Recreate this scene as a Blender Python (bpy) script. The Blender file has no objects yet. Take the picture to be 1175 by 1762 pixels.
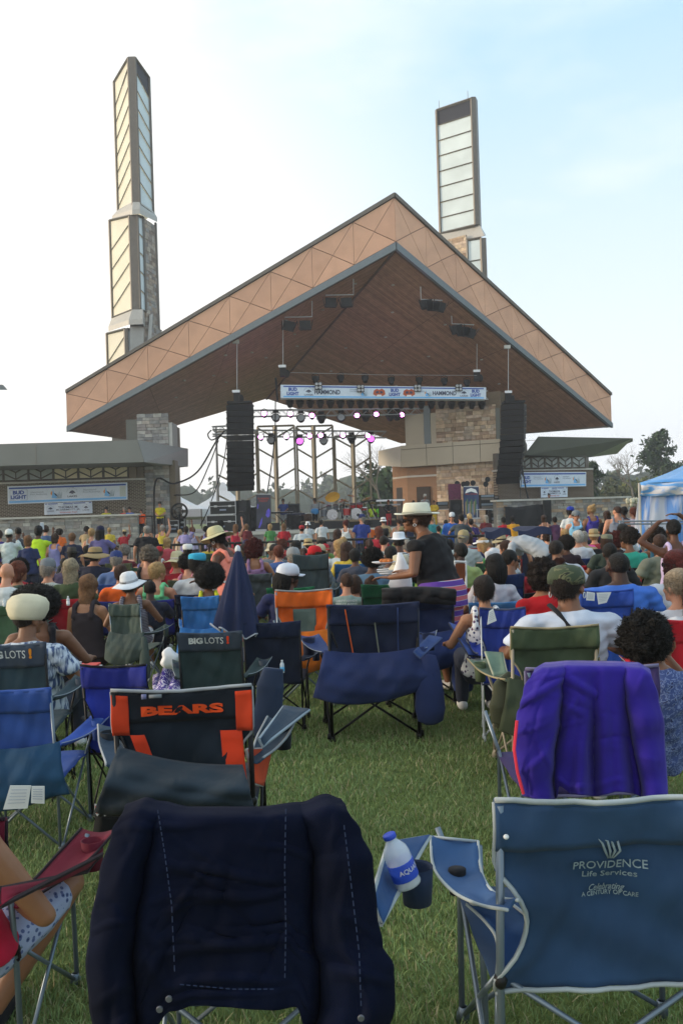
import bpy, bmesh, math, random
import numpy as np
from mathutils import Vector, Matrix, Euler
R = math.radians
random.seed(7); rng = np.random.default_rng(7)
sc = bpy.context.scene
F = 1500.0; EYE = 1.6; ROLL = R(1.8)
cr, sr = math.cos(ROLL), math.sin(ROLL)
# ---------------------------------------------------------------- camera, world, sun, exposure
cam = bpy.data.objects.new('camera', bpy.data.cameras.new('camera')); sc.collection.objects.link(cam)
cam.data.sensor_fit = 'VERTICAL'; cam.data.sensor_height = 36; cam.data.lens = 36*F/1762
cam.data.clip_end = 3000; cam.data.clip_start = 0.1
cam.matrix_world = Matrix(((cr, sr, 0, 0), (0, 0, -1, 0), (-sr, cr, 0, EYE), (0, 0, 0, 1)))
sc.camera = cam
SUN_EL, SUN_AZ = R(9), R(-92)      # azimuth from +Y towards +X: the sun stands low on the left
w = bpy.data.worlds.new('World'); sc.world = w; w.use_nodes = True
nt = w.node_tree; N = nt.nodes; N.clear()
def nd(t, **k):
    n = N.new(t)
    for a, b in k.items(): setattr(n, a, b)
    return n
sky = nd('ShaderNodeTexSky', sky_type='NISHITA', sun_disc=False, sun_elevation=SUN_EL, sun_rotation=SUN_AZ, air_density=1.0, dust_density=1.5, ozone_density=2.0)
tc = nd('ShaderNodeTexCoord'); sep = nd('ShaderNodeSeparateXYZ')
nt.links.new(tc.outputs['Generated'], sep.inputs[0])
mp = nd('ShaderNodeMapping'); mp.inputs['Scale'].default_value = (1.3, 1.3, 3.6); mp.inputs['Location'].default_value = (.35, .2, .9)
mp.inputs['Rotation'].default_value = (0, R(14), 0)
nt.links.new(tc.outputs['Generated'], mp.inputs[0])
nz = nd('ShaderNodeTexNoise'); nz.inputs['Scale'].default_value = 1.7; nz.inputs['Detail'].default_value = 7; nz.inputs['Roughness'].default_value = .55
nt.links.new(mp.outputs[0], nz.inputs['Vector'])
cov = nd('ShaderNodeMapRange'); cov.inputs[1].default_value = .44; cov.inputs[2].default_value = .95   # cloud cover from noise
nt.links.new(nz.outputs[0], cov.inputs[0])
low = nd('ShaderNodeMapRange'); low.inputs[1].default_value = .50; low.inputs[2].default_value = .06; low.inputs[3].default_value = 0; low.inputs[4].default_value = .92   # haze thickens to the horizon
nt.links.new(sep.outputs[2], low.inputs[0])
mx = nd('ShaderNodeMath', operation='MAXIMUM'); nt.links.new(cov.outputs[0], mx.inputs[0]); nt.links.new(low.outputs[0], mx.inputs[1])
sunside = nd('ShaderNodeMapRange'); sunside.inputs[1].default_value = .16; sunside.inputs[2].default_value = -.26; sunside.inputs[3].default_value = 0; sunside.inputs[4].default_value = .8
nt.links.new(sep.outputs[0], sunside.inputs[0])
add = nd('ShaderNodeMath', operation='ADD', use_clamp=True); nt.links.new(mx.outputs[0], add.inputs[0]); nt.links.new(sunside.outputs[0], add.inputs[1])
skym = nd('ShaderNodeMix', data_type='RGBA'); skym.inputs[0].default_value = .75      # veil of high haze over the blue
skym.inputs[7].default_value = (4.5, 6.9, 8.5, 1)
nt.links.new(sky.outputs[0], skym.inputs[6])
hcol = nd('ShaderNodeMix', data_type='RGBA'); hcol.inputs[6].default_value = (7.9, 8.0, 8.2, 1); hcol.inputs[7].default_value = (9.0, 8.7, 8.1, 1)
nt.links.new(sunside.outputs[0], hcol.inputs[0])
cm = nd('ShaderNodeMix', data_type='RGBA')
nt.links.new(add.outputs[0], cm.inputs[0]); nt.links.new(skym.outputs[2], cm.inputs[6]); nt.links.new(hcol.outputs[2], cm.inputs[7])
bg = nd('ShaderNodeBackground'); bg.inputs[1].default_value = .10
out = nd('ShaderNodeOutputWorld'); nt.links.new(cm.outputs[2], bg.inputs[0]); nt.links.new(bg.outputs[0], out.inputs[0])
sun = bpy.data.objects.new('sun', bpy.data.lights.new('sun', 'SUN')); sc.collection.objects.link(sun)
sun.data.energy = 2.3; sun.data.angle = R(7); sun.data.color = (1.0, .80, .58)
sd = Vector((math.sin(SUN_AZ)*math.cos(SUN_EL), math.cos(SUN_AZ)*math.cos(SUN_EL), math.sin(SUN_EL)))
sun.rotation_euler = sd.to_track_quat('Z', 'Y').to_euler()
sc.view_settings.view_transform = 'Standard'; sc.view_settings.look = 'None'
sc.view_settings.gamma = 1; sc.view_settings.use_curve_mapping = False; sc.view_settings.exposure = 0.60
sc.cycles.max_bounces = 6; sc.cycles.volume_bounces = 0; sc.cycles.transparent_max_bounces = 12
sc.cycles.use_denoising = True
# ---------------------------------------------------------------- helpers
def P(px, py, d):
    """the world point seen at photograph pixel (px,py) at depth d"""
    u = (px-587.5)/F; v = (881-py)/F
    return Vector((d*(u*cr+v*sr), d, EYE+d*(-u*sr+v*cr)))
def yh(px): return 881-(px-587.5)*math.tan(ROLL)
def g(d):
    return -.015*min(max(d-8, 0), 40)
def lin(c): return tuple((x/12.92 if x <= .04045 else ((x+.055)/1.055)**2.4) for x in c)
def hexc(h): return lin(tuple(int(h[i:i+2], 16)/255 for i in (0, 2, 4)))
MATS = {}
def mat(name, col, rough=.8, var=.12, scale=6, bump=0, bscale=40, metal=0, spec=.3, emit=0, ecol=None, sheen=0, trans=0, attr=False):
    if name in MATS: return MATS[name]
    m = bpy.data.materials.new(name); m.use_nodes = True; t = m.node_tree; b = t.nodes['Principled BSDF']
    if isinstance(col, str): col = hexc(col)
    b.inputs['Base Color'].default_value = (*col, 1); b.inputs['Roughness'].default_value = rough; b.inputs['Metallic'].default_value = metal
    b.inputs['Specular IOR Level'].default_value = spec
    if sheen: b.inputs['Sheen Weight'].default_value = sheen
    if trans: b.inputs['Transmission Weight'].default_value = trans
    if emit:
        b.inputs['Emission Color'].default_value = (*(ecol or col), 1); b.inputs['Emission Strength'].default_value = emit
    src = None
    if attr:
        a = t.nodes.new('ShaderNodeAttribute'); a.attribute_name = 'col'; src = a.outputs['Color']
    if var:
        c = t.nodes.new('ShaderNodeTexCoord'); n = t.nodes.new('ShaderNodeTexNoise'); n.inputs['Scale'].default_value = scale; n.inputs['Detail'].default_value = 5
        t.links.new(c.outputs['Object'], n.inputs['Vector'])
        r = t.nodes.new('ShaderNodeMapRange'); r.inputs[1].default_value = .3; r.inputs[2].default_value = .7; r.inputs[3].default_value = 1-var; r.inputs[4].default_value = 1+var
        t.links.new(n.outputs[0], r.inputs[0])
        x = t.nodes.new('ShaderNodeMix'); x.data_type = 'RGBA'; x.blend_type = 'MULTIPLY'; x.inputs[0].default_value = 1
        if src: t.links.new(src, x.inputs[6])
        else: x.inputs[6].default_value = (*col, 1)
        t.links.new(r.outputs[0], x.inputs[7]); t.links.new(x.outputs[2], b.inputs['Base Color'])
    elif src: t.links.new(src, b.inputs['Base Color'])
    if bump:
        c = t.nodes.new('ShaderNodeTexCoord'); n = t.nodes.new('ShaderNodeTexNoise'); n.inputs['Scale'].default_value = bscale; n.inputs['Detail'].default_value = 4
        t.links.new(c.outputs['Object'], n.inputs['Vector'])
        u = t.nodes.new('ShaderNodeBump'); u.inputs['Strength'].default_value = bump; u.inputs['Distance'].default_value = .02
        t.links.new(n.outputs[0], u.inputs['Height']); t.links.new(u.outputs[0], b.inputs['Normal'])
    MATS[name] = m; return m
def brickmat(name, c1, c2, mortar, bw=.22, bh=.075, ms=.012):
    if name in MATS: return MATS[name]
    m = mat(name, c1, .9, var=0); t = m.node_tree; b = t.nodes['Principled BSDF']
    c = t.nodes.new('ShaderNodeTexCoord'); s = t.nodes.new('ShaderNodeSeparateXYZ'); k = t.nodes.new('ShaderNodeCombineXYZ')
    t.links.new(c.outputs['Object'], s.inputs[0]); t.links.new(s.outputs[0], k.inputs[0]); t.links.new(s.outputs[2], k.inputs[1])
    r = t.nodes.new('ShaderNodeTexBrick'); r.inputs['Color1'].default_value = (*hexc(c1), 1); r.inputs['Color2'].default_value = (*hexc(c2), 1); r.inputs['Mortar'].default_value = (*hexc(mortar), 1)
    r.inputs['Scale'].default_value = 1; r.inputs['Brick Width'].default_value = bw; r.inputs['Row Height'].default_value = bh; r.inputs['Mortar Size'].default_value = ms
    t.links.new(k.outputs[0], r.inputs['Vector']); t.links.new(r.outputs[0], b.inputs['Base Color'])
    u = t.nodes.new('ShaderNodeBump'); u.inputs['Strength'].default_value = .6; u.invert = True; u.inputs['Distance'].default_value = .01
    t.links.new(r.outputs['Fac'], u.inputs['Height']); t.links.new(u.outputs[0], b.inputs['Normal'])
    return m
ORG = {}
def link(o, parent=None, loc=None):
    sc.collection.objects.link(o)
    if parent is not None: o.parent = parent
    if loc is not None: o.location = loc
    return o
def tag(o, label=None, cat=None, group=None, kind=None):
    if label: o['label'] = label
    if cat: o['category'] = cat
    if group: o['group'] = group
    if kind: o['kind'] = kind
    return o
def thing(name, label, cat, loc=(0, 0, 0), rz=0, group=None, kind=None):
    o = bpy.data.objects.new(name, None); link(o, None, loc); o.rotation_euler = (0, 0, rz); ORG[o] = Vector(loc)
    return tag(o, label, cat, group, kind)
class MB:
    def __init__(s): s.v = []; s.f = []; s.m = []; s.c = []
    def add(s, vs, fs, mi=0, col=None):
        k = len(s.v); s.v += [tuple(v) for v in vs]; s.f += [tuple(i+k for i in f) for f in fs]; s.m += [mi]*len(fs)
        if col is not None: s.c += [col]*len(fs)
        return s
    def box(s, c, d, rz=0, mi=0, col=None, rot=None):
        x, y, z = d[0]/2, d[1]/2, d[2]/2
        vs = [Vector((a*x, b*y, e*z)) for e in (-1, 1) for b in (-1, 1) for a in (-1, 1)]
        M = rot if rot is not None else Matrix.Rotation(rz, 3, 'Z')
        c = Vector(c)
        return s.add([M@v+c for v in vs], [(0, 2, 3, 1), (4, 5, 7, 6), (0, 1, 5, 4), (2, 6, 7, 3), (0, 4, 6, 2), (1, 3, 7, 5)], mi, col)
    def hexa(s, p, mi=0, col=None):   # 8 points: bottom 4 then top 4, same order
        return s.add(p, [(3, 2, 1, 0), (4, 5, 6, 7), (0, 1, 5, 4), (1, 2, 6, 5), (2, 3, 7, 6), (3, 0, 4, 7)], mi, col)
    def tube(s, pts, r, n=8, mi=0, cap=True, col=None):
        pts = [Vector(p) for p in pts]; L = len(pts); rs = r if isinstance(r, (list, tuple)) else [r]*L
        up = Vector((0, 0, 1)); rings = []; prev = None
        for i, p in enumerate(pts):
            t = (pts[min(i+1, L-1)]-pts[max(i-1, 0)]).normalized()
            a = prev if prev is not None else (up if abs(t.z) < .9 else Vector((1, 0, 0)))
            a = (a-t*a.dot(t)).normalized(); b = t.cross(a); prev = a
            rings.append([p+(a*math.cos(2*math.pi*k/n)+b*math.sin(2*math.pi*k/n))*rs[i] for k in range(n)])
        vs = [v for q in rings for v in q]
        fs = [(i*n+k, i*n+(k+1) % n, (i+1)*n+(k+1) % n, (i+1)*n+k) for i in range(L-1) for k in range(n)]
        if cap: fs += [tuple(range(n-1, -1, -1)), tuple((L-1)*n+k for k in range(n))]
        return s.add(vs, fs, mi, col)
    def ell(s, c, r, nu=12, nv=8, rot=None, mi=0, col=None, zmin=-1.0, zmax=1.0):
        c = Vector(c); r = (r, r, r) if not isinstance(r, (tuple, list)) else r
        t0, t1 = math.acos(max(-1, min(1, zmax))), math.acos(max(-1, min(1, zmin)))
        vs = []
        for j in range(nv+1):
            t = t0+(t1-t0)*j/nv
            for i in range(nu):
                p = 2*math.pi*i/nu; q = Vector((r[0]*math.sin(t)*math.cos(p), r[1]*math.sin(t)*math.sin(p), r[2]*math.cos(t)))
                vs.append((rot@q if rot is not None else q)+c)
        fs = [(j*nu+i, (j+1)*nu+i, (j+1)*nu+(i+1) % nu, j*nu+(i+1) % nu) for j in range(nv) for i in range(nu)]
        fs += [tuple(range(nu)), tuple(nv*nu+i for i in range(nu-1, -1, -1))]
        return s.add(vs, fs, mi, col)
    def lathe(s, prof, c=(0, 0, 0), n=16, mi=0, rot=None, col=None, sx=1, sy=1):
        c = Vector(c); vs = []
        for (r, z) in prof:
            for k in range(n):
                q = Vector((r*sx*math.cos(2*math.pi*k/n), r*sy*math.sin(2*math.pi*k/n), z)); vs.append((rot@q if rot is not None else q)+c)
        fs = [(j*n+k, j*n+(k+1) % n, (j+1)*n+(k+1) % n, (j+1)*n+k) for j in range(len(prof)-1) for k in range(n)]
        fs += [tuple(range(n-1, -1, -1)), tuple((len(prof)-1)*n+k for k in range(n))]
        return s.add(vs, fs, mi, col)
    def grid(s, fn, nu, nv, mi=0, th=0, col=None):
        """sheet fn(u,v)->Vector, u,v in 0..1; th gives it thickness (closed)"""
        pt = [[Vector(fn(i/nu, j/nv)) for i in range(nu+1)] for j in range(nv+1)]
        W = nu+1
        vs = [p for row in pt for p in row]
        fs = [(j*W+i, j*W+i+1, (j+1)*W+i+1, (j+1)*W+i) for j in range(nv) for i in range(nu)]
        if th:
            K = len(vs); back = []
            for j in range(nv+1):
                for i in range(nu+1):
                    a = pt[j][min(i+1, nu)]-pt[j][max(i-1, 0)]; b = pt[min(j+1, nv)][i]-pt[max(j-1, 0)][i]
                    nn = a.cross(b); nn = nn.normalized() if nn.length > 1e-9 else Vector((0, 1, 0))
                    back.append(pt[j][i]-nn*th)
            vs += back; fs += [tuple(K+i for i in reversed(f)) for f in fs]
            e = [(j*W, (j+1)*W) for j in range(nv)]+[((j+1)*W+nu, j*W+nu) for j in range(nv)]+[(i+1, i) for i in range(nu)]+[(nv*W+i, nv*W+i+1) for i in range(nu)]
            fs += [(a, b, b+K, a+K) for a, b in e]
        return s.add(vs, fs, mi, col)
    def mesh(s, name, smooth=False):
        me = bpy.data.meshes.new(name); me.from_pydata(s.v, [], s.f)
        if any(s.m): me.polygons.foreach_set('material_index', s.m)
        if s.c and len(s.c) == len(s.f):
            a = me.color_attributes.new('col', 'FLOAT_COLOR', 'CORNER')
            buf = []
            for f, c in zip(s.f, s.c): buf += [c[0], c[1], c[2], 1]*len(f)
            a.data.foreach_set('color', buf)
        if smooth: me.polygons.foreach_set('use_smooth', [True]*len(s.f))
        me.update(); return me
    def build(s, name, mats, parent=None, world=True, smooth=False, loc=None, rz=0):
        if world and parent is not None:
            off = Vector((0, 0, 0)); p = parent
            while p is not None:
                off += ORG.get(p, Vector((0, 0, 0))); p = p.parent
            s.v = [tuple(Vector(v)-off) for v in s.v]
        me = s.mesh(name, smooth)
        for m in (mats if isinstance(mats, (list, tuple)) else [mats]): me.materials.append(m)
        o = bpy.data.objects.new(name, me); link(o, parent, loc); o.rotation_euler = (0, 0, rz)
        return o
def clone(o, parent=None, loc=None, rz=None):
    c = o.copy(); sc.collection.objects.link(c)
    c.parent = parent
    if loc is not None: c.location = loc; ORG[c] = Vector(loc)
    if rz is not None: c.rotation_euler = (0, 0, rz)
    for ch in list(o.children): clone(ch, c)
    return c
TXT = {}
def textmesh(s, bold=0.0):
    k = (s, bold)
    if k not in TXT:
        cu = bpy.data.curves.new('lettering', 'FONT'); cu.body = s; cu.size = 1; cu.resolution_u = 3; cu.offset = bold; cu.extrude = .01
        o = bpy.data.objects.new('lettering', cu); sc.collection.objects.link(o)
        dg = bpy.context.evaluated_depsgraph_get(); me = bpy.data.meshes.new_from_object(o.evaluated_get(dg))
        bpy.data.objects.remove(o)
        v = np.zeros(len(me.vertices)*3); me.vertices.foreach_get('co', v); v = v.reshape(-1, 3)
        TXT[k] = (v, [tuple(p.vertices) for p in me.polygons]); bpy.data.meshes.remove(me)
    return TXT[k]
def text(s, mt, parent, origin, ex, ez, x, z, wd, ht, th=.006, bold=0.0, name='lettering', italic=0, fn=None):
    """lettering in the plane spanned by ex, ez at origin: centre (x,z), size wd x ht"""
    v, f = textmesh(s, bold); lo = v.min(0); hi = v.max(0); q = (v-(lo+hi)/2)/(hi-lo)
    ey = ez.cross(ex)  # towards the reader (negative depth)
    m = MB(); vs = []
    for a in q:
        X = x+a[0]*wd+italic*a[1]*ht; Z = z+a[1]*ht; Y = (a[2]+.5)*th
        if fn: vs.append(fn(X, Z, Y))
        else: vs.append(origin+ex*X+ez*Z-ey*Y)
    m.add(vs, f)
    return m.build(name, mt, parent)
EX, EZ = Vector((1, 0, 0)), Vector((0, 0, 1))
# ---------------------------------------------------------------- ground and grass
def ground():
    xs = np.concatenate([-np.geomspace(600, 12, 24), np.linspace(-10, 10, 21), np.geomspace(12, 600, 24)])
    ys = np.concatenate([np.linspace(-6, 50, 57), np.geomspace(55, 900, 30)])
    m = MB(); W = len(xs)
    vs = [(x, y, g(y)+.012*math.sin(x*1.3+y*.7)*(abs(x) < 12 and 2 < y < 40)) for y in ys for x in xs]
    fs = [(j*W+i, j*W+i+1, (j+1)*W+i+1, (j+1)*W+i) for j in range(len(ys)-1) for i in range(W-1)]
    m.add(vs, fs)
    M = mat('lawn', (.085, .105, .035), .95, var=0, spec=.1); t = M.node_tree; b = t.nodes['Principled BSDF']
    c = t.nodes.new('ShaderNodeTexCoord')
    def noise(s, d):
        n = t.nodes.new('ShaderNodeTexNoise'); n.inputs['Scale'].default_value = s; n.inputs['Detail'].default_value = d; t.links.new(c.outputs['Object'], n.inputs['Vector']); return n
    a, e = noise(.9, 6), noise(30, 5)
    ra = t.nodes.new('ShaderNodeValToRGB'); ra.color_ramp.elements[0].position = .35; ra.color_ramp.elements[0].color = (.105, .145, .038, 1)
    ra.color_ramp.elements[1].position = .68; ra.color_ramp.elements[1].color = (.18, .205, .075, 1)
    t.links.new(a.outputs[0], ra.inputs[0])
    mx = t.nodes.new('ShaderNodeMix'); mx.data_type = 'RGBA'; mx.blend_type = 'OVERLAY'; mx.inputs[0].default_value = .8
    t.links.new(ra.outputs[0], mx.inputs[6]); t.links.new(e.outputs[0], mx.inputs[7]); t.links.new(mx.outputs[2], b.inputs['Base Color'])
    u = t.nodes.new('ShaderNodeBump'); u.inputs['Strength'].default_value = .8; u.inputs['Distance'].default_value = .04
    t.links.new(e.outputs[0], u.inputs['Height']); t.links.new(u.outputs[0], b.inputs['Normal'])
    o = m.build('ground', M, smooth=True); tag(o, kind='structure', label='mown lawn sloping gently down to the stage')
ground()
def grass():
    V = []; C = []; n_tot = 0
    for (y0, y1, dens, h, wd) in ((2.3, 5, 8500, .033, .0045), (5, 9, 4200, .036, .0065), (9, 15, 1400, .042, .011), (15, 26, 420, .055, .018)):
        n = int(dens*.42*(y1*y1-y0*y0)); y = np.sqrt(rng.uniform(y0*y0, y1*y1, n)); x = rng.uniform(-.42, .42, n)*y
        z = np.array([g(v) for v in y])+.012*np.sin(x*1.3+y*.7)
        clump = .5+.5*np.sin(x*5.1+np.sin(y*3.3)*2)*np.sin(y*4.7+np.sin(x*2.9)*2)
        a = rng.uniform(0, 2*np.pi, n); hh = h*rng.uniform(.4, 1.3, n)*(.7+.5*clump); lean = rng.normal(0, .55, (n, 2))*hh[:, None]
        dx = np.cos(a)*wd/2; dy = np.sin(a)*wd/2
        p = np.stack([x, y, z], 1); e = np.stack([dx, dy, dx*0], 1)
        mid = p+np.stack([lean[:, 0]*.35, lean[:, 1]*.35, hh*.62], 1); tip = p+np.stack([lean[:, 0], lean[:, 1], hh], 1)
        v = np.stack([p-e, p+e, mid+e*.7, mid-e*.7, tip], 1)
        V.append(v.reshape(-1, 3))
        pt = .5+.5*np.sin(x*1.7+np.sin(y*1.1)*1.6+1)*np.sin(y*1.9+np.cos(x*1.3)*1.4)
        dry = rng.random(n)-.06*pt < (.05+.06*clump); k = rng.uniform(.78, 1.22, n)[:, None]
        gc = np.array([.165, .255, .095])*k*(.86+.28*pt[:, None])+np.array([.05, .03, .012])*rng.random((n, 1)); dc = np.array([.42, .38, .22])*k*.9
        C.append(np.where(dry[:, None], dc, gc)); n_tot += n
    V = np.concatenate(V); C = np.concatenate(C)
    base = np.arange(n_tot)*5
    q = np.stack([base, base+1, base+2, base+3], 1); t = np.stack([base+3, base+2, base+4], 1)
    me = bpy.data.meshes.new('grass'); me.vertices.add(len(V)); me.vertices.foreach_set('co', V.ravel())
    loops = np.concatenate([q, t], 1).ravel(); me.loops.add(len(loops)); me.loops.foreach_set('vertex_index', loops)
    st = np.stack([np.arange(n_tot)*7, np.arange(n_tot)*7+4], 1).ravel(); tot = np.tile([4, 3], n_tot)
    me.polygons.add(n_tot*2); me.polygons.foreach_set('loop_start', st); me.polygons.foreach_set('loop_total', tot)
    me.update(calc_edges=True)
    at = me.color_attributes.new('col', 'FLOAT_COLOR', 'POINT')
    at.data.foreach_set('color', np.concatenate([np.repeat(C, 5, 0), np.ones((n_tot*5, 1))], 1).ravel())
    M = mat('grass_blades', (.1, .15, .04), .7, var=0, attr=True, spec=.25)
    me.materials.append(M); o = bpy.data.objects.new('grass', me); link(o)
    tag(o, 'short mown grass with dry blades between the folding chairs', kind='stuff')
grass()
# ---------------------------------------------------------------- stage roof
steel = mat('bronze_metal', '67625b', .45, var=.08, metal=.3); greytrim = mat('grey_metal_trim', '6c7478', .4, metal=.5, var=.06)
copper = mat('copper_panel', (.60, .345, .225), .42, var=.11, scale=.8, metal=.15)
copper2 = mat('copper_panel_dull', (.56, .32, .21), .45, var=.07, scale=1.4, metal=.15)
joint = mat('panel_joint', '5c4436', .8)
L, Cc, Rr = (114.5, 48), (679.5, 47.5), (1051, 56)
def along(a, b, t):  # plan point and its depth on the straight plan line a-b (px given at ends)
    A = P(a[0], 700, a[1]); B = P(b[0], 700, b[1]); return A.lerp(B, t)
roof = thing('stage_roof', 'huge gabled stage roof with copper triangle-panelled edge over the stage', 'stage roof', P(679, 700, 55))
soffit_c = mat('soffit_planks', (.16, .085, .052), .5, var=.2, scale=3, attr=True, spec=.4)
pL = P(116, 742, 48); pC = P(681, 428, 47.5); pR = P(1052, 735, 56)      # bottom edge of the fascia
tL = P(114, 671, 48); tC = P(678, 332, 47.5); tR = P(1050, 676, 56)      # top edge
bL = P(222, 757, 55); bC = P(459, 686, 62); bR = P(690, 763, 63.5)        # back edge of the soffit
hb, ht_ = .14, .92    # strip of trim at bottom / top as fractions
def fascia(p0, p1, t0, t1, nb, side):
    d = (p1-p0); n = Vector((d.y, -d.x, 0)).normalized()   # towards the viewer
    def q(u, v, o=0): return (p0.lerp(p1, u)).lerp(t0.lerp(t1, u), v)+n*o
    m = MB(); m.hexa([q(0, 0, -.10), q(1, 0, -.10), q(1, 0, -.5), q(0, 0, -.5), q(0, 1, -.10), q(1, 1, -.10), q(1, 1, -.5), q(0, 1, -.5)])
    m.build('fascia_backing', joint, roof)
    for (v0, v1, o) in ((-.02, .115, .10), (.925, 1.0, .12)):
        m = MB(); m.hexa([q(0, v0, o), q(1, v0, o), q(1, v0, -.1), q(0, v0, -.1), q(0, v1, o), q(1, v1, o), q(1, v1, -.1), q(0, v1, -.1)])
        m.build('edge_trim', greytrim if v0 < 0 else steel, roof)
    gp = .012
    for i in range(nb):
        a, b = (i+.0)/nb, (i+1.)/nb; c = (a+b)/2; lo, hi = .125, .915; mid = (lo+hi)/2
        K = [(a, lo), (b, lo), (b, hi), (a, hi)]
        for k in range(4):
            T = [K[k], K[(k+1) % 4], (c, mid)]; cx = sum(x for x, _ in T)/3; cy = sum(y for _, y in T)/3
            T = [(x+(cx-x)*.022, y+(cy-y)*.03) for x, y in T]
            off = random.uniform(0, .006)
            m = MB(); A = [q(x, y, 0+off) for x, y in T]; B = [q(x, y, -.095) for x, y in T]
            m.add(A+B, [(0, 1, 2), (5, 4, 3), (0, 3, 4, 1), (1, 4, 5, 2), (2, 5, 3, 0)])
            m.build('fascia_panel', random.choice([copper, copper, copper2]), roof)
fascia(pL, pC, tL, tC, 8, 0); fascia(pC, pR, tC, tR, 8, 1)
def soffit(A, B, C, D, n):   # A,B along the fascia (eave->ridge), D,C at the back
    m = MB()
    for i in range(n):
        u0, u1 = i/n, (i+.93)/n
        for s in range(4):
            v0, v1 = s/4, (s+1)/4-.0015
            o = random.uniform(0, .012); k = random.uniform(.84, 1.16); col = (.32*k, .165*k, .100*k)
            def q(v, u): return (A.lerp(B, v)).lerp(D.lerp(C, v), u)+Vector((0, 0, -o))
            m.add([q(v0, u0), q(v1, u0), q(v1, u1), q(v0, u1)], [(0, 1, 2, 3)], 0, col)
    o = m.build('soffit_plank', soffit_c, roof); o['kind'] = 'stuff'
    b = MB(); b.grid(lambda u, v: (A.lerp(B, v)).lerp(D.lerp(C, v), u)+Vector((0, 0, .03)), 24, 24); b.build('soffit_backing', joint, roof)
ins = Vector((0, .12, .05))
soffit(pL+ins, pC+ins, bC, bL, 110); soffit(pR+ins, pC+ins, bC, bR, 120)
m = MB(); dz = Vector((0, 0, 1.2))       # roof deck
m.add([tL, tC, tR, bR+dz*1.4, bC+dz*2, bL+dz*1.4], [(0, 1, 4, 5), (1, 2, 3, 4)]); m.build('roof_deck', steel, roof)
m = MB(); m.add([bL, bC, bR, bR+dz*1.4, bC+dz*2, bL+dz*1.4, pL, tL, pR, tR], [(0, 1, 4, 5), (1, 2, 3, 4), (0, 5, 7, 6), (2, 8, 9, 3)]); m.build('back_fascia', steel, roof)
m = MB(); m.tube([pC+Vector((0, .2, -.02)), bC+Vector((0, 0, -.04))], .07, 6); m.build('ridge_trim', joint, roof)
lampw = mat('white_lamp_glass', '9a9488', .3, var=0)
for (u, v) in [(.12, .93), (.22, .86), (.34, .8), (.12, .7), (.3, .62), (.46, .72), (.15, .5), (.36, .48), (.55, .56), (.2, .36), (.42, .33), (.62, .4), (.7, .65), (.8, .5), (.5, .88), (.66, .84), (.85, .75)]:
    for s, (A, D) in enumerate(((pR, bR), (pL, bL))):
        if s and (u > .6 or v < .3): continue
        q = (A.lerp(pC, v)).lerp(D.lerp(bC, v), u)+Vector((0, 0, -.06))
        m = MB(); m.lathe([(.09, .03), (.09, -.03), (.05, -.035)], q, 10); m.build('downlight', lampw, roof)
# ---------------------------------------------------------------- towers
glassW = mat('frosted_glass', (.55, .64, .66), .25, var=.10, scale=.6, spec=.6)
glassT = mat('translucent_sunlit_glass', (.93, .89, .74), .3, var=.06, scale=.6, spec=.5)  # the low sun's warm glow is put into this pane colour
def translucent(M, k):
    t = M.node_tree; b = t.nodes['Principled BSDF']; tr = t.nodes.new('ShaderNodeBsdfTranslucent'); tr.inputs[0].default_value = (.9, .86, .74, 1)
    mx = t.nodes.new('ShaderNodeMixShader'); mx.inputs[0].default_value = k; o = t.nodes['Material Output']
    t.links.new(b.outputs[0], mx.inputs[1]); t.links.new(tr.outputs[0], mx.inputs[2]); t.links.new(mx.outputs[0], o.inputs[0])
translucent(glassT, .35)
creamp = mat('cream_metal', (.40, .39, .36), .4, var=.06, metal=.2); darklouver = mat('dark_louvre', '1b1f2b', .6)
stoneM = mat('ledge_stone', (.3, .26, .22), .9, var=.25, scale=5, attr=True, bump=.5, bscale=14)
STONE = [(.30, .255, .215), (.36, .32, .28), (.24, .20, .175), (.33, .26, .20), (.27, .26, .25), (.40, .35, .29), (.22, .17, .14)]
STONEG = [(.25, .25, .24), (.31, .30, .28), (.20, .20, .20), (.28, .25, .22), (.35, .34, .31), (.23, .21, .20)]
WARM = [(.42, .31, .21), (.36, .26, .18), (.48, .38, .27), (.30, .21, .15), (.40, .33, .26), (.46, .36, .28)]
def stones(p0, p1, z0, z1, pal, parent, h=(.11, .2), wd=(.22, .6), name='stone', depth=.12, z0b=None, z1b=None):
    """real split-face stones laid in courses on the face p0->p1 (plan points), seen from the side of -normal"""
    d = Vector((p1.x-p0.x, p1.y-p0.y, 0)); Ln = d.length; d.normalize(); n = Vector((d.y, -d.x, 0)); m = MB()
    B0 = Vector((p0.x, p0.y, 0)); z = z0
    while z < z1-.03:
        hh = min(random.uniform(*h), z1-z)
        if z1-z-hh < .05: hh = z1-z
        x = 0
        while x < Ln-.01:
            ww = min(random.uniform(*wd), Ln-x)
            if Ln-x-ww < .1: ww = Ln-x
            o = random.uniform(.015, .055); c = random.choice(pal); k = random.uniform(.8, 1.2); gpp = .007
            a = B0+d*(x+gpp); b = B0+d*(x+ww-gpp)
            lo, hi = z+gpp, z+hh-gpp
            q = [a+n*o+EZ*lo, b+n*(o+random.uniform(-.01, .01))+EZ*lo, b-n*depth+EZ*lo, a-n*depth+EZ*lo]
            q += [v+EZ*(hi-lo) for v in q]
            m.hexa(q, 0, (c[0]*k, c[1]*k, c[2]*k)); x += ww
        z += hh
    o = m.build(name, stoneM, parent); o['kind'] = 'stuff'; return o
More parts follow.
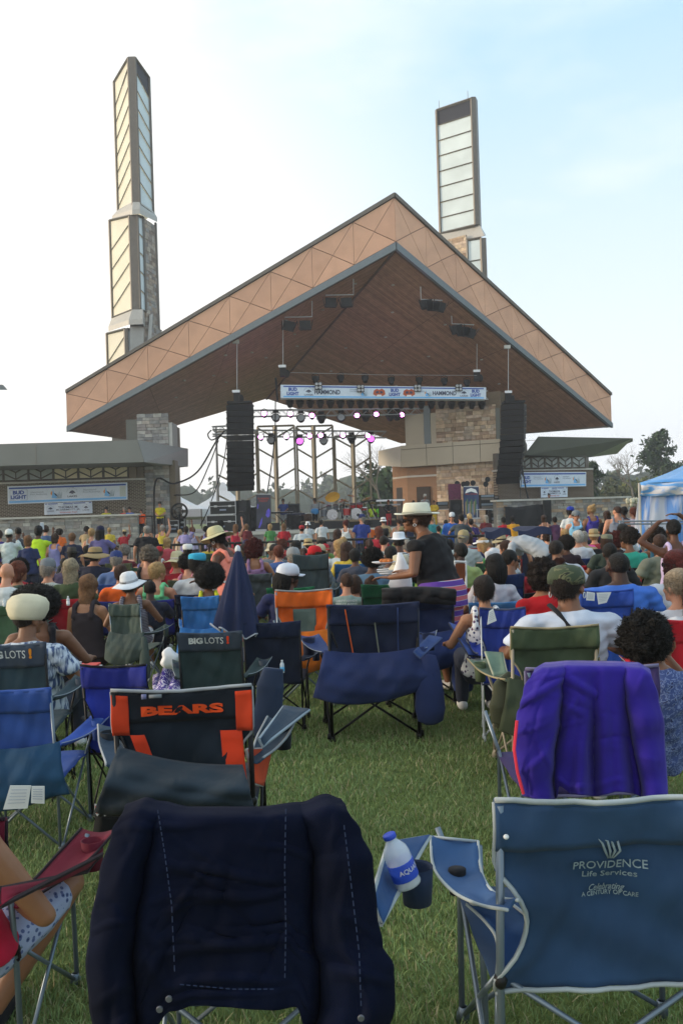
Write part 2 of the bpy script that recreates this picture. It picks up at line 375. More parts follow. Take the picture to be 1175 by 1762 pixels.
def face(parent, A, B, zb0, zb1, zt0, zt1, rails, mullmat, panemat, n, diag=0, fr=.09, first_dark=False):
    """glazed face between plan points A,B: frame, rails and single panes"""
    d = Vector((B.x-A.x, B.y-A.y, 0)); nn = Vector((d.y, -d.x, 0)).normalized()
    A0 = Vector((A.x, A.y, 0)); D = d
    def q(u, v, o=0, side=0):
        zb = zb0+(zb1-zb0)*u; zt = zt0+(zt1-zt0)*u; z = zb+(zt-zb)*v
        return A0+D*u+EZ*z+nn*o
    H = ((zt0-zb0)+(zt1-zb1))/2; dv = diag/H
    ed = [k/rails for k in range(rails+1)]
    def line(u, v, o):  # v follows diagonal rails
        return q(u, min(1, max(0, v+dv*(u-.5))), o)
    for k in range(rails):
        v0, v1 = ed[k]+.004, ed[k+1]-.004
        pm = darklouver if (first_dark and k == rails-1) else panemat
        lo0 = -.02 if k else 0
        pts = []
        us = [0.03, .35, .65, .97]
        low = [(u, (v0+dv*(u-.5)) if k else 0) for u in us]; top = [(u, (v1+dv*(u-.5)) if k < rails-1 else 1) for u in us]
        m = MB(); vs = [q(u, min(1, max(0, v)), -.05) for u, v in low]+[q(u, min(1, max(0, v)), -.05) for u, v in top]
        m.add(vs, [(i, i+1, i+5, i+4) for i in range(3)]); m.build('pane', pm, parent)
    m = MB()
    for k in range(1, rails):
        a, b = line(0, ed[k], 0), line(1, ed[k], 0)
        m.tube([a, b], fr*.42, 4)
    for u in (0, 1):
        m.tube([q(u, 0), q(u, 1)], fr, 4)
    m.tube([q(0, 1), q(1, 1)], fr, 4); m.tube([q(0, 0), q(1, 0)], fr, 4)
    m.build('glazing_frame', mullmat, parent)
def zc(px, py, d): return P(px, py, d).z
def tower_left():
    T = thing('glazed_tower', 'tall slender stone and glass tower behind the low end of the copper roof', 'tower', P(232, 880, 60), group='glass towers beside the stage roof')
    # upper shaft: left face px 197-226, pilaster 226-237, right face 237-260
    d0 = 60
    def sect(xs, y_near, y_left, y_right, yb, spread_l, spread_r, railsl, railsr, dark, diagl, diagr, dl=2.2, dr=2.0):
        a = P(xs[0], yb, d0+dl); b = P(xs[1], yb, d0); c = P(xs[2], yb, d0); e = P(xs[3], yb, d0+dr)
        zb = P(xs[1], yb, d0).z
        za, zbn, ze = P(xs[0], y_left, d0+dl).z, P(xs[1], y_near, d0).z, P(xs[3], y_right, d0+dr).z
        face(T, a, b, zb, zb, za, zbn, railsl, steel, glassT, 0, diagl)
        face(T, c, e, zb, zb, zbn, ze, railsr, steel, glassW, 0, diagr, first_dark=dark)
        m = MB(); bk = Vector((0, .4, 0))
        m.hexa([Vector((b.x, b.y-.06, zb)), Vector((c.x, c.y-.06, zb)), Vector((c.x, c.y+.35, zb)), Vector((b.x, b.y+.35, zb)),
                Vector((b.x, b.y-.06, zbn+.05)), Vector((c.x, c.y-.06, zbn+.05)), Vector((c.x, c.y+.35, zbn+.05)), Vector((b.x, b.y+.35, zbn+.05))])
        m.build('pilaster', steel, T)
        # back faces closing the plan
        k = Vector(((a.x+e.x)/2, d0+dl+1.6, 0))
        m = MB(); m.add([Vector((e.x, e.y, zb)), Vector((k.x, k.y, zb)), Vector((k.x, k.y, za)), Vector((e.x, e.y, ze)), Vector((a.x, a.y, zb)), Vector((a.x, a.y, za))], [(0, 1, 2, 3), (1, 4, 5, 2)])
        m.build('rear_glazing', glassT, T)
        m = MB(); m.add([Vector((a.x, a.y, za)), Vector((b.x, b.y, zbn)), Vector((c.x, c.y, zbn)), Vector((e.x, e.y, ze)), Vector((k.x, k.y, (za+ze)/2))], [(0, 1, 2, 3, 4)]); m.build('cap', steel, T)
        return a, b, c, e, zb
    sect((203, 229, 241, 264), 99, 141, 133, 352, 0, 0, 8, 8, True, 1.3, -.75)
    def collar(y0, y1, x0, x1):  # bevelled metal collar
        lo = [P(x1[0], y1, d0+2.3), P(x1[1], y1-12, d0-.3), P(x1[2], y1-13, d0-.3), P(x1[3], y1+2, d0+2.2)]
        hi = [P(x0[0], y0+6, d0+2.2), P(x0[1], y0-8, d0-.05), P(x0[2], y0-8, d0-.05), P(x0[3], y0+9, d0+2.0)]
        l2 = [p+Vector((0, 0, -.35)) for p in lo]
        m = MB(); vs = hi+lo+l2
        m.add(vs, [(4+i, 5+i, 1+i, i) for i in range(3)]+[(8+i, 9+i, 5+i, 4+i) for i in range(3)]+[(3, 2, 1, 0)])
        m.build('collar', creamp, T)
    collar(355, 372, (203, 229, 241, 265), (193, 228, 241, 271))
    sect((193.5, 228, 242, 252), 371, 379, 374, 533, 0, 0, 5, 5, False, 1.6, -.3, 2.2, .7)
    a = P(252, 540, d0+.7); b = P(272, 540, d0+2.4)
    stones(Vector((a.x, a.y, 0)), Vector((b.x, b.y, 0)), P(262, 600, d0+1).z, P(262, 377, d0+1).z, STONE, T, h=(.2, .34), wd=(.3, .7))
    m = MB(); c = P(275, 560, d0+2.45); m.box((c.x-.05, c.y, (P(272, 600, 62).z+P(272, 380, 62).z)/2), (.14, .3, P(272, 380, 62).z-P(272, 600, 62).z)); m.build('edge_trim', steel, T)
    collar(540, 562, (193, 228, 246, 254), (187, 222, 246, 256))
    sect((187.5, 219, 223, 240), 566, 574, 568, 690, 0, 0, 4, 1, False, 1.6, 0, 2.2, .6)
    m = MB(); a = P(223, 566, d0); b = P(258, 640, d0+1.5)
    m.hexa([P(223, 690, d0), P(248, 690, d0+.5), P(248, 690, d0+2), P(223, 690, d0+2), P(224, 562, d0), P(248, 562, d0+.5), P(250, 545, d0+2), P(226, 545, d0+2)]); m.build('corner_panel', creamp, T)
    m = MB(); m.hexa([P(246, 690, d0+.3), P(258, 690, d0+.5), P(282, 690, d0+2.6), P(240, 690, d0+2.6), P(258, 542, d0+.8), P(262, 540, d0+.9), P(266, 540, d0+2.6), P(250, 542, d0+2.6)]); m.build('buttress', creamp, T)
    stones(Vector((P(258, 600, d0+.8).x, d0+.8, 0)), Vector((P(279, 600, d0+2.6).x, d0+2.6, 0)), P(262, 690, d0+1).z, P(262, 560, d0+1).z, STONE, T, h=(.2, .34), wd=(.3, .7))
    # shaft core down to the ground, behind the roof
    m = MB(); q = P(232, 880, d0+2.6); m.box((q.x, q.y, (P(232, 640, d0).z-.6)/2), (2.6, 1.2, P(232, 640, d0).z+.6)); m.build('core', stoneM if False else steel, T)
tower_left()
def tower_right():
    T = thing('glazed_tower', 'shorter slender glass tower with dark louvre top, rising behind the steep roof slope', 'tower', P(792, 880, 67), group='glass towers beside the stage roof')
    d1, d2 = 68.8, 67.0
    A = P(758, 400, d1); B = P(816, 388, d2); zb = (A.z+B.z)/2
    A.x = P(754, 300, d1).x; B.x = P(815, 300, d2).x
    zt = (P(751, 188, d1).z+P(812, 171, d2).z)/2
    zb = (P(758, 400, d1).z+P(819, 389, d2).z)/2
    face(T, A, B, zb, zb, zt, zt, 8, steel, glassW, 0, 0, fr=.11, first_dark=True)
    m = MB(); C = B+Vector((.55, .55, 0)); 
    m.hexa([Vector((p.x, p.y, zb)) for p in (B+Vector((-.04, -.12, 0)), B+Vector((.3, -.1, 0)), C, B+Vector((0, .5, 0)))]+[Vector((p.x, p.y, zt+.08)) for p in (B+Vector((-.04, -.12, 0)), B+Vector((.3, -.1, 0)), C, B+Vector((0, .5, 0)))])
    m.build('pilaster', steel, T)
    for x0, x1 in ((A, A+Vector((.9, 1.9, 0))), (A+Vector((.9, 1.9, 0)), C), ):
        m = MB(); m.add([Vector((x0.x, x0.y, zb)), Vector((x1.x, x1.y, zb)), Vector((x1.x, x1.y, zt)), Vector((x0.x, x0.y, zt))], [(0, 1, 2, 3)]); m.build('rear_glazing', glassT, T)
    m = MB(); m.add([Vector((p.x, p.y, zt+.05)) for p in (A, B, C, A+Vector((.9, 1.9, 0)))], [(0, 1, 2, 3)]); m.build('cap', steel, T)
    for sgn in ():   # cross bracing that shows through the glass
        for k in range(2):
            z0 = zb+(zt-zb)*.92*k/2; z1 = zb+(zt-zb)*.92*(k+1)/2
            a = A.lerp(B, .2 if sgn > 0 else .8); b = A.lerp(B, .8 if sgn > 0 else .2)
            m = MB(); m.tube([Vector((a.x, a.y-.015, z0)), Vector((b.x, b.y-.015, z1))], .035, 4); m.build('cross_brace', creamp, T)
    for ax in (A.lerp(B, .08), A.lerp(B, .9)):
        m = MB(); m.tube([Vector((ax.x, ax.y, zt)), Vector((ax.x, ax.y, zt+.7))], .02, 4); m.build('lightning_rod', steel, T)
    zc0 = P(790, 437, d2).z; zl = P(790, 560, d2).z
    m = MB(); m.hexa([P(756, 437, d1), P(833, 405, d2-.6), P(836, 405, d2+1.5), P(756, 430, d1+2), Vector((A.x-.02, A.y-.03, zb-.02)), Vector((B.x+.3, B.y-.05, zb-.02)), Vector((C.x, C.y, zb-.02)), Vector((A.x, A.y+2, zb-.02))]); m.build('collar', creamp, T)
    a = P(756, 450, d1); b = P(803, 450, d2+.1)
    stones(Vector((a.x, a.y, 0)), Vector((b.x, b.y, 0)), zl, P(780, 416, d1).z, WARM, T, h=(.2, .34), wd=(.3, .7))
    a = P(804, 450, d2-.1); b = P(828.5, 450, d2-.6); z1 = P(816, 410, d2-.5).z
    face(T, a, b, z1-6.6, z1-6.6, z1, z1, 4, steel, glassW, 0, 0, fr=.1)
    m = MB(); c = P(833, 480, d2-.5); m.box((c.x, c.y+.3, (z1+zl)/2), (.45, .7, z1-zl)); m.build('pilaster', steel, T)
    m = MB(); q = P(792, 880, d2+1.3); m.box((q.x, q.y, (zc0-.6)/2-.3), (2.9, 1.4, zc0)); m.build('core', steel, T)
tower_right()
# ---------------------------------------------------------------- wings beside the stage
brickL = brickmat('dark_brick', '3d342c', '4a4038', '97907f'); brickR = brickmat('tan_brick', '7a4f36', '8c6044', '9c8a72'); brickD = brickmat('brown_brick', '4a3a30', '57473b', '8b8172')
def wallbox(name, A, B, z0, z1, th, M, parent, label=None, kind=None):
    """wall whose local x runs from plan point A to B"""
    d = Vector((B.x-A.x, B.y-A.y, 0)); rz = math.atan2(d.y, d.x); Ln = d.length
    m = MB(); m.box((Ln/2, th/2, (z1-z0)/2), (Ln, th, z1-z0))
    off = ORG.get(parent, Vector((0, 0, 0))) if parent is not None else Vector((0, 0, 0))
    o = m.build(name, M, parent, world=False, loc=Vector((A.x, A.y, z0))-off, rz=rz)
    if kind: o['kind'] = kind
    return o
coping = mat('cast_stone', (.46, .45, .42), .8, var=.1, scale=3); canopyM = mat('canopy_metal', (.115, .12, .105), .5, var=.08, scale=.8, metal=.2); canopyT = mat('canopy_tan_sunlit', (.46, .40, .31), .5, var=.05, scale=.8)  # the tan canopy colour has the low sun on stage-facing sides painted in
frost = mat('frosted_pane', (.30, .34, .33), .35, var=.1, scale=1.5, spec=.5); lit = mat('warm_pane', (.62, .54, .34), .35, var=.08, scale=1.5, spec=.5)
brownp = mat('bronze_post', '6a5c49', .5)
def chevron_window(parent, A, B, z0, z1, pm):
    d = Vector((B.x-A.x, B.y-A.y, 0)); nn = Vector((d.y, -d.x, 0)).normalized(); A0 = Vector((A.x, A.y, 0))
    def q(u, z, o=0): return A0+d*u+EZ*z+nn*o
    f = MB(); s = .05
    for a, b in ((q(0, z0), q(1, z0)), (q(1, z0), q(1, z1)), (q(1, z1), q(0, z1)), (q(0, z1), q(0, z0))): f.tube([a, b], s, 4)
    H = z1-z0
    for o in (0, -.48*H):
        y0, ym = z1+o, z1-.42*H+o
        f.tube([q(0, y0, .02), q(.5, ym, .02)], .035, 4); f.tube([q(1, y0, .02), q(.5, ym, .02)], .035, 4)
    f.tube([q(.5, z0, .02), q(.5, z1-.42*H, .02)], .03, 4)
    fo = f.build('window', steel, parent)
    m = MB(); m.add([q(0, z0, -.03), q(1, z0, -.03), q(1, z1, -.03), q(0, z1, -.03)], [(0, 1, 2, 3)]); 
    pn = m.build('pane', pm, None); pn.parent = fo
    off = ORG[parent]; pn.data.transform(Matrix.Translation(-off))
LW = thing('stage_wing', 'long low dark brick wing with chevron windows and grey overhanging canopy', 'building', P(100, 886, 47), group='low wings beside the stage')
def wx(px, d): return P(px, 850, d)
zsill = zc(110, 830, 47)
wallbox('brick_wall', wx(-140, 47), wx(250, 47), -.6, zsill, .5, brickL, LW)
wallbox('brick_wall', wx(249.5, 47.3)+Vector((0, .0, 0)), wx(263, 51), -.6, zc(256, 795, 47), .3, brickL, LW)
wallbox('sill_band', wx(-140, 46.9), wx(251, 46.9), zsill, zsill+.1, .6, coping, LW)
ztop = zc(120, 799, 47)
wallbox('upper_wall', wx(-140, 47.2), wx(248, 47.2), zsill+.1, ztop+.6, .3, brownp, LW)
wallbox('louvre_panel', wx(223.5, 46.95), wx(236, 46.95), zsill+.1, ztop+.1, .2, brownp, LW)
for i in range(-3, 5):
    a, b = 8+43*i, 8+43*(i+1)-1.2
    chevron_window(LW, wx(a, 47.05), wx(b, 47.05), zsill+.16, ztop-.02, frost if i < 2 else lit)
def slab(name, pts, M, parent):
    m = MB(); m.hexa(pts); return m.build(name, M, parent)
can = thing('stage_wing_canopy', 'grey metal canopy overhanging the dark brick wing', 'canopy', P(100, 800, 43)) if False else LW
# canopy: front face, then the side that turns towards the stage
TLc, TRc = P(-200, 770, 44), P(237, 757, 44); BRc, BLc = P(249, 795, 43.2), P(-200, 807, 43.2)
T3, B3 = P(324, 772, 50), P(324, 803, 50)
back = Vector((-2.0, 9, 0)); 
slab('canopy_fascia', [BLc, BRc, BRc+Vector((-.6, 8, 0)), BLc+Vector((0, 8, 0)), TLc, TRc, TRc+Vector((-.6, 7, 0)), TLc+Vector((0, 8, 0))], canopyM, LW)
slab('canopy_return', [BRc+Vector((.01, .01, 0)), B3, B3+Vector((-2.6, .5, 0)), BRc+Vector((-.5, 7, 0)), TRc+Vector((.01, .01, 0)), T3, T3+Vector((-2.6, .5, 0)), TRc+Vector((-.6, 7.02, 0))], mat('canopy_grey_lit', (.30, .30, .285), .45, metal=.2, var=.05), LW)  # paler copy of the canopy metal: light on the turned side is in its colour
for px in (62, 150):   # canopy seams
    a = P(px, 764, 43.93); b = P(px+1, 800, 43.15); m = MB(); m.tube([a, b], .012, 4); m.build('seam', steel, LW)
def banner(name, label, cn, d, parent=None, th=.02, stripe=True):
    """cn: four photo corners TL TR BR BL; d: depths left, right"""
    tl, tr, br, bl = P(*cn[0], d[0]), P(*cn[1], d[1]), P(*cn[2], d[1]), P(*cn[3], d[0])
    o0 = (tl+tr+br+bl)/4; T = thing(name, label, 'banner', o0)
    def fn(X, Z, Y=0):  # X,Z in 0..1
        n = (tr-tl).cross(tl-bl).normalized(); n = n if n.y < 0 else -n
        sag = math.sin(X*23)*.012+math.sin(Z*5+X*9)*.008
        return (bl.lerp(br, X)).lerp(tl.lerp(tr, X), Z)+n*(Y+sag)
    m = MB(); m.grid(lambda u, v: fn(u, v), 40, 3, th=.012); m.build('cloth', mat('banner_vinyl', (.60, .68, .78), .5, var=.03), T)
    if stripe:
        for v0, v1, c in ((.83, .93, 'banner_navy'), (.06, .17, 'banner_sky')):
            m = MB(); m.grid(lambda u, v: fn(.012+u*.976, v0+v*(v1-v0), .006), 40, 1); m.build('stripe', MATS[c], T)
    return T, fn
navy_ink = mat('banner_navy', (.035, .085, .36), .5, var=0); sky_ink = mat('banner_sky', (.16, .45, .82), .5, var=0)
ink = mat('banner_ink', (.045, .055, .10), .6, var=0); pale_ink = mat('banner_pale_ink', (.22, .27, .36), .6, var=0)
white_ink = mat('white_print', (.75, .77, .78), .7, var=0); orange_ink = mat('orange_print', (.75, .32, .05), .6, var=0); red_ink = mat('red_print', (.55, .05, .04), .6, var=0)
def bt(T, fn, s, M, x, z, wd, ht, bold=0, italic=0):
    text(s, M, T, None, EX, EZ, x, z, wd, ht, th=.004, bold=bold, fn=lambda X, Z, Y: fn(X, Z, .008+Y), italic=italic)
def poly(T, fn, pts, M, name='emblem', y=.009):
    m = MB(); n = len(pts); m.add([fn(x, z, y) for x, z in pts]+[fn(x, z, y-.004) for x, z in pts], [tuple(range(n)), tuple(range(2*n-1, n-1, -1))]); return m.build(name, M, T)
def budlight(T, fn, x, z, wd, ht):
    bt(T, fn, 'BUD', navy_ink, x, z+ht*.27, wd*.72, ht*.44, .05); bt(T, fn, 'LIGHT', navy_ink, x, z-ht*.25, wd, ht*.44, .05)
def lakes(T, fn, x, z, wd, ht, big=True):
    poly(T, fn, [(x-wd*.28, z-.02), (x-wd*.2, z+ht*.1), (x-wd*.07, z+ht*.2), (x+wd*.05, z+ht*.22), (x+wd*.17, z+ht*.12), (x+wd*.28, z-.02)], ink)
    poly(T, fn, [(x-wd*.13, z-ht*.12), (x-wd*.05, z-.04), (x+wd*.06, z-.04), (x+wd*.13, z-ht*.12)], ink)
    bt(T, fn, 'LAKES', ink, x, z-ht*.33, wd*.8, ht*.17, .01)
    s = 'FESTIVAL'
    for i, ch in enumerate(s):
        a = R(165-150*i/(len(s)-1)); bt(T, fn, ch, pale_ink, x+math.cos(a)*wd*.44, z+.02+math.sin(a)*ht*.42, wd*.07, ht*.11)
def heron(T, fn, x, z, wd, ht):
    poly(T, fn, [(x-wd*.32, z-ht*.35), (x-wd*.22, z+ht*.42), (x-wd*.1, z+ht*.1), (x+wd*.08, z-ht*.2), (x+wd*.1, z-ht*.42)], sky_ink)
    poly(T, fn, [(x-wd*.16, z+ht*.1), (x+wd*.05, z+ht*.02), (x+wd*.2, z-ht*.25), (x+wd*.02, z-ht*.15)], ink, y=.012)
    poly(T, fn, [(x-wd*.42, z+ht*.05), (x-wd*.3, z+ht*.3), (x-wd*.2, z+ht*.05), (x-wd*.32, z-ht*.12)], orange_ink, y=.008)
    for k in range(5):
        a = x+wd*(.1+.08*k); poly(T, fn, [(a, z-ht*.4), (a+wd*.12, z+ht*(.15+.1*(k % 3))), (a+wd*.04, z-ht*.4)], mat('reed_print', (.10, .22, .26), .6, var=0), y=.010)
def port(T, fn, x, z, wd, ht):
    bt(T, fn, 'Hammond', pale_ink, x-wd*.1, z+ht*.26, wd*.75, ht*.3); bt(T, fn, 'Port Authority', pale_ink, x, z-ht*.2, wd, ht*.34)
T, fn = banner('sponsor_banner', 'long pale blue sponsor banner on the dark brick wing', [(13.3, 837), (219.6, 830), (220, 859.6), (14.3, 867.8)], (46.85, 46.85))
budlight(T, fn, .092, .5, .13, .5)
for x0, x1, z0, z1 in ((.02, .165, .2, .215), (.02, .165, .775, .79), (.02, .0225, .2, .79), (.1625, .165, .2, .79)): poly(T, fn, [(x0, z0), (x1, z0), (x1, z1), (x0, z1)], pale_ink, 'label_frame')
port(T, fn, .26, .55, .14, .3); heron(T, fn, .40, .48, .1, .62); lakes(T, fn, .54, .52, .1, .62); port(T, fn, .70, .58, .14, .3); heron(T, fn, .84, .48, .1, .62)
poly(T, fn, [(.937, .2), (.985, .2), (.985, .8), (.937, .8)], mat('glass_print', (.5, .55, .52), .6, var=0), 'can_print'); poly(T, fn, [(.945, .45), (.978, .45), (.978, .62), (.945, .62)], pale_ink, 'can_print', y=.013)
T, fn = banner('name_banner', 'small white name banner hanging under the long banner on dark brick', [(76.6, 866), (159, 863), (159.7, 883), (77, 886)], (46.8, 46.8), stripe=False)
poly(T, fn, [(.02, .88), (.98, .88), (.98, .95), (.02, .95)], navy_ink, 'stripe')
def mayor(T, fn):
    bt(T, fn, 'MAYOR', pale_ink, .5, .80, .2, .11); bt(T, fn, 'THOMAS M.', ink, .5, .60, .42, .19, .01); bt(T, fn, 'McDERMOTT, JR.', ink, .5, .37, .5, .17, .01); bt(T, fn, 'Welcomes You!', red_ink, .5, .17, .36, .13, italic=.03)
    lakes(T, fn, .13, .5, .17, .6); lakes(T, fn, .87, .5, .17, .6)
mayor(T, fn)
# stone terrace wall in front of the left wing
TW = thing('terrace_wall', 'grey ledgestone terrace wall below the dark brick wing', 'stone wall', P(100, 900, 44), group='stone terrace walls')
zt = zc(100, 888, 44)
wallbox('wall_core', wx(-140, 44.15), wx(235, 44.15), -.62, zt-.09, .4, mat('mortar', (.2, .19, .18), .9), TW)
stones(wx(-140, 44.1), wx(236, 44.1), -.6, zt-.1, STONEG, TW, h=(.1, .19), wd=(.22, .62))
wallbox('wall_core', wx(235.4, 44.15), wx(232, 47), -.62, zt-.09, .3, MATS['mortar'], TW)
stones(wx(236.2, 44.1), wx(234, 47), -.6, zt-.1, STONEG, TW)
wallbox('coping', wx(-140, 43.95), wx(237.5, 43.95), zt-.09, zt, .65, coping, TW)
wallbox('terrace_floor', wx(-140, 44.5), wx(236, 44.5), -.6, .3, 2.4, coping, TW)
# piers that carry the roof
PR_ = thing('roof_pier', 'square stone pier carrying the low end of the copper roof', 'pier', P(270, 900, 46), group='stone piers under the roof')
za, zb_ = -.6, zc(270, 790, 46)
A, B = wx(250.5, 47.2), wx(292, 47.2); 
wallbox('pier_core', wx(251, 47.34), wx(303, 47.34), za, zb_, 1.4, brownp, PR_)
stones(A, B, za, zb_, STONEG+STONE[:3], PR_, h=(.14, .26), wd=(.25, .6))
stones(wx(240, 47.9), wx(294, 47.9), zc(270, 775, 48), zc(262, 712, 48), STONEG, PR_, h=(.14, .26), wd=(.25, .6))
for a, b, M in ((221, 240, canopyM), (291, 300, coping)):
    wallbox('pier_trim', wx(a, 47.95), wx(b, 47.95), zc(240, 775, 48), zc(232, 722, 48) if a < 240 else zc(295, 727, 48), 1.5, M, PR_)
wallbox('pier_core', wx(222, 48.1), wx(299, 48.1), zc(240, 790, 48), zc(262, 730, 48), 2.5, brownp, PR_)
# right wing
RW = thing('stage_wing', 'tan stone and brick wing whose sunlit beige band canopy turns to the stage', 'building', P(800, 886, 52), group='low wings beside the stage')
k0, k1, k2 = P(690, 800, 54.5), P(925, 790, 50), P(1088, 780, 54)
k00 = P(651, 790, 58)
def inn(p, q, px, py):  # inset helper
    return p
def zz(px, py, d): return P(px, py, d).z
ct, cb = zz(690, 767, 54.5), zz(690, 804, 54.5)
def band(A, B, z0a, z0b, z1a, z1b, back, M, name='canopy_fascia'):
    A0, B0 = Vector((A.x, A.y, 0)), Vector((B.x, B.y, 0)); bk = Vector(back)
    slab(name, [A0+EZ*z0a, B0+EZ*z0b, B0+bk+EZ*z0b, A0+bk+EZ*z0a, A0+EZ*z1a, B0+EZ*z1b, B0+bk+EZ*z1b, A0+bk+EZ*z1a], M, RW)
band(k0, k0.lerp(k1, .905), cb, cb+(zz(925, 788, 50)-cb)*.905, ct, ct+(zz(925, 750.5, 50)-ct)*.905, (1.5, 6, 0), canopyT)
band(k00, k0+Vector((-.01, 0, 0)), zz(660, 800, 57.5), cb+.02, zz(651, 776, 58), ct-.02, (3, 5, 0), mat('canopy_cream_sunlit', (.62, .57, .48), .5, var=.05), 'canopy_return')  # palest canopy copy, sunlight on the short return put into the colour
slab('canopy_front', [P(901, 783, 49.8), P(1014, 787, 53), P(1014, 787, 60), P(901, 783, 58), P(925.5, 751, 50), P(1088, 754, 54), P(1088, 760, 60), P(925, 758, 58)], canopyM, RW)
m = MB(); m.add([P(1014, 787, 53), P(1088, 754, 54), P(1061, 781, 60), P(1014, 786.5, 59)], [(0, 1, 2, 3)]); m.build('canopy_soffit', mat('soffit_pale', (.33, .34, .33), .6), RW)
for t_ in (.2, .4, .6, .8):
    q = k0.lerp(k1, t_); m = MB(); m.tube([Vector((q.x, q.y-.02, cb+.02)), Vector((q.x, q.y-.02, ct-.02))], .012, 4); m.build('seam', steel, RW)
m = MB(); m.tube([Vector((k0.x, k0.y-.03, ct-.25)), Vector((k1.x, k1.y-.03, ct-.25))], .012, 4); m.build('seam', steel, RW)
# upper block between canopy and roof
U0, U1 = P(697, 740, 55.5), P(862, 740, 52.5)
wallbox('upper_block', U0, P(750, 740, 54.5), zz(697, 775, 55), zz(697, 728, 55.5)+.5, 3, canopyT, RW)
wallbox('grey_trim', P(729, 740, 54.8), P(740, 740, 54.6), zz(735, 775, 54.7), zz(735, 720, 54.7)+.8, .2, greytrim, RW)
wallbox('upper_block', P(750, 740, 54.55), P(862, 740, 52.7), zz(750, 775, 54.5), zz(750, 716, 54.5)+1.2, 3, brownp, RW)
stones(P(750, 740, 54.45), P(853, 740, 52.6), zz(800, 775, 53.5), zz(800, 700, 53.5), WARM, RW, h=(.14, .26), wd=(.25, .7))
wallbox('grey_trim', P(853, 740, 52.55), P(860, 740, 52.5), zz(855, 775, 52.5), zz(855, 716, 52.5)+.5, .3, canopyM, RW)
# walls under the canopy
W0, W1, W2 = P(701, 850, 54.8), P(752, 850, 53.8), P(855, 850, 51.6)
WL = P(676, 850, 57)
ztc = cb+.25
wallbox('brick_wall', WL, W0, -.6, ztc, .3, brickR, RW); wallbox('brick_wall', W0, W1, -.6, ztc, .3, brickR, RW)
wallbox('wall_core', P(752, 850, 54.0), W2+Vector((0, .2, 0)), -.6, ztc, .5, MATS['mortar'], RW)
stones(W1, W2, -.6, ztc, WARM, RW, h=(.14, .26), wd=(.25, .7))
for a, b in ((WL, W0), (W0, W1)):
    wallbox('light_course', a+Vector((0, -.04, 0)), b+Vector((0, -.04, 0)), zz(700, 822, 55), zz(700, 819, 55), .1, coping, RW)
doorM = mat('dark_bronze_door', '2a211b', .5)
for a, b, t_, bt_ in ((P(682, 850, 56.35), P(692, 850, 55.6), 838, 905), (P(716.5, 850, 54.45), P(739, 850, 54.0), 839, 905)):
    wallbox('door', a+Vector((0, -.06, 0)), b+Vector((0, -.06, 0)), .7, zz(700, t_, 55), .1, doorM, RW)
X0, X1 = P(856, 850, 50.8), P(1021, 850, 52.8)
zs = zz(950, 809, 51.5)
wallbox('brick_wall', X0, X1, -.6, zs, .5, brickD, RW)
wallbox('sill_band', X0+Vector((0, -.06, 0)), X1+Vector((0, -.06, 0)), zs, zs+.1, .7, coping, RW)
wallbox('upper_wall', X0+Vector((0, .15, 0)), X1+Vector((-.2, .15, 0)), zs+.1, zz(950, 778, 51.5), .4, steel, RW)
wallbox('brick_wall', X1, X1+Vector((.6, 6, 0)), -.6, zs, .3, brickD, RW)
for i in range(-1, 5):
    a, b = 892.5+23.4*i, 892.5+23.4*(i+1)-1; d = 51.1+.3*i
    chevron_window(RW, P(a, 850, d), P(b, 850, d+.25), zs+.14, zz(950, 785, 51.5), frost)
T, fn = banner('sponsor_banner', 'pale blue sponsor banner on the brown brick behind the second speaker stack', [(894.3, 812.5), (1008, 812), (1008, 836.6), (894.3, 838.8)], (50.9, 52.3))
budlight(T, fn, .1, .5, .13, .5); port(T, fn, .27, .6, .14, .28); heron(T, fn, .41, .48, .11, .62); lakes(T, fn, .55, .52, .1, .62); port(T, fn, .70, .62, .13, .28); heron(T, fn, .84, .48, .11, .62)
T, fn = banner('name_banner', 'small white name banner hanging under the banner on brown brick', [(930, 838.7), (976, 838), (976, 855), (930, 856.3)], (51.0, 51.6), stripe=False)
poly(T, fn, [(.02, .88), (.98, .88), (.98, .95), (.02, .95)], navy_ink, 'stripe'); mayor(T, fn)
TW2 = thing('terrace_wall', 'stone terrace wall below the brown brick wing, ending beside the blue tent', 'stone wall', P(970, 900, 46), group='stone terrace walls')
A, B = P(855, 870, 45), P(1083, 870, 47.5); zt2 = zz(960, 857, 46)
wallbox('wall_core', A+Vector((0, .14, 0)), B+Vector((0, .14, 0)), -.62, zt2-.1, .4, MATS['mortar'], TW2)
stones(A, B, -.6, zt2-.1, WARM[:3]+STONEG+STONEG, TW2, h=(.1, .19), wd=(.22, .62))
wallbox('coping', A+Vector((-.05, -.15, 0)), B+Vector((.05, -.15, 0)), zt2-.1, zt2, .7, coping, TW2)
wallbox('terrace_floor', A+Vector((0, .5, 0)), B+Vector((0, .5, 0)), -.6, .6, 3, coping, TW2)
